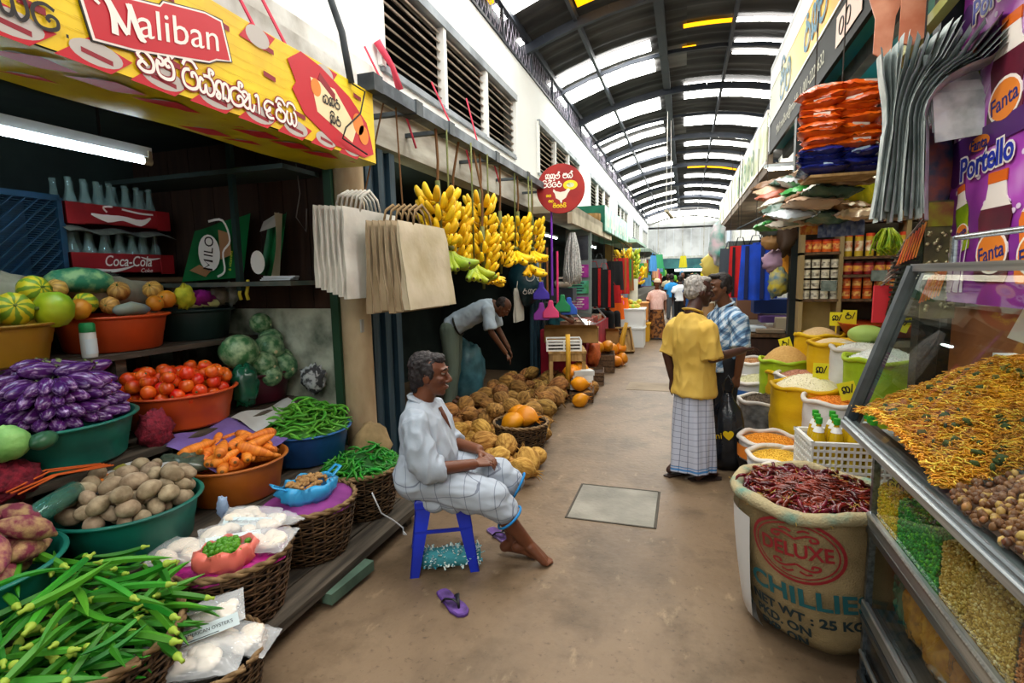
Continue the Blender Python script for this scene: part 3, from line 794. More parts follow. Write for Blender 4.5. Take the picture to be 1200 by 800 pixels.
def tomato():
    g = G(); g.lathe([(.001, -.034), (.015, -.033), (.03, -.022), (.0375, 0), (.033, .02), (.018, .032), (.006, .031), (.001, .029)], 14); 
    o = tag(g.build('tomato', M_tom, smooth=True), 'x', 'vegetable')
    g = G(); g.ell((0, 0, .031), (.007, .007, .003), 6, 4); g.build('stem_scar', M_calyx, o); return proto(o)
T1 = tomato()
hp = Heap((-2.86, 2.32), .262, .94, lambda x, y: 1.27-2.*(x-.0)**2-1.6*y*y+.16*max(0, y))
place(T1, 0, 118, hp, .07, .0365, 'ripe orange red tomato in the orange basin', 'tomatoes in the orange basin', sc=(.9, 1.12))
M_mel = mat('melon_skin', '#35683f', .4, '#9ab58a', 24, detail=8, lo=.4, hi=.7, rnd=.2, bump=.1)
def melon():
    g = G(); g.ell((0, 0, 0), (.108, .104, .104), 18, 12); o = tag(g.build('melon', M_mel, smooth=True), 'x', 'fruit')
    g = G(); g.ell((.106, 0, 0), (.006, .013, .013), 8, 5); g.build('stem_scar', mat('scar_tan', '#b9b48a', .7), o); return proto(o)
ME = melon()
for i, (x, y, z, s, a, lab) in enumerate(((-2.8, 2.74, 1.16, 1.12, .9, 'largest green melon, high on the tomato side of the maroon basin'), (-2.72, 2.86, 1.06, .85, 0, 'grey green melon behind the tomato basin edge'), (-2.78, 2.98, 1.15, 1.0, -.4, 'pale speckled melon in the middle of the maroon basin'),
     (-2.68, 2.87, .985, .74, -.3, 'small melon with pale scar at the front of the maroon basin'), (-2.7, 3.02, 1.02, .92, -.2, 'round melon at the front right of the maroon basin'), (-2.86, 3.09, 1.2, .8, 0, 'green melon against the mouldy wall below the topmost one'),
     (-2.92, 3.07, 1.32, .72, .2, 'topmost green melon with a paper scrap against the wall'), (-2.78, 3.1, 1.06, .75, 0, 'green melon in the wall corner of the maroon basin'), (-2.98, 2.86, 1.14, .9, 0, 'dark melon at the back of the maroon basin'))):
    dup(ME, (x, y, z), (rnd(-.3, .3), .15, a), s, lab)
M_car = mat('carrot_skin', '#e58a2c', .5, '#c4651a', 30, stretch=(3, .4, .4), rnd=.15, bump=.1)
def carrot():
    g = G(); P = [(-.085+.17*t, 0, .002*math.sin(t*5)) for t in np.linspace(0, 1, 9)]
    g.tube(P, [.018, .027, .0285, .027, .025, .0225, .019, .014, .005], 10); o = tag(g.build('carrot', M_car, smooth=True), 'x', 'vegetable')
    g = G(); g.cyl((-.086, 0, 0), (-.094, 0, 0), .009, .006, 8); g.build('crown', mat('carrot_crown', '#6b4a1e', .8), o); return proto(o)
C1 = carrot()
hp = Heap((-2.35, 2.2), .185, .64, lambda x, y: .82-1.2*(x*x+y*y))
place(C1, 0, 46, hp, .17, .025, 'orange carrot heaped on purple cloth in the brown basin', 'carrots in the brown basin', sc=(.85, 1.15), taper=(1, 1, .8, .3))
M_pot = mat('potato_skin', '#a8977c', .8, '#7f6d55', 26, detail=8, rnd=.16, bump=.2)
def potato(k):
    g = G(); g.ell((0, 0, 0), (.053, .038, .036), 14, 9)
    g.v = [tuple(Vector(p)*(1+.1*noise.noise(Vector(p)*22+Vector((k*9, 0, 0))))) for p in g.v]
    o = tag(g.build('potato', M_pot, smooth=True), 'x', 'vegetable'); return proto(o)
PT = [potato(k) for k in range(3)]
hp = Heap((-2.35, 1.62), .226, .61, lambda x, y: .83-1.3*(x*x+y*y))
place(PT, 0, 80, hp, .104, .037, 'brown dusty potato in the green basin', 'potatoes in the green basin', sc=(.72, 1.05))
M_swp = mat('sweet_potato_skin', '#7d3048', .75, '#b89468', 28, detail=8, rnd=.2, bump=.3, lo=.42, hi=.66)
def sweetp(k):
    g = G(); P = [(-.1+.2*t, .012*math.sin(t*4+k), .01*math.cos(t*3+k)) for t in np.linspace(0, 1, 10)]
    g.tube(P, [.006, .022, .036, .043, .045, .046, .042, .035, .022, .006], 12)
    g.v = [tuple(Vector(p)*(1+.09*noise.noise(Vector(p)*26+Vector((k*7, 0, 0))))) for p in g.v]
    return proto(tag(g.build('sweet_potato', M_swp, smooth=True), 'x', 'vegetable'))
SP = [sweetp(k) for k in range(3)]
hp = Heap((-2.34, 1.03), .2, .6, lambda x, y: .9-1.3*(x*x+y*y))
place(SP, 0, 26, hp, .2, .042, 'knobbly purple sweet potato in the green basin', 'sweet potatoes in the green basin', sc=(.85, 1.1))
M_okra = mat('okra_skin', '#1f6a16', .45, '#459022', 7, stretch=(.5, 1, 1), rnd=.22)
def okra(k):
    g = G(); b = (.006, .016, -.01)[k]
    P = [Vector((-.1+.2*t, b*math.sin(t*PI), 0)) for t in np.linspace(0, 1, 9)]
    rr = [.007, .0088, .0095, .0095, .009, .008, .0062, .004, .0008]
    vs = []
    for i in range(9):
        for q in range(10):
            w = rr[i]*(1.12 if q % 2 else .9); vs.append(P[i]+Vector((0, math.cos(q*PI/5)*w, math.sin(q*PI/5)*w)))
    g.add(vs, [(i*10+q, i*10+(q+1) % 10, (i+1)*10+(q+1) % 10, (i+1)*10+q) for i in range(8) for q in range(10)])
    o = tag(g.build('okra', M_okra, smooth=True, auto=70), 'x', 'vegetable')
    g = G(); g.lathe([(.0001, -.012), (.005, -.011), (.0045, 0), (.009, .008), (.0096, .013), (.008, .017)], 10, c=(-.108, 0, 0), rot=Matrix.Rotation(PI/2, 3, 'Y')); g.build('cap', mat('okra_cap', '#93ad3a', .6), o, smooth=True)
    return proto(o)
OK = [okra(k) for k in range(3)]

# ------------------------------------------------------------------ wicker baskets
M_wick = mat('wicker', '#5d452b', .75, '#2f2114', 25, rnd=.1, lo=.35, hi=.65)
M_wickl = mat('wicker_pale', '#8f7450', .75, '#5a4226', 25)
def wicker(r0, r1, h, nr=21, ns=26):
    gs = G(); gs.cur = 0
    for k in range(nr):
        z = .012+(h-.02)*k/(nr-1); r = lerp(r0, r1, (z/h)**.8); n = ns*4
        gs.tube([(math.cos(2*PI*i/n)*(r+.0055*math.cos(ns*PI*i/n*1.0+PI*k)), math.sin(2*PI*i/n)*(r+.0055*math.cos(ns*PI*i/n+PI*k)), z+.004*math.sin(i*.9+k*2.)) for i in range(n)], .0048+.0014*math.sin(k*5), 5, closed=True, flat=1.)
    gt = G()
    for i in range(ns):
        q = 2*PI*(i+.25)/ns; gt.tube([(math.cos(q)*lerp(r0, r1, t**.8), math.sin(q)*lerp(r0, r1, t**.8), h*t) for t in (0, .33, .66, 1)], .006, 5)
    gr = G()
    for s in (0, 1): gr.tube([(math.cos(2*PI*i/72)*(r1+.006*math.sin(i*1.1+s*PI)), math.sin(2*PI*i/72)*(r1+.006*math.sin(i*1.1+s*PI)), h+.008*math.cos(i*1.1+s*PI)) for i in range(72)], .010, 6, closed=True)
    gl = G(); gl.lathe([(.01, .008), (r0*.93, .008), (r1*.95, h*.97)], 32)
    gf = G(); gf.lathe([(.01, 0), (r0, 0), (r0, .012)], 32)
    return [(n, gg.mesh(n, m, True)) for n, gg, m in (('woven_strand', gs, M_wick), ('stake', gt, M_wick), ('rim', gr, M_wickl), ('lining', gl, M_black), ('bottom', gf, M_wick))]
W1 = wicker(.2, .262, .3)
def basket(lab, x, y, z=.13, s=1., rz=0.):
    t = thing('wicker_basket', lab, 'basket', (x, y, z), rz)
    for n, me in W1:
        o = obj(n, me, t)
        if n in ('woven_strand', 'stake'): o['kind'] = 'stuff'
    t.scale = (s, s, 1); return t
basket('round wicker basket of okra in the near corner of the stall', -1.93, 1.12, s=1.14)
basket('round wicker basket under the packed white mushrooms', -1.93, 1.74, rz=.5)
basket('round wicker basket holding ginger in a blue bag', -1.97, 2.3, rz=1.1)
basket('round wicker basket of green chillies beside the seated man', -1.97, 2.82, s=.94, rz=1.7)
hp = Heap((-1.95, 1.12), .3, .36, lambda x, y: .64-.9*(x*x+y*y)-.25*x)
place(OK, 0, 75, hp, .2, .0135, 'green okra pod pointing out over the basket front', 'okra pointing out of the basket', yaw=lambda: rnd(-.5, .7), flip=False, sc=(.9, 1.3), xy=lambda: (-1.86+rnd(-.12, .16), 1.14+rnd(-.28, .26)), nsp=7)
place(OK, 0, 130, hp, .2, .0135, 'long green okra pod lying across the heap in the near basket', 'okra lying across the heap', yaw=lambda: rnd(-.6, 2.3), sc=(1.0, 1.55), nsp=7)
M_bean = mat('bean_skin', '#3f8a22', .5, '#64ad38', 6, rnd=.2)
def bean(k):
    g = G(); b = (.02, .035, -.03, .012)[k]
    g.tube([(-.075+.15*t, b*math.sin(t*PI), .006*math.sin(t*7+k)) for t in np.linspace(0, 1, 7)], [.003, .007, .0078, .0078, .0078, .007, .002], 6)
    return proto(tag(g.build('green_bean', M_bean, smooth=True), 'x', 'vegetable'))
BN = [bean(k) for k in range(4)]
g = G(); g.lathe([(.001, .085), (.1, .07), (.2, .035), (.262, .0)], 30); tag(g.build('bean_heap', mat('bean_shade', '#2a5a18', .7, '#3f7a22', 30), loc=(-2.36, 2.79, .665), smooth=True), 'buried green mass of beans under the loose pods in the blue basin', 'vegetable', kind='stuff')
hp = Heap((-2.36, 2.79), .265, .66, lambda x, y: .84-1.6*(x*x+y*y))
hp.P = np.array([[-2.36+.2*math.cos(a)*q, 2.79+.2*math.sin(a)*q, .665+.07*(1-q*q)-.03, .04] for q in (0, .5, 1) for a in np.linspace(0, 6, 8)])
place(BN, 0, 290, hp, .16, .0075, 'slim green bean in the blue basin', 'green beans in the blue basin', sc=(.85, 1.25), nsp=7, tries=2)
M_chg = mat('green_chilli_skin', '#1d6a1a', .4, '#2f8a22', 8, rnd=.3)
def gchil(k):
    g = G(); b = (.01, .02)[k]
    g.tube([(-.04+.08*t, b*math.sin(t*PI), 0) for t in np.linspace(0, 1, 6)], [.0045, .0065, .0065, .0055, .004, .0006], 5); g.tube([(-.04, 0, 0), (-.055, .004, 0)], .0012, 4)
    return proto(tag(g.build('green_chilli', M_chg, smooth=True), 'x', 'vegetable'))
GC = [gchil(0), gchil(1)]
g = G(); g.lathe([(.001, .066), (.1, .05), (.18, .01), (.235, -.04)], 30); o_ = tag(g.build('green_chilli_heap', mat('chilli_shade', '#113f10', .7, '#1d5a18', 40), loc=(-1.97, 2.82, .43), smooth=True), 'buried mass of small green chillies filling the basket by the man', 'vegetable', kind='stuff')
hp = Heap((-1.97, 2.82), .235, .43, lambda x, y: .62-1.9*(x*x+y*y))
hp.P = np.array([[-1.97+.19*math.cos(a)*q, 2.82+.19*math.sin(a)*q, .43+.09*(1-q*q)-.035, .04] for q in (0, .5, 1) for a in np.linspace(0, 6, 8)])
place(GC, 0, 290, hp, .08, .005, 'small green chilli heaped in the basket beside the seated man', 'green chillies in the basket', sc=(.9, 1.5), nsp=4, tries=2)
# squashes and pumpkins on the top step
def stripes(name, a, b, n=10, rnd_=.15):
    m = mat(name, a, .45, rnd=rnd_); nt = m.node_tree; N = nt.nodes; L = nt.links
    tc = N.new('ShaderNodeTexCoord'); gr = N.new('ShaderNodeTexGradient'); gr.gradient_type = 'RADIAL'; L.new(tc.outputs['Object'], gr.inputs[0])
    nz = N.new('ShaderNodeTexNoise'); nz.inputs['Scale'].default_value = 22; L.new(tc.outputs['Object'], nz.inputs['Vector'])
    ad = node(m, 'ShaderNodeMath', operation='MULTIPLY_ADD'); ad.inputs[1].default_value = .09; L.new(nz.outputs['Fac'], ad.inputs[0]); L.new(gr.outputs['Fac'], ad.inputs[2])
    mu = node(m, 'ShaderNodeMath', operation='MULTIPLY'); mu.inputs[1].default_value = 2*PI*n; L.new(ad.outputs[0], mu.inputs[0])
    si = node(m, 'ShaderNodeMath', operation='SINE'); L.new(mu.outputs[0], si.inputs[0])
    cr = N.new('ShaderNodeValToRGB'); cr.color_ramp.elements[0].color = srgb(a); cr.color_ramp.elements[1].color = srgb(b); cr.color_ramp.elements[0].position = .35; cr.color_ramp.elements[1].position = .6
    mr = N.new('ShaderNodeMapRange'); mr.inputs[1].default_value = -1; L.new(si.outputs[0], mr.inputs[0]); L.new(mr.outputs[0], cr.inputs[0])
    hs = [x for x in N if x.type == 'HUE_SAT'][0]; L.new(cr.outputs[0], hs.inputs['Color'])
    return m
M_sq1 = stripes('squash_skin_striped', '#d2c226', '#6d8f24', 8); M_sq2 = mat('squash_skin_plain', '#bfc623', .4, '#7fa51f', 5, rnd=.12); M_sq3 = stripes('pumpkin_skin', '#c79a4a', '#a87c38', 9); M_sq4 = mat('squash_skin_orange', '#d9921f', .45, '#c4751a', 5, rnd=.1)
def squash(m, nm):
    g = G(); g.lathe([(.001, -.068), (.03, -.07), (.07, -.045), (.085, 0), (.075, .04), (.04, .066), (.012, .066), (.001, .06)], 24, wob=lambda q, v: 1+.035*math.cos(q*8))
    o = tag(g.build(nm, m, smooth=True), 'x', 'vegetable')
    g = G(); g.cyl((0, 0, .06), (.004, 0, .085), .008, .006, 7); g.build('stem', M_calyx, o); return proto(o)
Q1, Q2, Q3, Q4 = squash(M_sq1, 'squash'), squash(M_sq2, 'squash'), squash(M_sq3, 'pumpkin'), squash(M_sq4, 'squash')
for src, x, y, z, s, e, lab in ((Q1, -3.03, 1.5, 1.5, 1.05, (1.3, 0, .5), 'yellow striped squash half cut off by the photo edge'), (Q1, -3.08, 1.68, 1.51, .98, (.3, 1.2, 0), 'green and yellow striped squash at the front of the ochre basin'), (Q2, -3.04, 1.83, 1.5, 1.1, (1.4, .4, 0), 'plain yellow green squash at the right front of the ochre basin'),
      (Q1, -3.22, 1.86, 1.6, .88, (.2, 1.3, .3), 'striped squash lying on top near the crates'), (Q2, -3.2, 1.55, 1.6, 1.0, (.7, .3, 0), 'green squash in the middle of the ochre basin'), (Q2, -3.25, 1.5, 1.74, .82, (.2, 1, 0), 'topmost bright green squash under the blue crate'), (Q2, -3.3, 1.42, 1.66, .82, (.5, 1, 1), 'bright green squash below the topmost one'),
      (Q4, -3.1, 1.99, 1.49, .68, (1.2, 0, 0), 'small orange squash between the two top basins'), (Q1, -3.17, 2.07, 1.52, .7, (1.1, 1, 0), 'small yellow striped squash by the orange one'), (Q3, -3.33, 2.03, 1.6, .66, (1, .6, 0), 'brown squash behind the striped ones'),
      (Q3, -3.17, 2.2, 1.5, .6, (1.5, 0, .4), 'small ribbed pumpkin at the front of the orange basin'), (Q3, -3.3, 2.35, 1.58, .72, (.5, .6, 0), 'brown pumpkin on the heap under the red crates'), (Q4, -3.1, 2.42, 1.5, .58, (.2, 1.2, .3), 'yellow pumpkin at the rim of the orange basin'), (Q4, -3.14, 2.53, 1.52, .68, (1.2, .2, .3), 'yellow orange pumpkin at the right of the orange basin'), (Q3, -3.27, 2.55, 1.58, .7, (.9, .2, .3), 'tan pumpkin on top at the right of the orange basin'), (Q3, -3.24, 2.7, 1.52, .62, (.3, 1.4, .3), 'tan pumpkin leaning over into the dark basin')):
    dup(src, (x, y, z), e, s, lab)
g = G(); g.tube([(-.16, 0, 0), (-.12, 0, 0), (-.02, 0, .01), (.08, 0, .01), (.15, 0, 0), (.17, 0, 0)], [.02, .055, .075, .075, .05, .01], 14)
tag(g.build('papaya', mat('papaya_skin', '#2f7a56', .5, '#93b87a', 16, detail=7, lo=.42, hi=.6), smooth=True, loc=(-3.4, 2.2, 1.64), rot=(0, .1, 1.2)), 'long green papaya lying behind the pumpkins', 'fruit')
g = G(); g.tube([(-.12, 0, 0), (-.1, 0, 0), (.0, 0, .01), (.1, 0, .0), (.12, 0, 0)], [.01, .025, .032, .028, .006], 10)
tag(g.build('gourd', mat('gourd_pale', '#cdd08c', .5), smooth=True, loc=(-3.12, 2.77, 1.475), rot=(0, 0, 1.3)), 'pale green gourd at the edge of the dark basin', 'vegetable')
g = G(); g.tube([(-.1, 0, 0), (-.08, 0, 0), (.0, 0, .01), (.07, 0, .0), (.1, 0, 0)], [.01, .03, .04, .03, .006], 10)
tag(g.build('gourd', mat('gourd_grey', '#5d7382', .5, '#8a8f7a', 8), smooth=True, loc=(-3.08, 2.26, 1.47), rot=(0, 0, 1.4)), 'grey green gourd at the front rim of the orange basin', 'vegetable')
# ------------------------------------------------------------------ crates, bottles, shelf goods and wrappings of the vegetable stall
M_net = mat('dark_blue_crate', '#1b3f5c', .45, '#14303f', 4)
t = thing('plastic_crate', 'dark blue plastic crate with diagonal lattice standing on its side', 'crate', (-3.66, 1.95, 1.67))
w, h = .7, .48
g = G()
for a, b in (((0, -w/2, 0), (0, w/2, 0)), ((0, -w/2, h), (0, w/2, h)), ((0, -w/2, 0), (0, -w/2, h)), ((0, w/2, 0), (0, w/2, h))): g.bar(a, b, .035, .035)
g.build('rim', M_net, t)
for k in range(-7, 15):     # lattice slats
    g = G()
    for sgn in (1, -1):
        pass
    y0 = -w/2+k*.065
    def clip(y, z): return max(-w/2, min(w/2, y)), z
    a = Vector((0, y0, .0)); b = Vector((0, y0+h*1.0, h))
    if b.y > -w/2 and a.y < w/2:
        if a.y < -w/2: a = Vector((0, -w/2, (-w/2-y0)))
        if b.y > w/2: b = Vector((0, w/2, (w/2-y0)))
        if (b-a).length > .03: g.bar(a, b, .007, .02, up=(1, 0, 0)); g.build('slat', M_net, t)
for k in range(34):
    g = G(); z = .02+k*(h-.04)/33; g.bar((-.012, -w/2, z), (-.012, w/2, z), .005, .004, up=(1, 0, 0)); g.build('thin_slat', M_net, t)
g = G()
for a, b in (((-.3, -w/2, 0), (0, w/2, .01)), ((-.3, -w/2, h-.01), (0, w/2, h)), ((-.3, -w/2, 0), (0, -w/2+.01, h)), ((-.3, w/2-.01, 0), (0, w/2, h)), ((-.31, -w/2, 0), (-.3, w/2, h))): g.b2(a, b)
g.build('side_wall', M_net, t)
M_crate = mat('red_crate_plastic', '#9c1c22', .5, '#7c1218', 4, detail=8)
M_glass = mat('bottle_glass', '#a5c8c4', .05, alpha=.24, spec=1.)
def crate(z, lab, worn):
    t = thing('bottle_crate', lab, 'crate', (-3.62, 2.655, z))
    g = G(); w = .69; h = .135
    g.b2((-.4, -w/2, 0), (0, w/2, .012)); g.b2((-.02, -w/2, 0), (0, w/2, h)); g.b2((-.4, -w/2, 0), (-.38, w/2, h)); g.b2((-.4, -w/2, 0), (0, -w/2+.02, h)); g.b2((-.4, w/2-.02, 0), (0, w/2, h))
    for y in (-w/2+.05, w/2-.05): g.b2((0, y-.05, 0), (.008, y+.05, h))
    g.build('shell', M_crate, t)
    M4 = plane_m((.004, 0, .07), (0, 1, 0), (0, 0, 1))
    if worn:
        g = G(); g.stroke([(-.2, .0), (-.1, -.02), (0, -.01), (.12, -.03), (.2, .01)], [.01, .05, .03, .045, .01], M4); g.stroke([(-.1, .02), (-.12, .05), (-.06, .06)], .012, M4); g.stroke([(.0, .05), (.12, .035), (.22, .035)], .012, M4); g.build('worn_lettering', M_whitep, t)
    else:
        text('lettering', 'Coca-Cola', M_whitep, M4 @ Matrix.Translation((.01, .012, 0)), .1, t, .0005, shear=.3, bold=.0008, sx=.75)
        g = G(); g.stroke([(-.21, -.045), (-.1, -.05), (.0, -.03), (.05, -.01)], [.02, .022, .012, .004], M4); g.stroke([(.1, .045), (.16, .03), (.24, .04)], [.006, .016, .004], M4); g.build('swash', M_whitep, t)
        text('small_lettering', 'Coke', M_whitep, M4 @ Matrix.Translation((.13, -.048, 0)), .04, t, .0005, shear=.3)
crate(1.69, 'lower red bottle crate with white script lettering', False)
crate(2.0, 'upper red bottle crate with worn white paint on its front', True)
g = G(); g.lathe([(.001, .003), (.03, 0), (.031, .01), (.031, .09), (.028, .115), (.017, .16), (.013, .2), (.0135, .215), (.015, .22), (.015, .232), (.012, .234)], 12)
bt = tag(g.build('glass_bottle', M_glass, smooth=True), 'x', 'bottle'); proto(bt)
g = G(); g.cyl((0, 0, .045), (0, 0, .085), .0315, n=12); g.build('paper_band', mat('bottle_band', '#b8524a', .6), bt)
for z, lab in ((1.705, 'empty clear glass bottle standing in the lower red crate'), (2.015, 'empty clear glass bottle standing in the upper red crate')):
    for i in range(7):
        for j in range(2): dup(bt, (-3.7-.1*j+rnd(-.01, .01), 2.38+.092*i+rnd(-.01, .01), z), (0, 0, rnd(0, 6)), (1.25, 1.25, 1.2), lab, lab.replace('empty clear glass bottle standing', 'glass bottles'))
g = G(); g.grid(lambda u, v: Vector((-.42+.46*v, -.36+.72*u, .012*math.sin(u*17)-(.035 if v > .95 else 0))), 30, 6)
tag(g.build('sacking_strip', mat('grey_sacking', '#7c7f74', .9, '#5d6058', 20), loc=(-3.62, 2.655, 1.985), smooth=True), 'strip of grey sacking between the two red crates', 'cloth')
# partition shelf with printed advertising sheets
t = thing('wall_shelf', 'narrow dark shelf on the boarded partition with printed sheets', 'shelf', (-2.95, 3.0, 1.62))
g = G(); g.b2((-.62, -.2, -.03), (.55, .15, 0)); g.build('shelf_plank', mat('shelf_edge', '#3d4a45', .7, '#6a6355', 5), t)
g = G(); g.b2((.08, -.17, -.06), (.115, -.135, .98)); g.build('post', mat('green_black_steel', '#1c3230', .5), t)
g = G(); g.b2((-1.0, -.2, .70), (.55, .15, .73)); g.build('upper_plank', mat('shelf_edge2', '#2f3c39', .7), t)
M_milo = mat('malt_green', '#0f6a36', .45, '#0b5429', 3)
t = thing('advert_sheet', 'green malt drink advertising sheet leaning on the partition shelf', 'poster', (-2.98, 3.0, 1.63))
g = G(); C_ = [(-.57, 0), (-.47, .37), (.05, .47), (0, .02)]
def bil(u, v): 
    a = Vector(C_[0]).lerp(Vector(C_[3]), u); b = Vector(C_[1]).lerp(Vector(C_[2]), u); p = a.lerp(b, v); return Vector((p.x, .06*v+.012*math.sin(u*9), p.y))
g.grid(bil, 12, 6); g.build('sheet', M_milo, t, smooth=True)
M4 = Matrix(((1, 0, 0, -.27), (0, 0, -1, -.012), (0, 1, 0, .2), (0, 0, 0, 1)))
g = G(); oval(g, 0, 0, .1, .13, M4, .004); g.build('word_oval', M_whitep, t)
mw = M4 @ Matrix.Translation((0, 0, .006)) @ Matrix.Rotation(R(80), 4, 'Z'); m_ = mat('print_brownblack', '#2a120c', .5); text('word', 'ILO', m_, mw @ Matrix.Translation((.045, 0, 0)), .12, t, .0004, sx=.8)
g = G(); g.stroke([(-.115, -.042), (-.115, .042), (-.085, -.01), (-.055, .042), (-.055, -.042)], .015, mw, smooth=1); g.build('capital_letter', m_, t)
g = G(); poly(g, [(.1, .16), (.2, .13), (.2, -.02), (.1, -.05)], M4, .004); poly(g, [(-.2, -.12), (-.05, -.17), (0, -.13), (-.1, -.08)], M4, .004); g.build('mug_print', mat('print_tan', '#a5764f', .5), t)
g = G(); g.stroke([(.06, -.17), (.13, -.13), (.13, .0), (.2, .08), (.15, .22), (.02, .22)], .016, M4, z=.004); g.build('white_line', M_whitep, t)
text('small_print', '6 vitamins', mat('print_lime', '#cdd83a', .5), M4 @ Matrix.Translation((.19, -.06, .004)) @ Matrix.Rotation(R(78), 4, 'Z'), .035, t, .0003)
t = thing('advert_sheet', 'second green sheet standing curled at the right end of the shelf', 'poster', (-2.78, 2.97, 1.63))
C_ = [(-.08, .04), (-.02, .4), (.18, .46), (.12, 0)]
g = G(); g.grid(lambda u, v: bil(u, v)+Vector((0, -.05*u*u+.06, 0)), 10, 6); g.build('sheet', M_milo, t, smooth=True)
g = G(); g.add([(-.02, .03, .33), (.16, .0, .36), (.17, .01, .45), (0, .05, .4)], [(0, 1, 2, 3)]); g.build('white_band', M_greyp, t)
g = G(); oval(g, .05, 0, .06, .08, M4 @ Matrix.Translation((.22, -.08, .0)), .02); g.build('swirl', M_whitep, t)
g = G(); g.grid(lambda u, v: Vector((.13+.06*v+.03*math.sin(v*3)*u, .02-.08*u, .02+.42*v)), 4, 8); g.build('card_back', mat('old_card', '#a39a80', .8), t, smooth=True)
for i in range(3):
    g = G(); g.box((0, 0, 0), (.2, .13, .008)); tag(g.build('paper_stack', mat('paper', '#d5dae0', .8), loc=(-2.6+.01*i, 2.93, 1.63+.01*i), rot=(0, 0, .3+.1*i)), ('bottom', 'middle', 'top')[i]+' sheaf of white paper at the right end of the partition shelf', 'paper')
for i, (x, c) in enumerate(((-2.86, 'left'), (-2.8, 'right'))):
    g = G(); g.tube([(0, 0, .03), (.01, -.01, 0), (0, -.02, -.06), (.012, -.02, -.1)], .012, 5); tag(g.build('yellow_tie', mat('yellow_tie', '#b8a52a', .6), loc=(x, 2.86, 1.6), smooth=True), c+' yellow tie knotted round the shelf edge by the steel post', 'tie')
g = G(); g.tube([(0, 0, 0), (.03, -.02, -.2), (-.03, 0, -.35), (.05, -.01, -.45), (.06, 0, -.3)], .004, 5); tag(g.build('hanging_cable', mat('grey_cable', '#5f5a55', .6), loc=(-2.5, 3.05, 2.4), smooth=True), 'thin grey cable looped on the boarded partition', 'cable')

# soft goods: crumpled things made from noisy lumps, films and sheets
def lump(name, lab, cat, m, loc, r, amp=.25, f=9, rot=(0, 0, 0), n=22, sharp=False, seed=0, group=None):
    g = G(); g.ell((0, 0, 0), r, n, int(n*.7)); R_ = max(r)
    out = []
    for p in g.v:
        p = Vector(p); d = noise.noise(p*(f*.3/R_)+Vector((seed, seed*2, 0)))+.4*noise.noise(p*(f*.75/R_)+Vector((seed, 0, 1)))
        if sharp: d = abs(d)*1.1-.3
        out.append(tuple(p*(1+amp*d)))
    g.v = out
    o = tag(g.build(name, m, smooth=True, loc=loc, rot=rot), lab, cat, group); return o
def pillow(w, d, h, crinkle=.006, n=16, seed=0., f=14):
    g = G()
    def top(s): return lambda u, v: Vector(((u-.5)*w, (v-.5)*d, s*h*.5*max(0, (1-abs(2*u-1)**3)*(1-abs(2*v-1)**3))**.7+crinkle*noise.noise(Vector((u*f*w*9, v*f*d*9, seed+s)))*(1 if 0 < u < 1 and 0 < v < 1 else 1)))
    g.grid(top(1), n, n); g.grid(lambda u, v: top(-1)(1-u, v), n, n); return g
M_film = mat('clear_film', '#f4f8fa', .12, alpha=.28, spec=.8)
M_mush = mat('mushroom_white', '#efe6d6', .6, '#d8c9b4', 9, detail=6, bump=.2)
M_label = mat('label_blue_white', '#cfe0e4', .5)
def mush_pack(lab, loc, rot, s=1., label=True, group=None):
    t = thing('mushroom_packet', lab, 'packet', loc, 0, group); t.rotation_euler = rot; t.scale = (s, s, s)
    g = G(); random.seed(int(loc[0]*1000)); 
    for k in range(9): g.ell((rnd(-.07, .07), rnd(-.04, .04), rnd(-.004, .012)), (rnd(.035, .055), rnd(.022, .035), .016), 10, 6, rot=(rnd(-.3, .3), rnd(-.3, .3), rnd(0, 3)))
    g.build('mushroom_pile', M_mush, t, smooth=True)['kind'] = 'stuff'
    pillow(.24, .15, .062, .007, 18, seed=loc[1]*7).build('film', M_film, t, smooth=True)
    if label:
        g = G(); g.box((0, -.07, .012), (.2, .045, .0015), rot=(R(38), 0, 0)); g.build('paper_label', M_label, t)
        text('label_print', "AMERICAN OYSTER'S", mat('print_navy', '#1c2b3a', .5), Matrix.Translation((0, -.071, .0145)) @ Matrix.Rotation(R(38), 4, 'X'), .017, t, .0002)
        g = G()
        for k in range(3): g.box((-.03+.02*k, -.084+.002*k, .001+.001*k), (.12-.03*k, .003, .002), rot=(R(38), 0, 0))
        g.build('small_print_line', mat('print_navy', '#1c2b3a', .5), t)
for a in (((-1.98, 1.93, .49), (.1, .12, .5), 1.05, True, 'mushroom packet with blue label at the back of the basket, next to the ginger'), ((-1.86, 1.95, .47), (.05, .1, 1.3), .95, False, 'mushroom packet at the right rim of the basket'), ((-1.78, 1.78, .465), (.15, -.1, .2), 1.15, False, 'bulging mushroom packet hanging over the front rim'),
          ((-1.95, 1.78, .48), (.1, .1, .9), 1.1, True, 'mushroom packet with pale label in the middle of the basket'), ((-2.03, 1.62, .46), (.2, .2, .6), 1.2, False, 'yellowish mushroom packet at the left of the basket behind the coral bag'),
          ((-1.7, 1.42, .36), (.35, -.15, .75), 1.0, True, 'mushroom packet with printed label standing on the near pile'), ((-1.66, 1.32, .27), (.1, .0, .5), 1.35, False, 'large mushroom packet below the labelled one in the near pile'), ((-1.78, 1.28, .28), (.1, .1, 1.2), 1.2, False, 'mushroom packet at the bottom edge, left in the near pile'), ((-1.6, 1.45, .27), (0, .2, .3), 1.1, False, 'mushroom packet at the right end of the near pile')):
    mush_pack(a[4], a[0], a[1], a[2], a[3])
t = basket('low wicker basket under the near pile of mushroom packets', -1.68, 1.36, .0, .8); t.scale = (.8, .8, .85)
M_mag = mat('magenta_net', '#b3127e', .6, '#7d0d5b', 30, detail=3, bump=.4, bscale=60)
M_pur = mat('purple_cloth', '#7b66a8', .85, '#665090', 6, bump=.2, bscale=60)
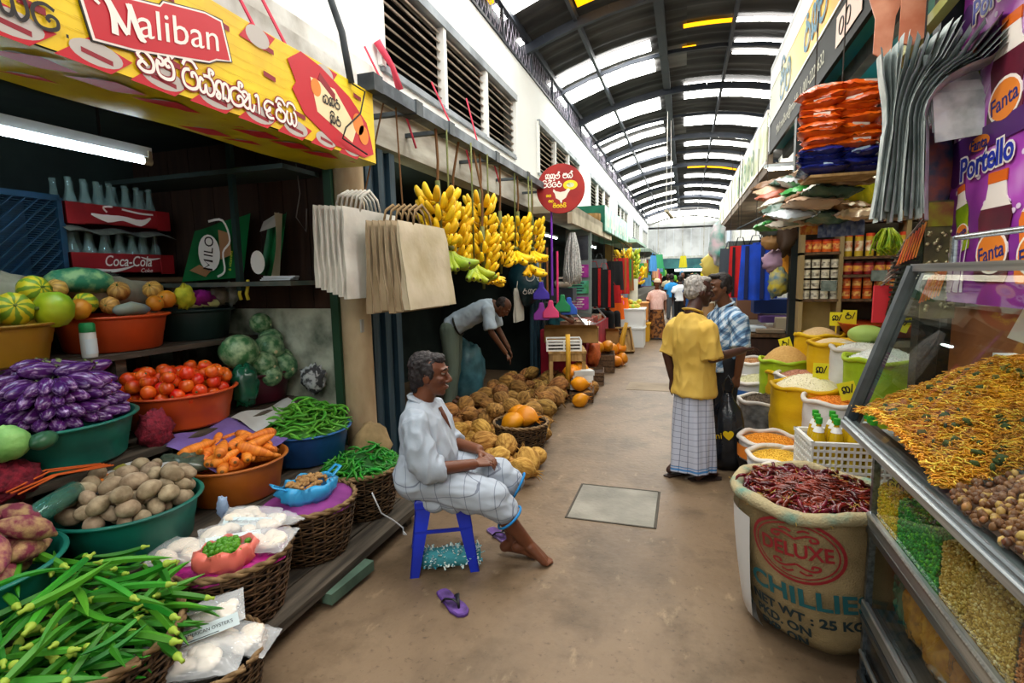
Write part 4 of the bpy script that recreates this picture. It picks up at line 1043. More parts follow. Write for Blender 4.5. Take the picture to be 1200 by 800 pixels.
M_plum = mat('plum_cloth', '#8a3a86', .85, '#6d2a6c', 6, bump=.2)
def cover(name, lab, m, c, r, z, dz=.03, seed=0., sag=.0, cat='cloth', tilt=0., n=40):
    g = G(); g.lathe([(.001, dz), (r*.4, dz*.9), (r*.75, dz*.5), (r, 0), (r*1.02, -.02-sag)], n, wob=lambda q, v: 1+.06*math.sin(q*5+seed)*v)
    g.v = [(x, y, zz+.008*noise.noise(Vector((x*20, y*20, seed)))) for x, y, zz in g.v]
    return tag(g.build(name, m, smooth=True, loc=(c[0], c[1], z), rot=(tilt, 0, 0)), lab, cat)
cover('net_bag', 'bright magenta net spread under the mushroom packets', M_mag, (-1.93, 1.74), .25, .425, .02, 1)
cover('cloth_cover', 'plum coloured cloth covering the ginger basket', M_plum, (-1.97, 2.3), .25, .425, .03, 2)
# open carrier bags with loose goods
def open_bag(name, lab, m, c, rx, ry, h, z, fill, fm, rot=0., handles=True, fr=.008, n=70):
    t = thing(name, lab, 'bag', (c[0], c[1], z), rot)
    g = G(); g.lathe([(.01, 0), (.8, .0), (1.0, h*.35), (1.02, h*.75), (.9, h), (.86, h*.97), (.93, h*.7), (.9, h*.3)], 40, sx=rx, sy=ry, wob=lambda q, v: 1+.07*math.sin(q*4+v*3)+.03*math.sin(q*9+1))
    g.v = [(x*(1+d), y*(1+d), zz+(.008*math.sin(math.atan2(y, x)*6)+.25*rx*d)*(zz/h)) for x, y, zz in g.v for d in (.35*abs(noise.noise(Vector((x*26, y*26, zz*26+rx))))-.08,)]
    g.build('bag_film', m, t, smooth=True)
    if handles:
        for s in (-1, 1):
            g = G(); g.tube([(s*rx*.85, ry*.3, h*.9), (s*(rx+.04), ry*.25, h+.03), (s*(rx+.045), -ry*.05, h+.025), (s*rx*.85, -ry*.2, h*.9)], .013, 6, flat=.4); g.build('handle', m, t, smooth=True)
    g = G()
    for k in range(n):
        q = rnd(0, 6.28); e = math.sqrt(random.random())*.8
        fill(g, Vector((rx*e*math.cos(q), ry*e*math.sin(q), h*.72+.03*(1-e*e)+rnd(-.01, .012))))
    g.build('contents', fm, t, smooth=True)['kind'] = 'stuff'
    return t
M_coral = mat('coral_film', '#f07a6a', .3, alpha=.72, spec=.6); M_cyan = mat('sky_blue_film', '#3aa6df', .3, alpha=.82, spec=.6)
open_bag('carrier_bag', 'coral plastic bag of small green limes on the mushroom basket', M_coral, (-1.83, 1.63), .115, .09, .1, .42, lambda g, p: g.ell(p, (.016, .013, .011), 7, 5, rot=(rnd(0, 3), rnd(0, 3), 0)), mat('lime_green', '#5f9a24', .4, '#3d7a1a', 12), rot=.9, handles=False)
open_bag('carrier_bag', 'sky blue plastic bag of ginger on the plum cloth', M_cyan, (-1.93, 2.28), .15, .12, .1, .44, lambda g, p: (g.ell(p, (.026, .013, .012), 8, 5, rot=(rnd(-.3, .3), rnd(-.3, .3), rnd(0, 3))), g.ell(p+Vector((rnd(-.02, .02), rnd(-.02, .02), .006)), (.014, .01, .01), 7, 5)), mat('ginger_skin', '#b08a57', .8, '#8b6338', 20, bump=.3), rot=1.2, n=36)
# newspaper, bags and cloth among the basins
def sheet_obj(name, lab, m, fn, nu=14, nv=14, cat='paper', th=0.):
    g = G(); g.grid(fn, nu, nv); return tag(g.build(name, m, smooth=True), lab, cat)
M_news = mat('newsprint', '#c9cbc9', .85, '#a9abaa', 3)
def bl(P, u, v, w=.008, f=11, s=0.):
    a = Vector(P[0]).lerp(Vector(P[1]), u); b = Vector(P[3]).lerp(Vector(P[2]), u); p = a.lerp(b, v)
    p.z += w*noise.noise(Vector((u*f, v*f, s))); return p
NP = [(-2.52, 1.42, .74), (-2.6, 1.78, .76), (-2.36, 1.95, .72), (-2.3, 1.5, .66)]
o = sheet_obj('newspaper', 'crumpled newspaper lining the back of the potato basin', M_news, lambda u, v: bl(NP, u, v, .02, 6))
g = G()
for k, (u, v, su, sv, mm) in enumerate(((.55, .15, .2, .25, M_orangep), (.82, .2, .14, .25, mat('print_olive', '#7d7a2c', .6)), (.2, .45, .2, .12, M_blackp), (.66, .12, .06, .3, M_whitep))):
    g = G(); g.grid(lambda a, b: bl(NP, u+su*(a-.5), v+sv*(b-.5), .02, 6)+Vector((0, 0, .002)), 6, 6); g.build('printed_picture', mm, o, smooth=True)
M_dkbag = mat('dark_plastic_bag', '#2c3630', .18, '#4d5a4b', 9, alpha=.92, spec=.7)
lump('plastic_bag', 'dark transparent bag of greens between the potatoes and the carrots', 'bag', M_dkbag, (-2.42, 1.98, .7), (.12, .1, .05), .4, 12, (0, .2, 1.0), seed=3)
sheet_obj('purple_cloth', 'lilac cloth spread behind the carrots', M_pur, lambda u, v: Vector((-2.62+.38*v, 1.98+.52*u, .80-.1*v+.02*math.sin(u*9+v*4)-.04*abs(u-.5))), 24, 14, 'cloth')
sheet_obj('white_sheet', 'white paper sheet between the purple cloth and the beans', M_news, lambda u, v: Vector((-2.62+.2*v, 2.45+.5*u, .8-.06*v+.015*math.sin(u*8+v*5))), 16, 8)
lump('crumpled_paper', 'crumpled black and white newspaper by the green edge of the partition', 'paper', mat('crumpled_news', '#aeb2b2', .85, '#3b3d3f', 18, detail=3, lo=.45, hi=.55), (-2.5, 3.08, .93), (.1, .06, .1), .5, 9, sharp=True, seed=4)
t = thing('plastic_bottle', 'green tinted plastic bottle with yellow cap lying by the potatoes', 'bottle', (-2.37, 1.34, .76)); t.rotation_euler = (R(90), R(12), R(28))
g = G(); g.lathe([(.001, -.14), (.035, -.14), (.042, -.13), (.042, .06), (.034, .1), (.015, .135), (.014, .15)], 18); g.build('bottle_body', mat('green_pet', '#3f7a6c', .1, alpha=.6, spec=.8), t, smooth=True)
g = G(); g.cyl((0, 0, .148), (0, 0, .18), .018); g.build('cap', M_yel, t, smooth=True, auto=40)
g = G(); g.lathe([(.001, -.13), (.034, -.13), (.036, -.05), (.02, .0), (.001, .0)], 12, sx=.95); g.build('bottle_contents', mat('dried_scraps', '#6d6b42', .8, '#2b3a33', 20), t, smooth=True)
t = thing('spray_bottle', 'white labelled bottle with green cap between the top basins', 'bottle', (-3.03, 1.97, 1.235))
g = G(); g.lathe([(.001, 0), (.035, 0), (.037, .01), (.037, .13), (.033, .14), (.001, .14)], 16); g.build('bottle_body', mat('white_plastic', '#cfd6d2', .4), t, smooth=True, auto=50)
g = G(); g.lathe([(.037, .135), (.037, .175), (.03, .185), (.001, .186)], 16); g.build('cap', mat('cap_green', '#127a3e', .4), t, smooth=True, auto=50)
g = G(); g.lathe([(.0375, .02), (.0375, .1)], 16, a0=-1, a1=1.2); g.build('label_sheet', M_label, t)
def veg_ball(): pass
t = lump('cabbage', 'pale green cabbage at the very edge of the eggplant basin', 'vegetable', mat('cabbage_leaf', '#9ccf7a', .5, '#5fa04a', 7, bump=.5), (-2.56, 1.315, 1.0), (.075, .075, .07), .12, 16, seed=1)
t = lump('cucumber', 'dark green cucumber between the cabbage and the eggplants', 'vegetable', mat('cucumber_skin', '#1d4a33', .3, '#3a6a4a', 9), (-2.52, 1.42, .985), (.04, .07, .036), .06, 9, (0, 0, .5))
M_rednet = mat('red_net', '#8c1f33', .8, '#561020', 40, bump=.8, bscale=60)
lump('net_sack', 'crumpled dark red net sack between the eggplant and tomato basins', 'sack', M_rednet, (-2.63, 1.98, .86), (.07, .09, .1), .5, 10, sharp=True, seed=9)
lump('net_sack', 'crumpled red net sack under the eggplant basin at the near end', 'sack', M_rednet, (-2.6, 1.32, .84), (.08, .12, .08), .5, 10, sharp=True, seed=12)
lump('green_bag', 'dark green plastic sheet between the tomatoes and the melons', 'bag', mat('green_film', '#0d5238', .25, '#0a3a2a', 6, spec=.6), (-2.68, 2.64, .96), (.08, .09, .14), .4, 9, sharp=True, seed=5)
for i in range(5):
    g = G(); g.tube([(rnd(-.02, .02), -.16, .01), (rnd(-.02, .02), 0, .02+rnd(0, .02)), (.02, .2, .0)], .004, 5); tag(g.build('straw_string', mat('orange_string', '#c8581c', .6), loc=(-2.54+.02*i, 1.43, .81), smooth=True), 'orange plastic string lying in front of the eggplant basin', 'string', 'orange strings by the red net')
M_beige = mat('beige_cloth', '#a39c84', .9, '#7d7763', 6, bump=.3)
lump('sack_cloth', 'beige sacking behind the squashes below the blue crate', 'cloth', M_beige, (-3.42, 1.85, 1.56), (.1, .2, .12), .35, 7, seed=2)
lump('sack_cloth', 'beige sacking under the lower red crate behind the pumpkins', 'cloth', M_beige, (-3.46, 2.45, 1.56), (.1, .26, .1), .35, 7, seed=5)
lump('foil_wrap', 'crumpled silver foil at the foot of the lower red crate', 'foil', mat('silver_foil', '#b8bcc0', .25, '#5d6468', 30, metal=.9), (-3.5, 2.3, 1.68), (.06, .2, .03), .7, 18, sharp=True, seed=6)
for x, y, z, r, m, lab in ((-3.1, 2.63, 1.53, (.06, .06, .075), mat('yellow_rag', '#c7c02a', .7, '#8f9a1c', 14), 'yellow crumpled cloth at the left of the dark basin'), (-3.12, 2.76, 1.52, (.06, .09, .055), mat('magenta_rag', '#a01a8c', .7, '#6d0f60', 12), 'magenta crumpled cloth in the dark basin'), (-3.16, 2.93, 1.52, (.08, .07, .07), mat('brown_film', '#5d5348', .3, '#857866', 16, spec=.6), 'brownish crumpled plastic bag in the dark basin'), (-3.14, 3.03, 1.53, (.06, .05, .08), mat('grey_film', '#8d918c', .25, '#5e625f', 16, spec=.7), 'grey crumpled plastic bag at the right of the dark basin')):
    lump('crumpled_cloth', lab, 'cloth', m, (x, y, z), r, .5, 12, sharp=True, seed=x*9+y)
lump('plastic_bag', 'clear blue scrap of bag between the potato and carrot basins', 'bag', mat('pale_blue_film', '#9bb6d6', .3, alpha=.7), (-2.15, 1.92, .52), (.022, .03, .055), .5, 9, sharp=True, seed=8)
# hook of wire hanging from the step, sack behind the chilli basket
g = G(); g.tube([(-1.72, 2.56, .38), (-1.69, 2.6, .24), (-1.655, 2.68, .16), (-1.62, 2.72, .1), (-1.62, 2.72, .06), (-1.61, 2.735, .05), (-1.6, 2.72, .06), (-1.615, 2.715, .08)], .0045, 5)
tag(g.build('wire_hook', mat('white_wire', '#c9ccd0', .4), smooth=True), 'thin pale wire with a hooked end hanging beside the ginger basket', 'wire')
lump('paper_sack', 'folded tan paper sack standing behind the green chilli basket', 'sack', mat('tan_paper', '#a08a62', .85, '#7d6a48', 7, bump=.2), (-2.08, 3.12, .42), (.12, .17, .2), .25, 6, sharp=True, seed=3)
# ------------------------------------------------------------------ people
def cap(g, a, b, ra, rb=None, n=14):
    """tapered capsule"""
    a = Vector(a); b = Vector(b); rb = ra if rb is None else rb; d = (b-a); l = d.length
    if l < 1e-5: g.ell(a, ra); return
    d.normalize(); P = []; rr = []
    for q in (90, 60, 35, 12): P.append(a-d*ra*math.sin(R(q))); rr.append(max(1e-4, ra*math.cos(R(q))))
    P.append(a); rr.append(ra); P.append(b); rr.append(rb)
    for q in (12, 35, 60, 90): P.append(b+d*rb*math.sin(R(q))); rr.append(max(1e-4, rb*math.cos(R(q))))
    g.tube(P, rr, n)
def chain(g, pts, rr, n=14):
    for i in range(len(pts)-1): cap(g, pts[i], pts[i+1], rr[i], rr[i+1], n)
def fuse(g, name, m, parent, voxel, smooth=4, fold=None, sm=.5):
    o = g.build(name, m, parent, smooth=True)
    baked(o, ('REMESH', dict(mode='VOXEL', voxel_size=voxel, use_smooth_shade=True)), ('SMOOTH', dict(factor=sm, iterations=smooth)))
    me = o.data
    if fold:
        nrm = [v.normal.copy() for v in me.vertices]
        for v, n_ in zip(me.vertices, nrm): v.co += n_*fold(v.co, n_)
    me.polygons.foreach_set('use_smooth', [True]*len(me.polygons)); me.update()
    return o
def hand(g, wrist, d, nrm, size=.17, curl=.5, side=1, spread=.18, thumb=.7):
    """palm and five separate fingers; d runs to the fingers, nrm out of the back of the hand"""
    w = Vector(wrist); d = Vector(d).normalized(); nrm = Vector(nrm); nrm = (nrm-d*nrm.dot(d)).normalized(); x = d.cross(nrm)*side   # x: towards the thumb
    pl = size*.5
    for k in range(4):
        q = (k-1.5)/1.5
        cap(g, w+x*(-q*.012), w+d*pl+x*(-q*size*.19), .014, .0115, 10)
    for k, (ln, r) in enumerate(((.44, .0085), (.5, .009), (.46, .0087), (.36, .0075))):
        q = (k-1.5)/1.5; p = w+d*pl+x*(-q*size*.19); dd = (d-x*q*spread).normalized(); a = curl*.5
        for s, f in enumerate((.42, .33, .25)):
            di = dd*math.cos(a)-nrm*math.sin(a); e = p+di*ln*size*f; cap(g, p, e, r*(1-.08*s), r*(.94-.1*s), 8); p = e; a += curl*.75
    p = w+d*pl*.3+x*size*.12; dt = (d*.7+x*thumb-nrm*.25).normalized()
    cap(g, w+d*pl*.12+x*.012, p, .014, .012, 10)
    for s, f in enumerate((.26, .2)):
        e = p+dt*size*f*1.1; cap(g, p, e, .0105-.001*s, .0095-.001*s, 8); p = e; dt = (dt*.8+d*.5-nrm*.15).normalized()
def foot(g, ank, fwd, L=.24, toe_drop=.0, r=.034):
    a = Vector(ank); f = Vector(fwd).normalized(); s = f.cross(Vector((0, 0, 1))).normalized(); up = s.cross(f)
    heel = a-f*L*.2-up*(.045); cap(g, a, heel, r, r*.95, 10)
    ball = a+f*L*.5-up*(.052+toe_drop)
    for q in (-1, 0, 1): cap(g, a+s*q*.012-up*.01+f*.02, ball+s*q*.026, r*.9, .02, 10)
    cap(g, heel, ball, r*.75, .02, 10)
    for k in range(5):
        q = (k-2)/2; b = ball+s*q*.034; rr = .0135 if k == 0 else .0095
        cap(g, b, b+f*(.052-.012*abs(k-1)*.8)-up*.004, rr, rr*.85, 8)
    return ball
def torso(g, secs, n=30, ex=2.4):
    """closed loft of rounded sections (centre, half width, half depth) with flat ends, used for shirts"""
    C_ = [Vector(a[0]) for a in secs]; vs = []; m_ = len(secs)
    for i, (c, hw, hd) in enumerate(secs):
        t = (C_[min(i+1, m_-1)]-C_[max(i-1, 0)]).normalized(); l = Vector((0, 1, 0)); d = t.cross(l).normalized()
        for k in range(n):
            q = 2*PI*k/n; cx, sx = math.cos(q), math.sin(q)
            vs.append(Vector(c)+l*(math.copysign(abs(cx)**(2/ex), cx)*hw)+d*(math.copysign(abs(sx)**(2/ex), sx)*hd))
    fs = [(i*n+k, i*n+(k+1) % n, (i+1)*n+(k+1) % n, (i+1)*n+k) for i in range(m_-1) for k in range(n)]
    fs += [tuple(range(n-1, -1, -1)), tuple((m_-1)*n+k for k in range(n))]
    g.add(vs, fs)
def crease(a=.012, f=7., st=(1, 1, 1), seed=0.):
    """cloth relief: soft billows and sharp creases running the long way of st"""
    def fn(p, n):
        q = Vector((p.x*st[0], p.y*st[1], p.z*st[2]))
        r = 1-abs(noise.noise(q*f+Vector((seed, 0, 3))))*2.2
        r2 = 1-abs(noise.noise(q*f*2.3+Vector((0, seed, 1))))*2.2
        return a*(.9*max(r, -.3)**1+.45*max(r2, -.3)-.2+.6*noise.noise(p*4+Vector((seed, 1, 0))))
    return fn
SKIN = {}
def skin(n, c, c2): 
    if n not in SKIN: SKIN[n] = mat(n, c, .48, c2, 5, sss=.05, bump=.06, bscale=60, spec=.45)
    return SKIN[n]
def head_geo(g, c, fw, up, s=1., nose=1., neck=None):
    """skull, jaw, nose, brow, lips and ears; fw is where the face looks"""
    c = Vector(c); f = Vector(fw).normalized(); u = Vector(up); u = (u-f*u.dot(f)).normalized(); l = u.cross(f)
    m = Matrix((f, l, u)).transposed()
    def P(x, y, z): return c+m @ (Vector((x, y, z))*s)
    E = lambda p, r, n=14: g.ell(P(*p), tuple(q*s for q in r), n, 9, rot=m)
    E((-.012, 0, .03), (.098, .076, .088), 20); E((.008, 0, -.02), (.078, .066, .085), 18)
    E((.032, 0, -.075), (.05, .047, .04)); E((.056, 0, -.096), (.026, .026, .02))
    E((.074, 0, .032), (.022, .05, .014)); 
    for q in (-1, 1):
        E((.062, q*.037, -.018), (.024, .024, .02)); E((.078, q*.032, .035), (.014, .02, .008)); E((-.004, q*.076, -.01), (.022, .009, .032), 10); E((.0, q*.08, -.005), (.014, .008, .02), 10)
        E((.093, q*.013, -.034), (.013*nose, .01, .009), 10)
    cap(g, P(.083, 0, .02), P(.108, 0, -.026), .0085*s, .0125*s*nose, 10)
    E((.086, 0, -.061), (.014, .024, .0062), 12); E((.083, 0, -.073), (.013, .021, .0072), 12)
    if neck is not None: cap(g, P(-.015, 0, -.06), neck, .056*s, .06*s, 16)
    return P, m
def face_parts(P, m, s, t, brow='#15100d', hair=None, lip='#5c2f28', closed=False):
    for q in (-1, 1):
        g = G(); g.ell(P(.0775, q*.031, .016), tuple(v*s for v in (.0105, .0125, .0105)), 10, 7, rot=m); o = g.build('eye', mat('eye_white', '#9a8d80', .35), t, smooth=True)
        g = G(); g.ell(P(.0845, q*.032, .016), tuple(v*s for v in (.0045, .0055, .0055)), 8, 5, rot=m); g.build('iris', mat('iris_dark', '#170d08', .15), o, smooth=True)
        g = G(); g.ell(P(.0805, q*.031, .0215), tuple(v*s for v in (.0095, .0155, .0062)), 10, 5, rot=m); g.build('eyelid', t['skin_'], t, smooth=True)
        g = G(); g.tube([P(.0925, q*.012, .036), P(.094, q*.028, .0415), P(.083, q*.048, .036)], [.003*s, .0042*s, .002*s], 6); g.build('eyebrow', mat('brow_'+brow, brow, .8), t, smooth=True)
    g = G(); g.tube([P(.09, -.021, -.067), P(.0985, 0, -.0665), P(.09, .021, -.067)], [.001*s, .0022*s, .001*s], 5); g.build('mouth_line', mat('lip_line', lip, .6), t, smooth=True)
def hair_obj(P, m, s, t, c, c2, blobs, rough=.6, amp=.006, voxel=.006, name='hair'):
    g = G()
    for p, r in blobs: g.ell(P(*p), tuple(v*s for v in r), 16, 10, rot=m)
    o = fuse(g, name, mat('hair_'+c, c, rough, c2, 60, stretch=(1, 1, .25), bump=.5, bscale=160), t, voxel, 2, lambda p, n: amp*noise.noise(p*60)+amp*.7*noise.noise(p*140))
    return o
def cloth_fold(a=.008, f=7., vert=0., seed=0.):
    def fn(p, n):
        q = p.copy(); q.z *= (1-vert)
        return a*(noise.noise(q*f+Vector((seed, 0, 0)))+.6*abs(noise.noise(q*f*2.1+Vector((0, seed, 0))))-.3)
    return fn

# ---- seated man -----------------------------------------------------------------------------------
YAW1 = math.atan2(.22, .975)
sk = skin('skin_brown', '#5c3522', '#6d4029')
man = thing('person', 'man in white shirt and checked sarong sitting on the blue stool, bare ankles crossed', 'person', (-1.3, 2.64, 0), YAW1)
g = G()
HC = (-.045, 0, 1.085)
P, m = head_geo(g, HC, (1, -.03, -.03), (0, 0, 1), 1.02, 1.1, neck=(-.1, 0, .93))
cap(g, (-.1, 0, .95), (-.1, 0, .8), .058, .07); cap(g, (-.1, -.15, .845), (-.1, .15, .845), .04)
cap(g, (-.09, 0, .8), (-.09, 0, .55), .09, .1)
chain(g, [(-.11, -.18, .855), (-.03, -.235, .615), (.195, -.09, .6)], [.042, .042, .03])
chain(g, [(-.11, .18, .855), (-.01, .22, .63), (.2, .085, .625)], [.042, .042, .03])
hand(g, (.19, -.085, .6), (.8, .42, .02), (.1, -.25, .9), .165, .75, -1)
hand(g, (.2, .075, .615), (.75, -.5, -.12), (.25, .3, .9), .165, .6, 1)
for q, kn, an in ((-1, (.31, -.125, .43), (.485, -.045, .125)), (1, (.335, .1, .475), (.395, .055, .085))):
    cap(g, (-.08, q*.09, .52), kn, .09, .06); k2 = Vector(kn)-Vector((0, 0, .01))
    mid = k2.lerp(Vector(an), .35)+Vector((-.018, 0, 0)); chain(g, [k2, mid, an], [.056, .053, .035])
foot(g, (.485, -.045, .125), (.88, -.02, -.36), .24, .0)
foot(g, (.395, .055, .085), (.95, -.12, -.1), .24, .0)
body = fuse(g, 'body', sk, man, .0055, 3)
man['skin_'] = sk; face_parts(P, m, 1.02, man); del man['skin_']
hair_obj(P, m, 1.02, man, '#131011', '#2c2627', [((-.036, 0, .05), (.092, .082, .08)), ((-.055, 0, .0), (.07, .082, .08)), ((-.082, 0, -.055), (.034, .06, .055)), ((.03, .0, .088), (.05, .055, .032)), ((-.004, .066, .022), (.04, .02, .05)), ((-.004, -.066, .022), (.04, .02, .05))], amp=.007)
M_shirtw = mat('white_shirt_cotton', '#a9b3be', .85, '#9ca7b3', 4, bump=.08, bscale=120)
g = G()
torso(g, [((-.095, 0, .49), .165, .135), ((-.08, 0, .56), .178, .155), ((-.065, 0, .64), .172, .15), ((-.075, 0, .74), .17, .135), ((-.09, 0, .82), .178, .118), ((-.1, 0, .875), .165, .095), ((-.1, 0, .91), .13, .075), ((-.1, 0, .935), .085, .066)])
g.tube([(-.1, -.13, .865), (-.1, -.18, .845), (-.075, -.215, .76), (-.045, -.232, .66), (.0, -.225, .615), (.045, -.2, .612)], [.06, .075, .074, .074, .07, .06], 16)
g.tube([(-.1, .13, .865), (-.1, .18, .845), (-.06, .21, .76), (-.02, .225, .67), (.02, .215, .635), (.06, .185, .63)], [.06, .075, .074, .074, .07, .058], 16)
shirt = fuse(g, 'shirt', M_shirtw, man, .008, 2, crease(.017, 9., (1, 1, .45), 3.))
g = G()   # collar
for q in (-1, 1):
    g.tube([(-.165, q*.01, .97), (-.145, q*.058, .965), (-.09, q*.072, .945), (-.03, q*.05, .9), (-.005, q*.03, .86)], [.022, .024, .026, .026, .006], 8, flat=.3, up=(0, 0, 1))
g.build('collar', M_shirtw, man, smooth=True)
g = G(); g.tube([(-.0, -.01, .9), (.03, -.008, .84), (.06, 0, .77)], [.014, .012, .002], 8, flat=.4, up=(0, 1, 0)); g.build('open_neck', sk, man, smooth=True)
M_sar = check_mat('sarong_check', '#a5afbb', '#3d4158', 13., 13., .05, None, rough=.9, coords='Object')
def rot_coords(m, e, sc=(1, 1, 1)):
    nt = m.node_tree; tc = [n for n in nt.nodes if n.type == 'TEX_COORD'][0]; lk = [l for l in nt.links if l.from_node == tc][0]; to = lk.to_socket; fr = lk.from_socket
    mp = nt.nodes.new('ShaderNodeMapping'); mp.inputs['Rotation'].default_value = e; mp.inputs['Scale'].default_value = sc; nt.links.new(fr, mp.inputs[0]); nt.links.new(mp.outputs[0], to)
rot_coords(M_sar, (R(45), 0, R(8)))
g = G()
for q in (-1, 1): cap(g, (-.12, q*.1, .535), (-.1, q*.1, .58), .125, .115)
cap(g, (-.1, -.1, .52), (.3, -.125, .425), .11, .085); cap(g, (-.1, .1, .52), (.325, .1, .475), .11, .078)
cap(g, (-.05, 0, .52), (.16, 0, .47), .1, .075)
cap(g, (.29, -.125, .42), (.355, -.11, .35), .085, .076); cap(g, (.31, .1, .46), (.37, .1, .43), .08, .076); cap(g, (.18, -.03, .44), (.3, -.05, .39), .08, .07)
for x in (-.1, .0, .1): cap(g, (x, -.1, .5-.06), (x+.08, -.12, .44-.05), .06, .05)
sar = fuse(g, 'sarong', M_sar, man, .008, 3, crease(.014, 8., (.4, 1, 1), 5.))
M_bord = mat('sarong_border', '#1f78b4', .85)
def hem_ring(c, ax, r, nm='sarong_border', w=.007, m=M_bord, parent=man, sq=1.):
    ax = Vector(ax).normalized(); q = ax.to_track_quat('Z', 'X').to_matrix(); g = G()
    g.tube([Vector(c)+q @ Vector((math.cos(2*PI*i/28)*r, math.sin(2*PI*i/28)*r*sq, 0)) for i in range(28)], w, 6, closed=True); g.build(nm, m, parent, smooth=True)
hem_ring((.392, -.104, .305), (.5, .08, -.62), .079); hem_ring((.425, .1, .402), (.8, 0, -.42), .08)

# ---- stool, slippers, rag ------------------------------------------------------------------------
M_stool = mat('blue_stool_plastic', '#0f2fc0', .35, '#0c249a', 4, spec=.5)
st = thing('plastic_stool', 'bright blue plastic stool under the seated man', 'stool', (-1.31, 2.64, 0), R(27))
g = G(); zt = .428
g.lathe([(.001, zt), (.15, zt), (.2, zt-.004), (.214, zt-.02), (.214, zt-.06), (.2, zt-.06), (.195, zt-.02), (.001, zt-.018)], 4, rot=Matrix.Rotation(R(45), 3, 'Z')); 
ob = g.build('seat', M_stool, st); bv = ob.modifiers.new('bevel', 'BEVEL'); bv.width = .012; bv.segments = 2
for sx in (-1, 1):
    for sy in (-1, 1):
        g = G(); t0 = .125; b0 = .178
        for ax in (0, 1):
            w = .08
            def q(f, z, k): 
                e = lerp(t0, b0, 1-z/zt)+.012
                return (sx*(e-(k*w if ax == 0 else 0)), sy*(e-(k*w if ax else 0)), z)
            vs = [q(0, 0, 0), q(0, 0, .62), q(0, zt-.03, 1.05), q(0, zt-.03, 0)]
            off = Vector((0, -sy*.006, 0)) if ax == 0 else Vector((-sx*.006, 0, 0))
            vv = [Vector(p) for p in vs]+[Vector(p)+off for p in vs]
            g.add(vv, [(0, 1, 2, 3), (7, 6, 5, 4), (0, 4, 5, 1), (1, 5, 6, 2), (2, 6, 7, 3), (3, 7, 4, 0)])
        g.build('leg', M_stool, st)
for a, b in (((-1, -1), (1, -1)), ((1, -1), (1, 1)), ((1, 1), (-1, 1)), ((-1, 1), (-1, -1))):
    g = G(); e = .155; g.bar((a[0]*e, a[1]*e, .24), (b[0]*e, b[1]*e, .24), .012, .018); g.build('rung', M_stool, st)
    g = G(); e = .142; A = Vector((a[0]*e, a[1]*e, zt-.03)); B = Vector((b[0]*e, b[1]*e, zt-.03)); mid = (A+B)/2
    for s, e_ in ((A, .3), (B, .3)):
        g.add([s, s.lerp(mid, .55), s.lerp(mid, .25)-Vector((0, 0, .03)), s-Vector((0, 0, .12))], [(0, 1, 2, 3), (3, 2, 1, 0)])
    g.build('corner_web', M_stool, st)
M_slip = mat('purple_foam', '#5b3a86', .7, '#4a2d70', 12); M_slip2 = mat('lilac_foam', '#8e78b0', .7); M_strap = mat('black_strap', '#14141a', .5)
def slipper(lab, loc, rz, m=M_slip, s=1.):
    t = thing('flip_flop', lab, 'slipper', loc, rz); t.scale = (s, s, s)
    pts = [(-.12, -.028), (-.128, 0), (-.12, .028), (-.09, .036), (-.02, .036), (.05, .047), (.1, .042), (.128, .02), (.132, -.004), (.115, -.03), (.06, -.044), (0, -.038), (-.09, -.034)]
    g = G(); g.slab(pts, .016); o = g.build('sole', m, t); b = o.modifiers.new('bevel', 'BEVEL'); b.width = .005; b.segments = 2
    g = G(); g.slab([(x*.93, y*.86) for x, y in pts], .0015, Matrix.Translation((0, 0, .0162))); g.build('insole', mat('insole_purple', '#6d4c98', .8, '#3d2a55', 14), t)
    for q in (-1, 1):
        g = G(); g.tube([(-.03, q*.037, .012), (-.005, q*.034, .038), (.04, q*.012, .05), (.068, 0, .042), (.075, 0, .016)], [.012, .012, .01, .008, .006], 8, flat=.4, up=(0, 0, 1)); g.build('strap', M_strap, t, smooth=True)
slipper('purple flip-flop with black strap lying alone on the floor before the stool', (-1.08, 2.245, .0), R(-38))
slipper('lilac flip-flop half hidden behind the man\'s crossed feet', (-1.07, 2.96, .0), R(-35), M_slip2)
rg = G()
random.seed(4)
P_ = [(lerp(-.17, .15, k/9), .03*math.sin(k), .055+.015*math.sin(k*1.7)) for k in range(10)]
for k in range(330):
    t_ = random.random(); a = rnd(0, 6.28); c = Vector((lerp(-.17, .15, t_), 0, .07)); r = .05
    n_ = Vector((rnd(-.3, .3), math.cos(a), math.sin(a))).normalized(); p = c+n_*r*.7
    if p.z < .02: p.z = .02
    rg.tube([p, p+n_*rnd(.01, .035)+Vector((rnd(-.02, .02), 0, rnd(-.01, .01)))], [.006, .005], 4, flat=.5)
mt = thing('rag_roll', 'shaggy turquoise and white rag roll lying under the blue stool', 'rag', (-1.21, 2.56, 0), R(24))
g = G(); g.tube([(-.18, 0, .06), (-.1, 0, .065), (.06, 0, .065), (.15, 0, .06)], [.04, .052, .052, .036], 14); g.build('core', mat('rag_core', '#3d8a94', .9), mt, smooth=True)
rg.build('shag', mat('rag_shag', '#2f8fa5', .85, '#e5efe9', 60, lo=.42, hi=.55), mt)['kind'] = 'stuff'

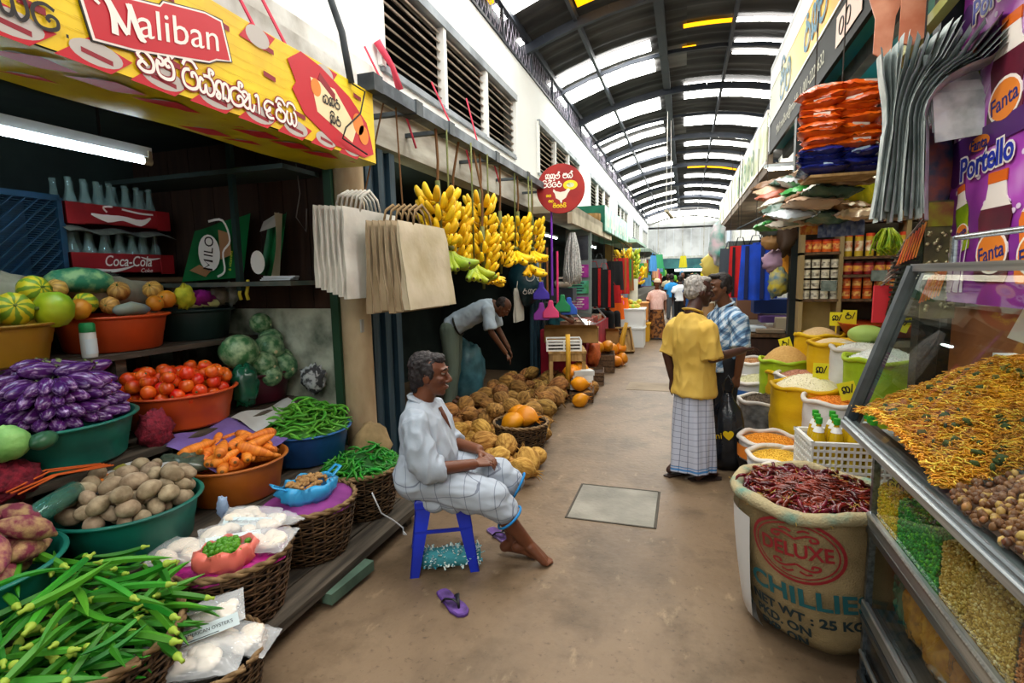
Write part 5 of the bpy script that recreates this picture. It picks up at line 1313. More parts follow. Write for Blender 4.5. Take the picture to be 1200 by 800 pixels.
# ---- man in the yellow shirt ---------------------------------------------------------------------
sd = skin('skin_dark', '#37201a', '#472a20')
ym = thing('person', 'grey-haired man in yellow shirt and checked sarong seen from behind', 'person', (.07, 4.3, 0), R(48))
g = G()
P, m = head_geo(g, (.055, -.0, 1.475), (.85, -.52, -.06), (0, 0, 1), 1.0, 1.1, neck=(-.02, 0, 1.3))
cap(g, (-.02, 0, 1.32), (-.02, 0, 1.18), .058, .07); cap(g, (-.025, -.13, 1.19), (-.025, .13, 1.19), .038)
cap(g, (-.01, 0, 1.16), (0, 0, .85), .075, .085)
chain(g, [(-.03, -.15, 1.2), (-.03, -.205, .99), (.25, -.25, 1.03)], [.04, .04, .029])
hand(g, (.24, -.25, 1.03), (1, -.05, .04), (-.1, .3, 1), .17, .45, -1)
chain(g, [(-.03, .15, 1.2), (-.07, .2, .98), (-.02, .19, .78)], [.04, .04, .029]); hand(g, (-.02, .19, .78), (.1, -.05, -1), (.1, 1, .1), .17, .6, 1)
for q, an in ((-1, (.03, -.09, .085)), (1, (-.06, .1, .09))):
    chain(g, [(0, q*.07, .8), (.01, q*.08, .46), (an[0], an[1], .09)], [.065, .052, .036]); foot(g, an, (1, -.2*q-.2, 0), .245)
fuse(g, 'body', sd, ym, .006, 3)
ym['skin_'] = sd; face_parts(P, m, 1.0, ym, '#8a8782'); del ym['skin_']
hair_obj(P, m, 1.0, ym, '#77736f', '#b5b1aa', [((-.038, 0, .055), (.086, .08, .072)), ((-.058, 0, .005), (.062, .08, .075)), ((-.005, .064, .022), (.035, .02, .04)), ((-.005, -.064, .022), (.035, .02, .04)), ((.03, 0, .092), (.05, .055, .028))], amp=.005)
M_yshirt = mat('yellow_shirt_cotton', '#c4a044', .8, '#cfae55', 4, bump=.08, bscale=120)
g = G()
torso(g, [((.015, 0, .68), .17, .148), ((.015, 0, .75), .163, .14), ((.01, 0, .88), .155, .128), ((.0, 0, 1.0), .153, .122), ((-.015, 0, 1.12), .156, .116), ((-.025, 0, 1.21), .15, .1), ((-.025, 0, 1.26), .125, .082), ((-.02, 0, 1.3), .085, .068)])
g.tube([(-.025, -.11, 1.22), (-.03, -.15, 1.195), (-.04, -.182, 1.1), (-.03, -.205, .985)], [.06, .068, .067, .07], 16)
g.tube([(-.025, .11, 1.22), (-.03, .15, 1.195), (-.05, .18, 1.1), (-.065, .2, .985)], [.06, .068, .066, .068], 16)
fuse(g, 'shirt', M_yshirt, ym, .009, 2, crease(.016, 8., (1, 1, .4), 8.))
g = G(); g.tube([(.045, -.03, 1.3), (.0, -.062, 1.325), (-.06, -.045, 1.345), (-.075, 0, 1.35), (-.06, .045, 1.345), (.0, .062, 1.325), (.045, .03, 1.3)], .02, 8, flat=.4, up=(0, 0, 1)); g.build('collar', M_yshirt, ym, smooth=True)
M_sar2 = check_mat('sarong_check_lilac', '#b3b8c8', '#44475f', 14., 15., .1, rough=.9, coords='UV', border=[('#2b76b5', 0.02, .045), ('#2b76b5', .06, .068)])
g = G()
def sk_(u, v):
    a = 2*PI*u; z = lerp(.06, .75, v); fl = (1-v)
    r = .147+.035*fl+.012*math.sin(a*5+v*3)*(.4+fl)+.008*math.sin(a*11+2)*fl
    return Vector((.015+r*math.cos(a)*(.85), r*math.sin(a)*1.0, z+.02*fl*math.cos(a+1.9)))
g.grid(lambda u, v: sk_(1-u, v), 90, 40); g.grid(lambda u, v: Vector((sk_(u, v).x*.975, sk_(u, v).y*.975, sk_(u, v).z)), 60, 20)
g.build('sarong', M_sar2, ym, smooth=True)
for q, an, r_ in ((-1, (.03, -.09, 0), R(-22)), (1, (-.06, .1, 0), R(0))):
    g = G(); pts = [(-.1, -.03), (-.105, .03), (.04, .045), (.14, .04), (.165, 0), (.14, -.04), (.04, -.042)]
    g.slab(pts, .012, Matrix.Translation((an[0], an[1], .001)) @ Matrix.Rotation(r_, 4, 'Z')); g.build('slipper_sole', mat('brown_rubber', '#2a1d18', .6), ym)

# ---- man in the blue plaid shirt -----------------------------------------------------------------
sm_ = skin('skin_mid', '#56331f', '#64402a')
pm = thing('person', 'dark-haired man in blue plaid shirt facing the man in yellow', 'person', (.32, 4.9, 0), R(205))
g = G()
P, m = head_geo(g, (.05, 0, 1.49), (1, .12, -.05), (0, 0, 1), 1.0, 1.05, neck=(-.02, 0, 1.32))
cap(g, (-.02, 0, 1.34), (-.02, 0, 1.2), .058, .07); cap(g, (-.025, -.15, 1.235), (-.025, .15, 1.235), .04)
cap(g, (-.01, 0, 1.18), (0, 0, .88), .085, .1)
chain(g, [(-.03, -.185, 1.25), (-.02, -.23, 1.0), (.2, -.12, .98)], [.04, .04, .029]); hand(g, (.2, -.12, .98), (.9, .4, .0), (0, 0, 1), .17, .5, -1)
chain(g, [(-.03, .185, 1.25), (-.04, .235, .99), (-.03, .2, .76)], [.04, .04, .029]); hand(g, (-.03, .2, .76), (.2, -.1, -1), (.2, 1, 0), .17, 1.0, 1)
for q in (-1, 1):
    chain(g, [(0, q*.09, .86), (.02, q*.1, .47), (0, q*.1, .09)], [.09, .06, .036]); foot(g, (0, q*.1, .085), (1, q*.15, 0), .25)
fuse(g, 'body', sm_, pm, .007, 3)
pm['skin_'] = sm_; face_parts(P, m, 1.0, pm); del pm['skin_']
g = G(); g.tube([P(.098, -.024, -.056), P(.106, 0, -.049), P(.098, .024, -.056)], [.003, .007, .003], 7); g.build('moustache', mat('hair_black', '#120e0d', .7), pm, smooth=True)
hair_obj(P, m, 1.0, pm, '#14100f', '#241d1b', [((-.03, 0, .055), (.09, .081, .075)), ((-.055, 0, .005), (.064, .08, .075)), ((.0, .066, .022), (.035, .02, .04)), ((.0, -.066, .022), (.035, .02, .04)), ((.045, 0, .098), (.045, .06, .025))], amp=.004)
M_plaid = check_mat('plaid_shirt', '#7194b5', '#d3dfe8', 15., 15., .25, '#16335c', .25, rough=.85, coords='Object')
rot_coords(M_plaid, (R(0), R(62), R(40)))
g = G()
torso(g, [((.015, 0, .78), .18, .15), ((.015, 0, .88), .174, .14), ((.005, 0, 1.02), .174, .132), ((-.015, 0, 1.15), .182, .124), ((-.025, 0, 1.235), .178, .106), ((-.025, 0, 1.285), .145, .086), ((-.02, 0, 1.32), .085, .068)])
g.tube([(-.025, -.13, 1.25), (-.03, -.18, 1.225), (-.03, -.215, 1.12), (-.015, -.24, 1.0)], [.06, .076, .076, .08], 16)
g.tube([(-.025, .13, 1.25), (-.03, .18, 1.225), (-.03, .215, 1.12), (-.015, .245, 1.0)], [.06, .076, .076, .08], 16)
fuse(g, 'shirt', M_plaid, pm, .01, 3, crease(.011, 7., (1, 1, .5), 2.))
g = G(); g.tube([(.05, -.035, 1.31), (.0, -.064, 1.34), (-.06, -.045, 1.36), (-.075, 0, 1.365), (-.06, .045, 1.36), (.0, .064, 1.34), (.05, .035, 1.31)], .021, 8, flat=.4, up=(0, 0, 1)); g.build('collar', M_plaid, pm, smooth=True)
g = G()
for q in (-1, 1): chain(g, [(0, q*.085, .86), (.015, q*.1, .5), (0, q*.1, .05)], [.115, .088, .075])
cap(g, (0, -.06, .86), (0, .06, .86), .12)
fuse(g, 'trousers', mat('dark_trousers', '#16181d', .85), pm, .012, 3, cloth_fold(.01, 6, .3))
bg = thing('carrier_bag', 'tall black carrier bag with yellow lettering held beside the sarong', 'bag', (.35, 4.6, 0), R(-10))
g = G(); g.lathe([(.02, .01), (.12, .0), (.14, .1), (.14, .3), (.13, .42), (.11, .5), (.05, .58), (.03, .64)], 30, sy=.7, wob=lambda q, v: 1+.07*math.sin(q*7+v*5)+.05*math.sin(q*3+v*9)); g.build('bag_film', mat('black_film', '#0b0d12', .22, '#1c2129', 9, spec=.6, bump=.6, bscale=14), bg, smooth=True)
g = G(); g.tube([(-.02, 0, .6), (-.04, 0, .7), (0, 0, .78), (.04, 0, .7), (.02, 0, .6)], .01, 6); g.build('handle', mat('black_film', '#0b0d12'), bg, smooth=True)
text('lettering', 'ni\u2665', M_yel, plane_m((-.0, -.112, .3), (1, -.0, .12), (-.08, 0, 1)), .075, bg, .001)

# ---- man bending in the banana stall ---------------------------------------------------------------
bm_ = thing('person', 'man in pale blue shirt bending down over the coconuts in the banana stall', 'person', (-2.62, 6.2, 0), R(12))
g = G()
P, m = head_geo(g, (.46, -.02, 1.24), (.62, -.1, -.78), (.78, 0, .62), 1.0, 1.0, neck=(.33, 0, 1.28))
cap(g, (.25, 0, 1.245), (-.2, 0, 1.0), .08, .09)
cap(g, (.27, -.16, 1.235), (.27, .16, 1.235), .04)
chain(g, [(.29, -.19, 1.24), (.33, -.22, .95), (.5, -.16, .68)], [.04, .04, .028]); hand(g, (.5, -.16, .68), (.55, .0, -.85), (.9, 0, .4), .17, .5, 1)
chain(g, [(.29, .19, 1.24), (.36, .2, .95), (.5, .16, .7)], [.04, .04, .028]); hand(g, (.5, .16, .7), (.4, 0, -.9), (.9, 0, .4), .17, .5, -1)
for q in (-1, 1): chain(g, [(-.22, q*.09, .96), (-.2, q*.1, .5), (-.26, q*.1, .09)], [.1, .06, .04]); foot(g, (-.26, q*.1, .085), (1, 0, 0), .25)
fuse(g, 'body', sm_, bm_, .009, 3)
bm_['skin_'] = sm_; face_parts(P, m, 1.0, bm_); del bm_['skin_']
hair_obj(P, m, 1.0, bm_, '#1a1412', '#2a211e', [((-.05, 0, .03), (.075, .08, .075)), ((-.055, 0, .005), (.064, .08, .075)), ((-.01, .066, .022), (.03, .02, .035)), ((-.01, -.066, .022), (.03, .02, .035))], amp=.004)
g = G()
torso(g, [((-.22, 0, .98), .17, .135), ((-.1, 0, 1.06), .172, .135), ((.06, 0, 1.15), .17, .125), ((.2, 0, 1.22), .178, .115), ((.28, 0, 1.265), .16, .095), ((.33, 0, 1.28), .1, .07)])
g.tube([(.27, -.13, 1.24), (.29, -.18, 1.22), (.31, -.205, 1.1), (.325, -.22, .98)], [.06, .076, .076, .08], 16)
g.tube([(.27, .13, 1.24), (.29, .18, 1.22), (.33, .195, 1.1), (.35, .205, .98)], [.06, .076, .076, .08], 16)
fuse(g, 'shirt', mat('pale_blue_shirt', '#a9bccb', .85), bm_, .012, 3, crease(.012, 6, (1, 1, 1), 4))
g = G()
for q in (-1, 1): chain(g, [(-.22, q*.085, .97), (-.2, q*.1, .5), (-.26, q*.1, .06)], [.128, .095, .075])
fuse(g, 'trousers', mat('grey_green_trousers', '#67776b', .85), bm_, .012, 3, cloth_fold(.012, 6, .3, 2))
g = G(); g.tube([Vector((-.13+.13*math.cos(a)*.35, .15*math.sin(a)*1.3, 1.03-.14*math.cos(a))) for a in np.linspace(0, 2*PI, 24)[:-1]], .018, 6, closed=True, flat=.5); g.build('belt', mat('dark_belt', '#20261f', .5), bm_, smooth=True)
# ------------------------------------------------------------------ banana stall
t = thing('steel_channel', 'long dark steel channel from which the bananas hang', 'beam', (-1.85, 2.93, 2.8))
g = G(); g.b2((-.05, 0, -.04), (.05, 4.5, .04)); g.build('channel', mat('worn_black_steel', '#39424a', .5, '#6d7880', 5, bump=.2, detail=8), t)
for y in (.02, .55, 1.1, 2.2, 3.3, 4.4):
    g = G(); g.b2((-.36, y, -.03), (-.05, y+.04, .0)); g.b2((-.058, y-.03, -.05), (.058, y+.07, .05)); g.build('bracket', M_steel, t)
for i, (y0, x1) in enumerate(((3.45, .1), (4.5, .25), (5.3, .12))):
    g = G(); g.tube([(-2.18, y0, 3.25+.1*i), (-2.12, y0+x1, 3.05), (-1.95, y0+x1*.6, 2.9), (-1.86, y0+.1, 2.55)], .008, 5); tag(g.build('twine', M_rope, smooth=True), 'red twine from the louvre window to the channel, '+('nearest the bent pipe', 'at the middle of the window', 'by the last window bay')[i], 'twine')
g = G(); g.tube([(-2.17, 3.6, 3.34), (-2.12, 3.72, 3.2), (-2.1, 3.78, 3.05)], [.03, .02, .03], 6); tag(g.build('rope_knot', M_rope, smooth=True), 'thick red rope tied at the corner of the first louvre window', 'rope')
M_ban = mat('banana_skin', '#f0c81e', .45, '#e0ac14', 9, rnd=.12, lo=.45, hi=.75); M_bang = mat('banana_skin_green', '#a9b52a', .45, '#7f9c2a', 6, rnd=.12)
M_stem = mat('banana_stem', '#4f5a2a', .7, '#6b6a35', 12)
def banana_mesh(m):
    g = G(); P = []; n = 9
    for i in range(n):
        t_ = i/(n-1); P.append((.01+.088*math.sin(t_*1.4), 0, .105*(1-math.cos(1.4*t_))))
    rr = [.007, .013, .02, .0225, .0235, .023, .021, .017, .007]
    g.tube(P, rr, 6); g.f[:]; me = g.mesh('banana', [m, mat('banana_tip', '#3a3018', .7)], True)
    k = len(me.polygons); me.polygons[k-1].material_index = 1
    for p in me.polygons:
        if p.center.z > .0835: p.material_index = 1
    return me
BM, BG = banana_mesh(M_ban), banana_mesh(M_bang)
def bunch(lab, x, y, zt, n, per=8, me=BM, r0=.03, s=1., ztop=2.77, sp=.082):
    t = thing('banana_bunch', lab, 'bananas', (x, y, zt))
    g = G(); g.tube([(0, 0, .1), (.005, 0, -.1), (0, .005, -sp*n-.06)], [.02, .028, .012], 8); g.build('stalk', M_stem, t, smooth=True)
    g = G(); g.tube([(0, 0, .08), (.01, 0, (ztop-zt)*.5), (-x-1.85, 0, ztop-zt)], .011, 5); g.build('string', mat('coir_string', '#6b4a2a', .85), t)
    for j in range(n):
        k_ = per-(1 if j > n-2 else 0); sc = s*(1.05-.2*j/max(1, n-1))
        for i in range(k_):
            a = 2*PI*i/k_+j*.4+rnd(-.12, .12)
            o = obj('banana', me, t, (r0*math.cos(a), r0*math.sin(a), -.05-sp*j+rnd(-.012, .012)), (rnd(-.15, .15), rnd(-.2, .3), a), sc*rnd(.9, 1.05))
    return t
for a in (('big ripe bunch of bananas nearest the paper bags', -1.85, 3.86, 2.27, 5, 10, BM, .045, 1.25), ('ripe bunch of bananas behind the nearest one', -1.92, 4.3, 2.2, 6, 9, BM, .04, 1.15), ('tallest bunch of bananas, high in the middle of the row', -1.85, 4.78, 2.34, 7, 8, BM, .035, 1.15), ('long bunch hanging low in the middle over the bending man', -1.78, 4.62, 1.98, 5, 9, BM, .04, 1.1),
          ('small fingered bunch right of the tallest bunch', -1.86, 5.35, 2.2, 6, 9, BM, .035, 1.05), ('bunch of bananas second from the purple pole', -1.85, 5.95, 2.26, 5, 9, BM, .04, 1.25), ('bunch of bananas next to the purple pole', -1.85, 6.55, 2.28, 6, 9, BM, .04, 1.2)):
    bunch(a[0], a[1], a[2], a[3], a[4], a[5], a[6], a[7], a[8])
def hand_of(lab, x, y, z, n, me, s, yaw, spread=1.0, ztop=2.77):
    """one hand of fruit hung by its crown, fingers pointing down"""
    t = thing('banana_hand', lab, 'bananas', (x, y, z))
    g = G(); g.ell((0, 0, 0), (.03, .05, .025), 10, 6); g.tube([(0, 0, 0), (0, 0, ztop-z)], .008, 5); g.build('crown', M_stem, t, smooth=True)
    for i in range(n):
        a = yaw+spread*((i+.5)/n-.5)*2
        obj('banana', me, t, (.02*math.cos(a), .02*math.sin(a), -.015-.02*(i % 2)), (rnd(-.1, .1), rnd(1.1, 1.5), a), s*.95*rnd(.95, 1.1))
    return t
hand_of('greenish hand of large bananas under the nearest bunch', -1.8, 3.95, 1.86, 7, BG, 1.75, -.5, 1.3)
hand_of('pale green hand of large bananas beside the other green one', -1.78, 4.4, 1.76, 8, BG, 1.65, -.3, 1.4)
hand_of('ripe hand of bananas hanging lowest, over the bending man\'s back', -1.8, 4.85, 1.68, 9, BM, 1.2, -.4, 1.5)
hand_of('yellow hand of bananas below the bunch, left of the dustpans', -1.82, 5.75, 1.93, 7, BM, 1.7, -.5, 1.3)
hand_of('yellow hand of bananas lower right, beside the purple pole', -1.78, 6.3, 1.95, 8, BM, 1.6, -.4, 1.5)
hand_of('lowest yellow hand of bananas left of the purple pole', -1.76, 6.1, 1.78, 7, BM, 1.6, -.5, 1.4)
# carrier bags of cloth and kraft paper
M_cloth = mat('calico', '#d3d2c8', .9, '#bdbbb0', 4, bump=.3, bscale=18); M_kraft = mat('kraft_cloth', '#a8977a', .9, '#8d7b5e', 4, bump=.35, bscale=16)
M_kraftl = mat('kraft_cloth_light', '#bfb49c', .9, '#a49878', 3, bump=.4, bscale=14)
def shop_bag(lab, x, y0, y1, z0, z1, m, gap=.02, swing=0., group=None, hm=None):
    t = thing('cloth_bag', lab, 'bag', (x, y0, z0)); w = y1-y0; h = z1-z0
    g = G()
    def f(s):
        return lambda u, v: Vector((s*gap*(1-v)**.6+swing*(1-v)+.008*noise.noise(Vector((u*4, v*4, x*40)))+s*.012*math.sin(v*9)*(.3), u*w+.02*(1-v)*(u-.5), v*h))
    g.grid(f(1), 14, 14); g.grid(lambda u, v: f(-1)(1-u, v), 14, 14)
    for uu in (0, 1):
        g.grid(lambda a, v: f(1)(uu, v).lerp(f(-1)(uu, v), a)+Vector((0, (.03 if uu == 0 else -.03)*math.sin(a*PI)*(1-v), 0)), 4, 14)
    g.grid(lambda u, a: f(1)(u, 0).lerp(f(-1)(u, 0), a), 14, 2)
    g.build('pouch', m, t, smooth=True, auto=60)
    g = G(); g.tube([(0, w*.3, h-.02), (.01, w*.33, h+.08), (0, w*.5, h+.13), (-.01, w*.67, h+.08), (0, w*.7, h-.02)], .013, 6, flat=.35); g.build('handle', hm or m, t, smooth=True)
    return t
pos = ['front', 'second', 'third', 'fourth', 'fifth', 'sixth']
for k in range(6): shop_bag(pos[k]+' white calico bag in the hanging pale stack by the pillar', -2.0-.026*k, 2.82-.02*k, 3.45, 1.5+.015*k, 2.07, M_cloth, .012, .0)
for k in range(6): shop_bag(pos[k]+' tan bag in the hanging kraft stack before the bananas', -1.74-.035*k, 3.02-.015*k, 3.72-.02*k, 1.42-.01*(k % 3), 1.99, M_kraftl if k == 0 else M_kraft, .022, .05-.01*k, hm=mat('tan_handle', '#8a7350', .9))
g = G(); g.tube([(-1.85, 3.3, 2.1), (-1.87, 3.3, 2.77)], .006, 5); g.tube([(-2.05, 3.15, 2.18), (-1.9, 3.2, 2.77)], .006, 5); tag(g.build('bag_string', mat('coir_string', '#6b4a2a'),), 'strings holding the two stacks of bags to the channel', 'string', kind='stuff')
# coconuts
M_coco = mat('coconut_husk', '#5d3c18', .9, '#a87c40', 40, stretch=(.15, 1, 1), rnd=.25, bump=1., bscale=60, detail=8, lo=.35, hi=.65)
M_cocoy = mat('coconut_husk_pale', '#8f6224', .9, '#cda052', 40, stretch=(.15, 1, 1), rnd=.15, bump=1., bscale=60, detail=8)
M_king = mat('king_coconut_skin', '#d98a16', .4, '#c77a10', 5, rnd=.12)
def coconut(m, k):
    g = G(); P = [(-.13+.26*t_, 0, 0) for t_ in np.linspace(0, 1, 11)]
    rr = [.012, .05, .076, .09, .096, .096, .09, .078, .06, .036, .01] if k < 2 else [.004, .03, .058, .075, .083, .083, .074, .055, .034, .022, .006]
    g.tube(P, rr, 14); g.v = [tuple(Vector(p)*(1+.1*math.cos(3*math.atan2(p[2], p[1])+k)*.5+.07*noise.noise(Vector(p)*14+Vector((k*9, 0, 0))))) for p in g.v]
    o = tag(g.build('coconut', m, smooth=True), 'x', 'coconut')
    g = G()
    for i in range(6):
        a = rnd(0, 6.28); g.tube([(.11, .02*math.cos(a), .02*math.sin(a)), (.14, .03*math.cos(a), .03*math.sin(a)), (.16+rnd(0, .02), .045*math.cos(a+.3), .045*math.sin(a+.3))], [.006, .003, .0008], 4)
    g.build('husk_tuft', m, o, smooth=True); return proto(o)
CO = [coconut(M_coco, k) for k in range(3)]; CY = [coconut(M_cocoy, k) for k in range(3)]
def xmax(y): return -1.28-.0*y+.14*math.sin(y*2.)
hp = Heap((-1.9, 5.9), 1, 0., lambda x, y: .30+.62*max(0, min(1, (-1.35-(x-1.9))/1.0))*max(0, 1-abs(y-.35)/2.3), soft=.82)
def band(lo, hi):
    def f():
        y = rnd(lo, hi); return rnd(-2.3 if y > 5.2 else -1.95, xmax(y)), y
    return f
nb_ = thing('coconut_basket', 'dark wicker basket of orange king coconuts among the brown coconuts', 'basket', (-1.42, 4.55, 0))
for n_, me in W1: 
    o = obj(n_, me, nb_, sc=(.95, .95, .95)); 
    if n_ in ('woven_strand', 'stake'): o['kind'] = 'stuff'
hp.P = np.array([[-1.42+.12*math.cos(a), 4.55+.12*math.sin(a), z, .16] for a in np.linspace(0, 6.28, 7)[:-1] for z in (.1, .4)])
place(CY, 0, 26, hp, .25, .09, 'pale tan husked coconut in the near part of the heap', 'tan coconuts near the stool', xy=band(3.75, 4.7), sc=(.8, 1.05), tries=10)
place(CO, 0, 36, hp, .25, .09, 'brown fibrous coconut lying on the floor of the heap', 'brown coconuts, low in the heap', xy=band(4.3, 7.3), sc=(.85, 1.1), tries=10)
place(CO, 0, 62, hp, .25, .09, 'brown fibrous coconut heaped up before the blue shutter', 'brown coconuts, high in the heap', xy=lambda: (rnd(-2.35, -1.4), rnd(4.9, 7.2)), sc=(.85, 1.1), tries=10)
K1 = coconut(M_king, 0)
for i, (x, y, z, lab) in enumerate(((-1.47, 4.5, .3, 'orange king coconut at the left in the dark basket'), (-1.38, 4.6, .32, 'orange king coconut at the right in the dark basket'), (-1.45, 4.66, .33, 'orange king coconut at the back in the dark basket'), (-1.2, 6.35, .09, 'orange king coconut lowest beside the table leg'), (-1.25, 6.6, .24, 'orange king coconut above the lowest one by the table'), (-1.3, 6.9, .38, 'orange king coconut topmost by the newspapers'), (-1.38, 6.75, .36, 'second topmost orange king coconut by the newspapers'))):
    dup(K1, (x, y, z), (rnd(0, 6), rnd(-.3, .3), rnd(-.5, 1.2)), rnd(.9, 1.05), lab)
g = G(); g.tube([(0, 0, 0), (.01, .02, .3), (.0, .03, .62)], [.035, .032, .03], 9); tag(g.build('palm_stalk', mat('stalk_yellow', '#c8992a', .6, '#a87d1e', 6), smooth=True, loc=(-1.42, 6.6, .25)), 'thick yellow palm stalk standing up by the king coconuts', 'stalk')
# things inside the banana stall
lump('polythene_sack', 'teal polythene sack standing behind the coconuts under the bending man', 'sack', mat('teal_film', '#4f8390', .3, '#2d5a68', 7, spec=.6), (-2.75, 6.45, .38), (.24, .22, .42), .3, 5, sharp=True, seed=2)
lump('hanging_bag', 'dark teal printed sack hanging by the blue shutter', 'bag', mat('dark_teal_film', '#0f2b33', .3, '#1d3f47', 7, spec=.5), (-2.3, 7.75, 1.55), (.28, .25, .36), .2, 5, seed=7)
g = G(); sinh(g, 'la da', plane_m((-2.22, 7.48, 1.55), (.95, .3, 0), (0, 0, 1)), .13, .014); sinh(g, 'ra ka ta', plane_m((-2.27, 7.48, 1.36), (.95, .3, 0), (0, 0, 1)), .07, .008); tag(g.build('bag_print', M_greyp), 'pale lettering printed on the dark teal sack', 'print')
shop_bag('white bag with dark strap hanging at the stall back', -2.36, 7.35, 7.75, .95, 1.45, M_cloth, .02)
board('stall_shelf', 'shelf at the left inside the banana stall above the seated man', -3.6, -2.75, 3.9, 4.7, 1.02, riser=1.02, m=mat('grey_shelf', '#5f6a66', .6))
for i, (x, y, c, nm) in enumerate(((-2.85, 4.1, '#d8c21e', 'yellow'), (-2.85, 4.3, '#3b4a52', 'dark'), (-2.85, 4.5, '#7fa6b8', 'pale blue'))):
    g = G(); g.box((0, 0, .07), (.12, .15, .14)); g.box((0, 0, .15), (.08, .1, .03)); tag(g.build('tin_box', mat('tin_'+nm, c, .5), loc=(x, y, 1.02)), nm+' tin on the shelf inside the banana stall', 'tin')
t = thing('tube_lamp', 'lit fluorescent tube inside the banana stall by the shutter', 'lamp', (-3.0, 4.4, 2.45))
g = G(); g.cyl((-.0, -.5, 0), (0, .5, 0), .014); g.build('tube', mat('lamp_tube2', '#e2ffe9', .4, emit=26.), t, smooth=True, auto=40)
g = G(); g.box((0, 0, .04), (.06, 1.1, .04)); g.box((0, 0, .12), (.02, .3, .14)); g.build('batten', mat('lamp_batten', '#d5dde0'), t)
g = G(); g.b2((-3.6, 4.0, 1.95), (-2.7, 6.2, 1.98)); tag(g.build('high_shelf', mat('pale_green_shelf', '#8aa58c', .6)), 'pale green high shelf inside the banana stall', 'shelf')
for i in range(5):
    lump('cloth_bundle', 'grey green bundle on the high shelf, number '+('one', 'two', 'three', 'four', 'five')[i]+' from the shutter', 'bundle', mat('grey_green_cloth', '#5c6f5c', .9, '#41533f', 6), (-2.85, 4.2+.36*i, 2.06), (.16, .17, .1), .3, 6, seed=i)
# ------------------------------------------------------------------ round butcher's sign
t = thing('round_sign', 'round dark red sign with a hen and white lettering above the lane', 'sign', (-1.58, 7.0, 2.75), R(4))
g = G(); g.lathe([(.001, -.012), (.315, -.012), (.32, -.006), (.32, .006), (.315, .012), (.001, .012)], 48, rot=Matrix.Rotation(PI/2, 3, 'X')); g.build('disc', mat('sign_red', '#8f1c1c', .5, '#a3261f', 4), t, smooth=True, auto=40)
M4 = plane_m((0, -.0135, 0), (1, 0, 0), (0, 0, 1))
g = G(); sinh(g, 'ka u ka u la hal _ ma sa hal', M4 @ Matrix.Translation((-.2, .13, 0)), .062, .012, adv=1.05); sinh(g, 'ba i ta hal ta ra', M4 @ Matrix.Translation((-.24, .025, 0)), .062, .012, adv=1.05); g.build('white_lettering', M_whitep, t)
g = G(); sinh(g, 'ka la', M4 @ Matrix.Translation((-.19, -.1, 0)), .03, .008); sinh(g, 'ma sa', M4 @ Matrix.Translation((-.16, -.17, 0)), .03, .008); sinh(g, 'ma i la ra ta i', M4 @ Matrix.Translation((-.1, -.24, 0)), .04, .009); g.build('yellow_lettering', M_yel, t)
g = G(); oval(g, .13, .04, .095, .062, M4, .001); g.build('egg_plate', M_yel, t); g = G(); oval(g, .13, .04, .05, .03, M4, .002); g.build('egg_print', mat('egg_print', '#dfe5c8', .5, '#8da05a', 30), t)
g = G(); g.slab([(-.09, .0), (-.06, -.03), (.0, -.045), (.06, -.035), (.1, .0), (.13, -.02), (.1, -.06), (.07, -.12), (.02, -.15), (.02, -.18), (.0, -.18), (-.01, -.15), (-.06, -.12), (-.075, -.06), (-.1, -.03)], .002, M4); g.build('hen_print', mat('hen_white', '#e3dfcf', .5), t)
g = G(); g.bar((-.3, 0, .1), (-.32, .3, .12), .02); g.bar((-.28, 0, -.1), (-.3, .3, -.08), .02); g.build('bracket', M_steel, t)
# ------------------------------------------------------------------ the next stalls: canopy, notices, hangings
g = G(); g.b2((-2.2, 7.6, 2.52), (-1.55, 11.9, 2.62)); g.b2((-1.62, 7.6, 2.36), (-1.55, 11.9, 2.62)); tag(g.build('cream_canopy', mat('cream_fascia', '#d6cdb6', .7, '#a89d82', 3, detail=8)), 'cream stained canopy board behind the round sign', 'canopy')
t = thing('sign_box', 'dark green sign box with faded white front over the apron shop', 'sign', (-1.5, 10.55, 2.46))
g = G(); g.b2((-.7, 0, 0), (-.01, 4.4, .5)); g.build('box', M_green, t)
g = G(); g.b2((-.01, .0, .02), (.0, 4.4, .5)); g.build('front', mat('faded_green_sign', '#8ed0c0', .5, '#d6efe8', 2.4, detail=6, lo=.42, hi=.6), t)
g = G(); sinh(g, 'ma ka ra la ta ya sa', plane_m((.003, .3, .12), (0, 1, 0), (0, 0, 1)), .24, .05, adv=2.2); g.build('worn_lettering', M_whitep, t)
g = G(); g.lathe([(.001, 0), (.18, 0), (.19, .1), (.185, .16), (.001, .16)], 20); tag(g.build('wooden_drum', M_woodlt, smooth=True, auto=40, loc=(-1.75, 10.4, 2.62)), 'round wooden tub on the canopy next to the green sign box', 'tub')
M_magp = mat('magenta_print', '#c23bb0', .5, '#8f2a8a', 9); 
t = thing('notice_cabinet', 'tall glazed cupboard door with a dark pane above stuck notices', 'cupboard', (-1.78, 9.25, .9), R(8))
g = G(); g.b2((-.22, 0, -.9), (.22, .3, 1.5)); g.build('carcass', mat('grey_cupboard', '#7e8d8b', .6), t)
g = G(); g.b2((-.17, -.01, .98), (.17, 0, 1.4)); g.build('pane', mat('dark_pane', '#1a1a2c', .15, spec=.7), t)
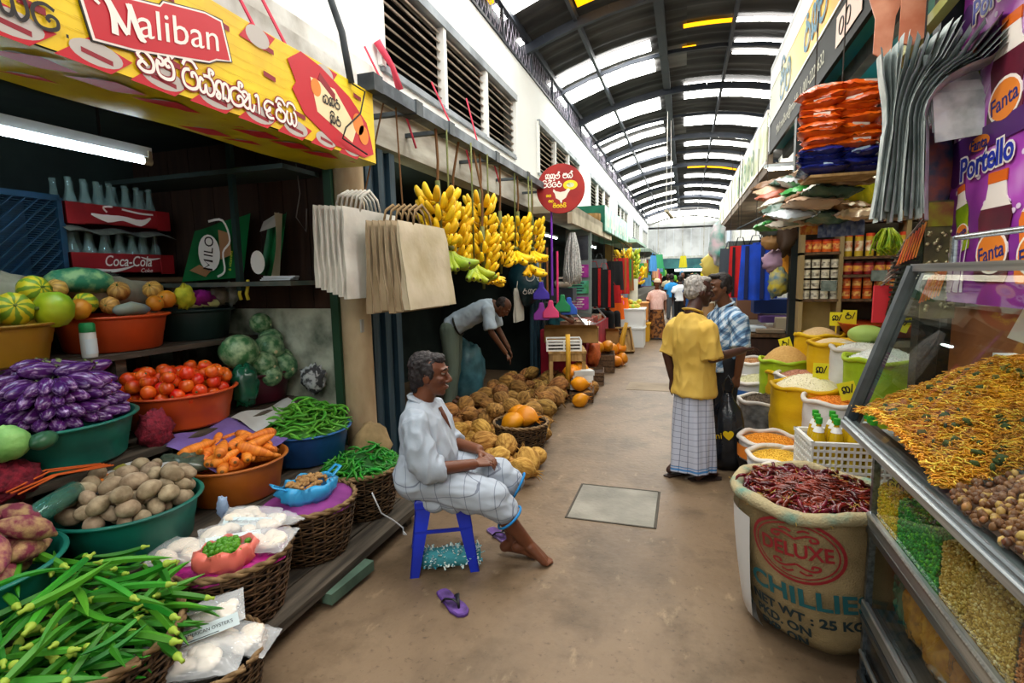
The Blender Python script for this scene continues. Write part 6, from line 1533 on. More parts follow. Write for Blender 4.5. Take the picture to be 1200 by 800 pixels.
for z, m_, lab in ((.78, M_magp, 'upper magenta notice with white figures on the cupboard'), (.5, mat('cyan_green_print', '#5fc0a8', .5, '#3f9a5a', 8), 'cyan and green notice with words between two magenta ones'), (.22, M_magp, 'lower magenta notice on the cupboard')):
    p_ = thing('notice', lab, 'notice', (-1.78, 9.22, .9+z), R(8))
    g = G(); g.b2((-.18, -.006, -.1), (.18, 0, .12)); g.build('sheet', m_, p_)
    g = G()
    for k in range(4): g.b2((-.14+.02*k, -.009, .07-.045*k), (.1-.03*(k % 2), -.006, .09-.045*k))
    g.build('print_line', M_whitep if z != .5 else mat('print_navy', '#1c2b3a'), p_)
def strands(name, lab, cat, m, c, n, L, r, spread, seed=1):
    g = G(); random.seed(seed)
    for k in range(n):
        a = rnd(0, 6.28); q = spread*math.sqrt(random.random()); x, y = q*math.cos(a), q*math.sin(a)
        g.tube([(x*.3, y*.3, 0), (x*.8, y*.8, -L*.3), (x+rnd(-.02, .02), y+rnd(-.02, .02), -L*.7), (x*.9+rnd(-.03, .03), y*.9, -L*rnd(.9, 1.))], r, 5)
    o = tag(g.build(name, m, loc=c, smooth=True), lab, cat); o['kind'] = 'stuff'; return o
strands('rope_skein', 'hanging skein of white twisted rope beside the purple pole', 'rope', mat('white_rope', '#d9dad8', .85, '#9fa19f', 40), (-1.62, 7.95, 2.25), 60, .78, .013, .13)
for x, y, z0, z1, c, lab in ((-1.72, 7.05, 1.35, 2.62, '#6f2fa8', 'tall purple broom pole standing right of the bananas'), (-1.68, 7.2, 1.2, 1.95, '#d83a72', 'pink broom pole next to the purple one'), (-1.8, 7.1, 1.3, 2.0, '#8a5a34', 'brown broom pole left of the purple one'), (-1.9, 7.1, 1.3, 1.9, '#c8a82a', 'short yellow broom pole by the shutter')):
    g = G(); g.cyl((0, 0, 0), (0, 0, z1-z0), .016, n=8); tag(g.build('broom_pole', mat('pole_'+c[1:], c, .4), loc=(x, y, z0), smooth=True, auto=50), lab, 'broom')
for x, y, z, c, lab in ((-1.86, 7.0, 1.4, '#4a3ab0', 'violet dustpan hanging under the bananas'), (-1.73, 7.0, 1.15, '#d8477a', 'pink dustpan below the pink pole'), (-1.86, 7.0, 1.12, '#8a3aa0', 'magenta brush below the violet dustpan'), (-1.6, 7.15, 1.22, '#1f7a4a', 'green round brush beside the pink dustpan'), (-1.52, 7.2, 1.18, '#2a55b0', 'blue round brush behind the green one')):
    g = G(); g.slab([(-.03, .14), (-.04, .06), (-.11, -.02), (-.11, -.1), (.11, -.1), (.11, -.02), (.04, .06), (.03, .14)], .05, plane_m((0, 0, 0), (1, .2, 0), (0, 0, 1))); o = g.build('dustpan', mat('pan_'+c[1:], c, .4), loc=(x, y, z)); b_ = o.modifiers.new('bevel', 'BEVEL'); b_.width = .012; tag(o, lab, 'dustpan')
# table, boxes and small glass case
t = thing('wooden_table', 'rough wooden table carrying a white slatted crate', 'table', (-1.52, 7.05, 0), R(15))
for k in range(3): g = G(); g.b2((-.26, -.32+k*.215, .6), (.24, -.32+k*.215+.205, .63)); g.build('plank', M_woodlt, t)
g = G(); g.b2((-.25, -.31, .5), (.23, -.29, .6)); g.b2((.21, -.31, .5), (.23, .31, .6)); g.build('apron', M_woodlt, t)
for x in (-.23, .2):
    for y in (-.29, .28): g = G(); g.b2((x-.02, y-.02, 0), (x+.03, y+.03, .6)); g.build('leg', M_woodlt, t)
t = thing('white_crate', 'white slatted crate with dark contents on the wooden table', 'crate', (-1.54, 6.95, .63), R(15))
for z in (0, .045, .09, .13):
    g = G(); g.b2((-.24, -.2, z), (.22, -.19, z+.02)); g.b2((.21, -.2, z), (.22, .16, z+.02)); g.b2((-.24, .15, z), (.22, .16, z+.02)); g.b2((-.24, -.2, z), (-.23, .16, z+.02)); g.build('slat', mat('crate_white', '#d9dad6', .6), t)
for x in (-.24, -.02, .2): g = G(); g.b2((x, -.205, 0), (x+.025, -.19, .15)); g.build('post', mat('crate_white', '#d9dad6'), t)
g = G(); g.b2((-.22, -.18, .01), (.2, .14, .1)); g.build('contents', mat('dark_seed', '#2d2a26', .8, '#6f6a60', 60), t)
for i, (x, y, z, d, lab) in enumerate(((-1.62, 7.85, .62, (.8, .3, .22), 'open cardboard carton behind the white crate'), (-1.3, 7.9, .0, (.32, .5, .2), 'low dark wooden crate on the floor below the red cloth'), (-1.32, 9.0, .0, (.4, .6, .3), 'dark wooden crate of fruit before the leaning tray'), (-1.45, 10.3, .3, (.5, .4, .25), 'cardboard box behind the king coconuts in the lane'), (-1.28, 6.9, .0, (.3, .7, .14), 'low weathered crate under the newspapers'))):
    t = thing('box', lab, 'box', (x, y, z), R(8)); mm = mat('cardboard', '#a8824e', .85, '#8a6838', 4) if 'card' in lab else M_wood
    w_, d_, h_ = d
    if mm is M_wood:
        n_ = 3
        for k in range(n_):
            zz = h_*k/n_+.004
            g = G(); g.b2((-w_/2, -d_/2, zz), (w_/2, -d_/2+.015, zz+h_/n_-.012)); g.b2((w_/2-.015, -d_/2, zz), (w_/2, d_/2, zz+h_/n_-.012)); g.b2((-w_/2, d_/2-.015, zz), (w_/2, d_/2, zz+h_/n_-.012)); g.b2((-w_/2, -d_/2, zz), (-w_/2+.015, d_/2, zz+h_/n_-.012)); g.build('slat', mm, t)
        g = G(); g.b2((-w_/2+.02, -d_/2+.02, 0), (w_/2-.02, d_/2-.02, h_*.8)); g.build('contents', mat('crate_dark', '#3b2a1c', .9), t)
    else:
        g = G(); g.b2((-w_/2, -d_/2, 0), (w_/2, -d_/2+.01, h_)); g.b2((w_/2-.01, -d_/2, 0), (w_/2, d_/2, h_)); g.b2((-w_/2, -d_/2, 0), (-w_/2+.01, d_/2, h_)); g.b2((-w_/2, d_/2-.01, 0), (w_/2, d_/2, h_)); g.b2((-w_/2, -d_/2, 0), (w_/2, d_/2, .01)); g.build('carton_wall', mm, t)
        g = G(); g.add([(-w_/2, -d_/2, h_), (w_/2, -d_/2, h_), (w_/2-.03, -d_/2-.12, h_+.06), (-w_/2+.03, -d_/2-.12, h_+.06)], [(0, 1, 2, 3)]); g.build('flap', mm, t)
for i in range(4): 
    g = G(); g.box((0, 0, .03), (.26, .2, .06)); o = tag(g.build('newspaper_bundle', M_news, loc=(-1.28+.01*i, 6.75, .145+.062*i), rot=(0, 0, R(10+5*i))), ('first', 'second', 'third', 'fourth')[i]+' newspaper bundle from the bottom on the low crate by the lane', 'newspaper')
g = G(); g.b2((-2.15, 8.0, 0), (-1.42, 10.4, .78)); tag(g.build('cloth_counter', mat('red_cloth', '#a31330', .8, '#7a0d22', 4)), 'counter draped in dark red cloth under the small glass case', 'counter')
lump('orange_bag', 'orange net bag slumped against the red cloth', 'bag', mat('orange_net', '#c9622c', .7, '#a34a1c', 30), (-1.36, 8.3, .38), (.1, .25, .2), .3, 8, seed=3)
t = thing('glass_case', 'small slanted glass display case of trays on the red counter', 'case', (-1.8, 8.2, .78))
for a, b in (((-.33, 0, 0), (.36, 0, 0)), ((.36, 0, 0), (.36, 2.0, 0)), ((-.33, 0, .42), (.02, 0, .42)), ((.02, 0, .42), (.02, 2., .42)), ((.02, 0, .42), (.36, 0, .02)), ((.02, 2., .42), (.36, 2., .02)), ((-.33, 0, 0), (-.33, 0, .42)), ((-.33, 2., .42), (.02, 2., .42))):
    g = G(); g.bar(a, b, .025); g.build('frame_bar', M_chrome, t)
M_pane = glass('case_glass')
g = G(); g.add([(.02, .02, .42), (.36, .02, .02), (.36, 1.98, .02), (.02, 1.98, .42)], [(0, 1, 2, 3)]); g.build('front_glass', M_pane, t)
g = G(); g.add([(-.33, .0, 0), (.36, .0, 0), (.02, .0, .42), (-.33, .0, .42)], [(0, 1, 2, 3)]); g.build('side_glass', M_pane, t)
for k, c in enumerate(('#c9a488', '#d88a8a', '#b8382e', '#cfc4b0')):
    g = G(); g.box((.1, .3+.45*k, .06), (.4, .4, .09)); g.build('tray', mat('tray_'+c[1:], c, .6, '#8a5a4a', 14), t)
t = thing('carry_basket', 'dark box with a white handled bowl on top of the small glass case', 'basket', (-1.85, 8.35, 1.22))
g = G(); g.box((0, 0, .1), (.36, .3, .2)); g.build('box', mat('slate_box', '#3a3f4a', .6), t); g = G(); g.lathe([(.03, .2), (.13, .22), (.15, .3), (.001, .28)], 16); g.tube([(-.14, 0, .28), (-.08, 0, .36), (.08, 0, .36), (.14, 0, .28)], .014, 6); g.build('bowl', mat('cream_bowl', '#e6d9c8', .5), t, smooth=True)
# aprons and bags on hangers
def hang_cloth(name, lab, cat, m, c, w, h, rz=0., taper=.85, m2=None, seed=0., depth=.05):
    t = thing(name, lab, cat, c, rz); g = G()
    g.grid(lambda u, v: Vector(((u-.5)*w*lerp(1, taper, v), -depth*.5*math.sin(u*PI)+.018*math.sin(u*14+seed)*(1-v), -h*(1-v))), 18, 8)
    g.grid(lambda u, v: Vector(((.5-u)*w*lerp(1, taper, v), depth*.5*math.sin(u*PI)+.018*math.sin((1-u)*14+seed)*(1-v), -h*(1-v))), 18, 8); g.build('cloth', m, t, smooth=True)
    g = G(); g.tube([(-w*.2, 0, -.01), (-w*.1, 0, h*.16), (w*.1, 0, h*.16), (w*.2, 0, -.01)], .014, 6, flat=.4); g.build('handle', m2 or m, t, smooth=True); g = G(); g.bar((0, 0, h*.15), (0, 0, max(h*.2, (2.52 if c[0] < 0 else 2.95)-c[2])), .006); g.build('cord', M_wire, t)
    if m2:
        for q in (-1, 1):
            g = G(); g.box((q*w*.24, -depth*.5*.9, -h*.5), (.035*w/.3, .012, h*.96)); g.build('stripe', m2, t)
    return t
R_ = mat('red_fabric', '#c4171c', .75, '#a01016', 5); K_ = mat('black_fabric', '#15161a', .8); O_ = mat('orange_fabric', '#ef6a12', .7); B_ = mat('royal_blue_fabric', '#1047c8', .7, '#0c379c', 5); G_ = mat('grey_fabric', '#6a6d70', .8)
for a in (('red and black apron hanging by the yellowed pillar', K_, (-1.62, 9.9, 1.75), .42, .72, R_), ('second red and black apron behind the first', K_, (-1.5, 10.4, 1.72), .42, .75, R_), ('grey bag hanging under the green sign box', G_, (-1.75, 11.4, 1.95), .4, .7, None), ('red shopping bag hanging under the aprons', R_, (-1.42, 10.9, 1.4), .42, .36, None), ('orange cloth bag hanging lowest by the glass case', O_, (-1.4, 11.2, 1.1), .44, .42, None), ('black bag with grey print under the sign box', K_, (-1.45, 11.6, 1.9), .42, .62, None), ('red and tan bag hanging with its stripe to the lane', R_, (-1.38, 12.2, 1.98), .4, .8, mat('tan_stripe', '#9a5a2a', .8)), ('brown and green bag behind the red and tan one', mat('brown_fabric', '#7d4a22', .8), (-1.34, 12.9, 1.98), .4, .75, mat('green_stripe', '#1d7a3a', .7)), ('small orange bag beside the banana hangings', O_, (-1.32, 12.0, 1.1), .3, .3, None)):
    hang_cloth('hanging_bag', a[0], 'bag', a[1], a[2], a[3], a[4], R(20), .8, a[5], seed=a[2][1])
hang_cloth('hanging_apron', 'pale blue shirt hanging deeper in the row', 'clothing', mat('pale_blue_cloth', '#8fb0d0', .8), (-1.4, 14.2, 1.3), .5, .8, R(15))
# second banana stall
for i, (x, y, z, n) in enumerate(((-1.5, 13.6, 2.15, 6), (-1.35, 14.2, 2.15, 7), (-1.45, 14.9, 2.1, 6), (-1.3, 15.6, 1.75, 4))):
    bunch('bunch of bananas in the far banana stall, '+('nearest to us', 'second from us', 'third from us', 'hanging lowest')[i], x, y, z, n, 8, BM if i != 1 else BG, .06, 1.6, ztop=2.6, sp=.12)
for i, (x, y, z) in enumerate(((-1.35, 9.4, .1), (-1.2, 9.7, .1), (-1.28, 9.25, .38), (-1.12, 9.3, .1), (-1.4, 9.0, .38), (-1.05, 9.55, .12), (-1.22, 9.55, .28), (-1.1, 9.75, .28))):
    dup(K1, (x, y, z), (rnd(0, 6), rnd(-.4, .4), rnd(0, 3)), 1.05, 'orange king coconut in the far pile on the lane, '+('first', 'second', 'third', 'fourth', 'fifth', 'sixth', 'seventh', 'eighth')[i]+' from the dark crate')
g = G(); g.tube([(0, 0, 0), (.03, .02, .25), (.1, .05, .55)], [.07, .05, .03], 8); tag(g.build('palm_stalk', mat('stalk_yellow', '#c8992a'), smooth=True, loc=(-1.1, 9.7, .2)), 'yellow palm stalk standing up from the far king coconut pile', 'stalk')
t = thing('leaning_tray', 'wooden tray leaning on edge before the seated seller', 'tray', (-1.35, 10.9, 0)); t.rotation_euler = (R(-28), R(0), R(25))
g = G(); g.b2((-.4, -.02, 0), (.4, 0, .55)); g.build('base', M_woodlt, t); g = G()
for a, b in (((-.4, -.1, 0), (.4, -.0, .03)), ((-.4, -.1, .52), (.4, 0, .55)), ((-.4, -.1, 0), (-.37, 0, .55)), ((.37, -.1, 0), (.4, 0, .55))): g.b2(a, b)
g.build('rim', M_woodlt, t)
for i, (x, y, z, c, lab) in enumerate(((-1.1, 12.2, 0, '#dfe2e2', 'white plastic crate standing at the lane edge'), (-1.1, 12.25, .42, '#e9ebeb', 'white plastic crate stacked on the first one'), (-1.05, 13.3, 0, '#d8a42a', 'yellow crate beyond the white ones'), (-1.1, 13.4, .5, '#c98a4a', 'tan carton on the yellow crate'))):
    g = G(); g.b2((-.25, -.3, 0), (.25, .3, .4)); g.box((0, 0, .42), (.54, .64, .03)); tag(g.build('market_crate', mat('crate_'+c[1:], c, .6), loc=(x, y, z)), lab, 'crate')
for i in range(14):
    lump('fruit', 'yellow orange fruit heaped on the stacked white crates', 'fruit', mat('mango_skin', '#d9a02a', .5, '#8fae3a', 9, rnd=.2), (-1.1+rnd(-.2, .2), 12.3+rnd(-.25, .3), .9+.05*(i % 3)), (.06, .05, .05), .05, 5, n=10, group='fruit on the white crates')
for i, (x, y, z, c) in enumerate(((-1.55, 12.4, .95, '#e23a5a'), (-1.5, 12.7, 1.0, '#e89a1c'), (-1.45, 12.0, .98, '#e0559a'), (-1.6, 12.9, 1.05, '#3a9a4a'))):
    lump('bright_bag', ('rosy', 'amber', 'pink', 'leaf green')[i]+' bag on the counter near the seated seller', 'bag', mat('brt_'+c[1:], c, .6), (x, y, z), (.16, .2, .12), .3, 6, seed=i, n=14)
g = G(); g.b2((-2.2, 11.9, 0), (-1.35, 13.6, .85)); tag(g.build('fruit_counter', mat('counter_grey', '#6f7570', .7)), 'grey counter behind the seated seller', 'counter')
g = G(); g.cyl((-1.2, 13.1, 0), (-1.2, 13.1, 1.5), .12, n=14); tag(g.build('pipe_post', mat('post_cream', '#cfd0c2', .6), smooth=True, auto=50), 'pale round post beside the far bananas', 'post')
# canopies, boards and hangings deep in the row
for a, b, c, lab in (((-2.2, 15.3, 2.5), (-1.3, 19.0, 2.58), '#a5c6b6', 'pale green canopy in the far left row'), ((-2.2, 15.2, 2.6), (-1.75, 17.2, 3.1), '#6e4334', 'brown wooden box over the far left row'), ((-2.2, 19.5, 2.4), (-1.2, 26., 2.5), '#7d8f86', 'grey green canopy furthest on the left'), ((-2.2, 19.5, 2.5), (-1.9, 30., 2.95), '#bcd4c4', 'pale board over the furthest left canopy')):
    g = G(); g.b2(a, b); tag(g.build('canopy', mat('can_'+c[1:], c, .7))  , lab, 'canopy')
cols = ['#2f8f4a', '#3f8fd0', '#e0c23a', '#d65a8a', '#e8e4da', '#6aa0c8', '#c2452f', '#7a5aa0', '#f0b088']
for i in range(22):
    y = 17+i*.7; c = cols[i % 9]
    cn_ = ('green', 'blue', 'yellow', 'pink', 'white', 'sky blue', 'red', 'violet', 'peach')[i % 9]; hang_cloth('hung_cloth', 'small '+cn_+' cloth hung in the distant left row', 'cloth', mat('hb_'+c[1:], c, .7), (-1.5+rnd(-.15, .35), y, rnd(1.5, 2.3)), rnd(.25, .4), rnd(.35, .6), rnd(-.6, .9), .9, seed=i)['group'] = 'distant '+cn_+' cloths'
g = G(); g.b2((-2.2, 16, 0), (-1.4, 33, .9)); tag(g.build('far_counter', mat('counter_far', '#5d5a52', .8)), 'long counter of the furthest left stalls', 'counter')
for y in (10.0, 14.0): pass
t = thing('hanging_lamp', 'tilted batten lamp hanging on two wires from the roof ridge', 'lamp', (-.45, 13.3, 3.0))
g = G(); g.bar((0, -.35, .05), (.12, .35, -.05), .07, .05); g.build('batten', mat('old_batten', '#9a8f7a', .7), t)
g = G(); g.tube([(0, -.3, .06), (-.0, -.2, 2.45)], .006, 4); g.build('wire', M_greyp, t); g = G(); g.tube([(.1, .3, -.02), (.06, .3, 2.2)], .006, 4); g.build('wire', M_greyp, t)
# ------------------------------------------------------------------ right side: shop board, poster
t = thing('shop_board', 'long shop board with orange and yellow picture above a black lettered strip', 'sign', (1.0, -.5, 3.12))
g = G(); g.b2((0, 0, 0), (.03, 8.3, .36)); g.build('black_strip', mat('strip_black', '#0e1412', .6, spec=.2), t)
mp_ = mat('board_print', '#f2ead8', .45)
def _grad(m, stops, axis=1, n0=0., n1=1., wob=.35, nsc=1.3):
    nt = m.node_tree; N = nt.nodes; L = nt.links; b = N['Principled BSDF']
    tc = N.new('ShaderNodeTexCoord'); sp = N.new('ShaderNodeSeparateXYZ'); L.new(tc.outputs['Object'], sp.inputs[0])
    nz = N.new('ShaderNodeTexNoise'); nz.inputs['Scale'].default_value = nsc; L.new(tc.outputs['Object'], nz.inputs['Vector'])
    ma = node(m, 'ShaderNodeMath', operation='MULTIPLY_ADD'); ma.inputs[1].default_value = wob*(n1-n0); L.new(nz.outputs['Fac'], ma.inputs[0]); L.new(sp.outputs[axis], ma.inputs[2])
    mr = N.new('ShaderNodeMapRange'); mr.inputs[1].default_value = n0; mr.inputs[2].default_value = n1; L.new(ma.outputs[0], mr.inputs[0])
    cr = N.new('ShaderNodeValToRGB'); el = cr.color_ramp.elements
    el[0].position = stops[0][0]; el[0].color = srgb(stops[0][1]); el[1].position = stops[-1][0]; el[1].color = srgb(stops[-1][1])
    for p, c in stops[1:-1]: e = el.new(p); e.color = srgb(c)
    L.new(mr.outputs[0], cr.inputs[0]); L.new(cr.outputs[0], b.inputs['Base Color'])
_grad(mp_, [(0, '#d6402f'), (.56, '#d9552f'), (.66, '#e58a36'), (.76, '#eeb446'), (.86, '#f0d670'), (.95, '#e3dca8'), (1, '#a9b48a')], 1, 0., 8.3, .12, .9)
g = G(); g.b2((-.005, 0, .36), (.03, 8.3, 1.02)); g.build('picture_panel', mp_, t)
g = G(); g.b2((-.012, 0, 1.0), (.04, 8.3, 1.06)); g.b2((-.01, 0, .35), (.0, 8.3, .37)); g.b2((-.01, 8.26, 0), (.03, 8.3, 1.03)); g.build('edge_trim', mat('board_trim', '#c9ccd0', .4), t)
g = G(); g.b2((-.009, 0, .78), (-.0055, 8.28, 1.0)); g.build('white_band', M_whitep, t)
Mb = plane_m((-.006, 8.3, 0), (0, -1, 0), (0, 0, 1))
tm = mat('strip_letters', '#a9a78f', .5)
text('strip_lettering', 'Mail mailbox@mail.lk  |  001-2224632', tm, Mb @ Matrix.Translation((1.75, .15, 0)), .15, t, .0005)
g = G(); g.slab([(3.25, .07), (3.85, .07), (3.85, .28), (3.25, .28)], .003, Mb); g.build('sticker', mat('sticker_pink', '#cbb3a4', .5), t)
g = G()
for x in (3.4, 3.56):
    g.tube([Mb @ Vector((x+.055*math.cos(a), .17+.055*math.sin(a), .005)) for a in np.linspace(0, 6.28, 20)[:-1]], .005, 5, closed=True)
g.build('sticker_ring', M_blackp, t)
g = G(); sinh(g, 'ma i la', Mb @ Matrix.Translation((.8, .42, 0)), .3, .05, z=.006); sinh(g, 'ra ka ma', Mb @ Matrix.Translation((2.1, .46, 0)), .26, .045, z=.006); g.build('blue_lettering', mat('letter_teal', '#2f6d86', .5), t)['kind'] = 'stuff'
# second, further board on the concrete canopy
t = thing('shop_board', 'further faded board with green and white print on the concrete canopy', 'sign', (.985, 7.95, 3.06))
m_ = mat('board_print_far', '#dfe3cf', .5, '#9fae6a', 2.2, detail=6, lo=.42, hi=.62); g = G(); g.b2((0, 0, 0), (.02, 10.2, .62)); g.build('panel', m_, t)
g = G(); g.b2((-.004, 0, .6), (.03, 10.2, .66)); g.b2((-.004, 0, -.02), (.03, 10.2, .02)); g.build('edge_trim', M_whitep, t)
g = G(); sinh(g, 'ka ra ma ta la', plane_m((-.005, 4, .1), (0, -1, 0), (0, 0, 1)), .36, .06, adv=1.6); g.build('lettering', mat('letter_green', '#4a7d4a', .5), t)
# drinks poster beside a black post
g = G(); g.b2((-.04, -.05, 0), (.05, .05, 3.18)); g.b2((.06, -.03, 0), (.12, .06, 3.18)); tag(g.build('shutter_post', mat('black_green_post', '#10191a', .5), loc=(1.24, 3.42, 0)), 'black steel post between the hanging goods and the purple poster', 'post')
t = thing('drinks_poster', 'tall purple soft drink poster with bottles and rounded lettering', 'poster', (1.28, 3.34, 1.45))
m_ = mat('poster_purple', '#8a2f9a', .4); _grad(m_, [(0, '#5a1f78'), (.38, '#8a2a9a'), (.55, '#b64fc0'), (.72, '#e0b3e6'), (.82, '#a53fb0'), (1, '#7a2a96')], 2, .5, 2.7, .9, 3.2)
g = G(); g.b2((0, -1.9, 0), (.015, 0, 1.75)); g.build('sheet', m_, t)
Mp = plane_m((-.002, 0, 0), (0, -1, 0), (0, 0, 1))
def bottle2d(cx, z0, h, w, body, cap_, white, lab, tilt=0., big=False):
    M5 = Mp @ Matrix.Translation((cx, z0, 0)) @ Matrix.Rotation(tilt, 4, 'Z')
    pr = [(0, .42), (.06, .5), (.2, .5), (.36, .42), (.48, .46), (.6, .5), (.7, .42), (.76, .3), (.8, .26)]
    pts = [(w*r, h*z) for z, r in pr]+[(-w*r, h*z) for z, r in reversed(pr)]
    g = G(); g.slab(pts, .003, M5); b_ = g.build('bottle_print', body, t)
    pts = [(w*.44, h*.68), (w*.3, h*.77), (w*.25, h*.9), (-w*.25, h*.9), (-w*.3, h*.77), (-w*.44, h*.68)]
    g = G(); g.slab(pts, .004, M5); g.build('bottle_neck_print', white, t)
    g = G(); g.slab([(w*.27, h*.9), (w*.27, h), (-w*.27, h), (-w*.27, h*.9)], .005, M5); g.build('bottle_cap_print', cap_, t)
    g = G(); g.slab([(w*.47*math.cos(a), h*.28+w*.36*math.sin(a)) for a in np.linspace(0, 2*PI, 20)[:-1]], .0045, M5); g.build('logo_ring', M_whitep, t)
    g = G(); g.slab([(w*.42*math.cos(a), h*.28+w*.31*math.sin(a)) for a in np.linspace(0, 2*PI, 20)[:-1]], .0055, M5); g.build('logo_disc', M_orangep, t)
    text('logo_word', 'Fanta', mat('logo_navy', '#1c2a78', .5), M5 @ Matrix.Translation((0, h*.27, .0065)) @ Matrix.Rotation(.18, 4, 'Z'), w*.36, t, .0004, bold=.0008)
BPur = mat('bottle_purple', '#6a1d33', .35, '#3a1226', 5); BGre = mat('bottle_green', '#a5c412', .35, '#6f9410', 6); BOra = mat('bottle_orange', '#e8761a', .35)
POr = mat('cap_orange', '#e26a1c', .4)
for zo, hh in ((0.08, .52), (.72, .56)):
    k = hh/.52
    bottle2d(.19, zo+.17, .32, .12, BGre, POr, M_whitep, 1, .2)
    bottle2d(.45, zo+.02, .48, .27, BPur, POr, M_whitep, 1)
    bottle2d(.76, zo+.02, .42, .25, BOra, POr, M_whitep, 1)
g = G()
random.seed(3)
for zo in (.05, .72):
    for k in range(10):
        x = rnd(.04, .24); g.stroke([(x, zo), (x+rnd(-.04, .05), zo+.12), (x+rnd(-.06, .08), zo+.26)], [.03, .018, .004], Mp, z=.002)
    for k in range(16): oval(g, rnd(.05, .85), zo+rnd(.3, .6), .008+.012*random.random(), .012, Mp, .0022, 10)
g.build('splash_print', mat('splash_white', '#e6d6ec', .4), t)
g = G(); g.stroke([(.0, .735), (.3, .75), (.62, .765), (1.2, .8)], .1, Mp, z=.003); g.build('divider_band', mat('poster_dark_purple', '#4a1a66', .4), t)
for dz in (0, .72):
    for off, m5, zz in ((.012, M_whitep, .007), (.003, mat('logo_blue', '#2435a8', .4), .009)):
        text('brand_word', 'Portello', m5, Mp @ Matrix.Translation((.34, .645+dz, zz)) @ Matrix.Rotation(.07, 4, 'Z'), .15, t, .0006, bold=off, sx=.92)
    g = G(); g.slab([(.27+.09*math.cos(a), .735+dz+.035*math.sin(a)) for a in np.linspace(0, 2*PI, 20)[:-1]], .005, Mp); g.build('logo_disc', M_orangep, t)
    text('logo_word', 'Fanta', mat('logo_navy', '#1c2a78'), Mp @ Matrix.Translation((.27, .73+dz, .007)), .07, t, .0005, bold=.001)
    g = G(); oval(g, .06, .63+dz, .06, .07, Mp, .004); g.build('purple_swirl', mat('poster_dark_purple', '#4a1a66'), t)
    g = G(); sinh(g, 'la ma', Mp @ Matrix.Translation((.78, .52+dz, 0)), .07, .012, z=.004); g.build('white_scribble', M_whitep, t)
g = G(); g.b2((.1, -2.2, 0), (.75, -.03, 1.42)); 
tag(g.build('drinks_fridge', mat('fridge_brown', '#8a5230', .5, '#6d3d22', 3), loc=(1.22, 3.34, 0)), 'brown cabinet under the purple poster behind the glass case', 'cabinet')

# ------------------------------------------------------------------ glass display case
CS0, CS1, XF, XB = .25, 2.2, .68, 1.22
t = thing('display_case', 'steel framed glass counter of fried snacks, nuts, peas and lentils', 'counter', (0, 0, 0))
M_st2 = mat('steel_rail', '#c9cfd2', .3, '#8d979d', 2.5, metal=.85, stretch=(30, .6, 30)); M_st3 = mat('dark_steel', '#555e64', .3, '#858e94', 2.5, metal=.9, stretch=(30, .6, 30))
def rail(x, z, w, h, m=M_st2, nm='rail'): g = G(); g.b2((x-w/2, CS0, z-h/2), (x+w/2, CS1, z+h/2)); o = g.build(nm, m, t); b_ = o.modifiers.new('bevel', 'BEVEL'); b_.width = .004; return o
rail(.585, 1.055, .05, .028); rail(.62, 1.04, .06, .04); rail(.665, 1.01, .03, .085, M_st3); rail(.575, 1.072, .014, .02, M_st3)
rail(.672, .70, .02, .05, M_st2); rail(.668, .66, .012, .035, M_st3); rail(.665, .715, .012, .014, M_chrome)
rail(.672, .35, .02, .05, M_st2); rail(.668, .30, .014, .03, M_st3); rail(.672, .04, .02, .08, M_st3); rail(.67, .16, .012, .02, M_st2)
g = G(); g.b2((XF+.004, CS0, .03), (XF+.012, CS1, .33)); g.build('kick_panel', mat('black_panel', '#1a1d1e', .25, spec=.7), t)
g = G(); g.b2((XF+.01, CS0, .0), (XB, CS1, .34)); g.build('base_cabinet', M_st3, t)
for z in (.70, 1.04): g = G(); g.b2((XF, CS0, z-.012), (XB, CS1, z)); g.build('shelf', mat('white_enamel', '#d5dadb', .35), t)
g = G(); g.b2((.745, CS0, 1.61), (XB, CS1, 1.635)); g.build('top', M_st2, t)
g = G(); g.bar((.585, CS1, 1.06), (.755, CS1, 1.625), .03, .035, up=(0, 1, 0)); g.bar((.612, CS1+.004, 1.06), (.78, CS1+.004, 1.61), .012, .04, up=(0, 1, 0)); g.build('end_bar', M_steel, t)
g = G(); g.b2((XF-.01, CS1-.022, 0), (XF+.012, CS1, 1.03)); g.b2((XB-.02, CS1-.02, 0), (XB, CS1, 1.62)); g.build('corner_post', M_st3, t)
g = G(); g.b2((XB, CS0, .35), (XB+.012, CS1, 1.61)); g.build('back_panel', mat('back_board', '#9a7048', .6, '#7d5533', 4), t)
M_cg = glass('counter_glass'); M_ge = mat('glass_edge', '#1d4a40', .05, alpha=.12)
def pane(nm, vs): g = G(); g.add(vs, [tuple(range(len(vs)))]); return g.build(nm, M_cg, t)
pane('slanted_glass', [(.59, CS0, 1.07), (.59, CS1, 1.07), (.755, CS1, 1.61), (.755, CS0, 1.61)])
pane('end_glass', [(.6, CS1-.008, 1.06), (XB, CS1-.008, 1.06), (XB, CS1-.008, 1.61), (.765, CS1-.008, 1.61)])
pane('front_glass', [(XF, CS0, .725), (XF, CS1, .725), (XF, CS1, .975), (XF, CS0, .975)])
pane('lower_glass', [(XF, CS0, .375), (XF, CS1, .375), (XF, CS1, .675), (XF, CS0, .675)])
pane('lower_end_glass', [(XF, CS1-.006, .36), (XB, CS1-.006, .36), (XB, CS1-.006, 1.02), (XF, CS1-.006, 1.02)])
for y, z0, z1 in ((1.99, .7, .96), (1.68, .7, .96), (1.32, .7, .96), (1.48, 1.05, 1.3), (.9, 1.05, 1.25)):
    g = G(); g.b2((XF+.01, y-.003, z0), (XB-.02, y+.003, z1)); g.build('glass_divider', M_ge, t)
g = G(); g.b2((1.0, CS0, 1.045), (1.06, CS1, 1.33)); g.build('inner_riser', mat('white_enamel', '#d5dadb'), t)
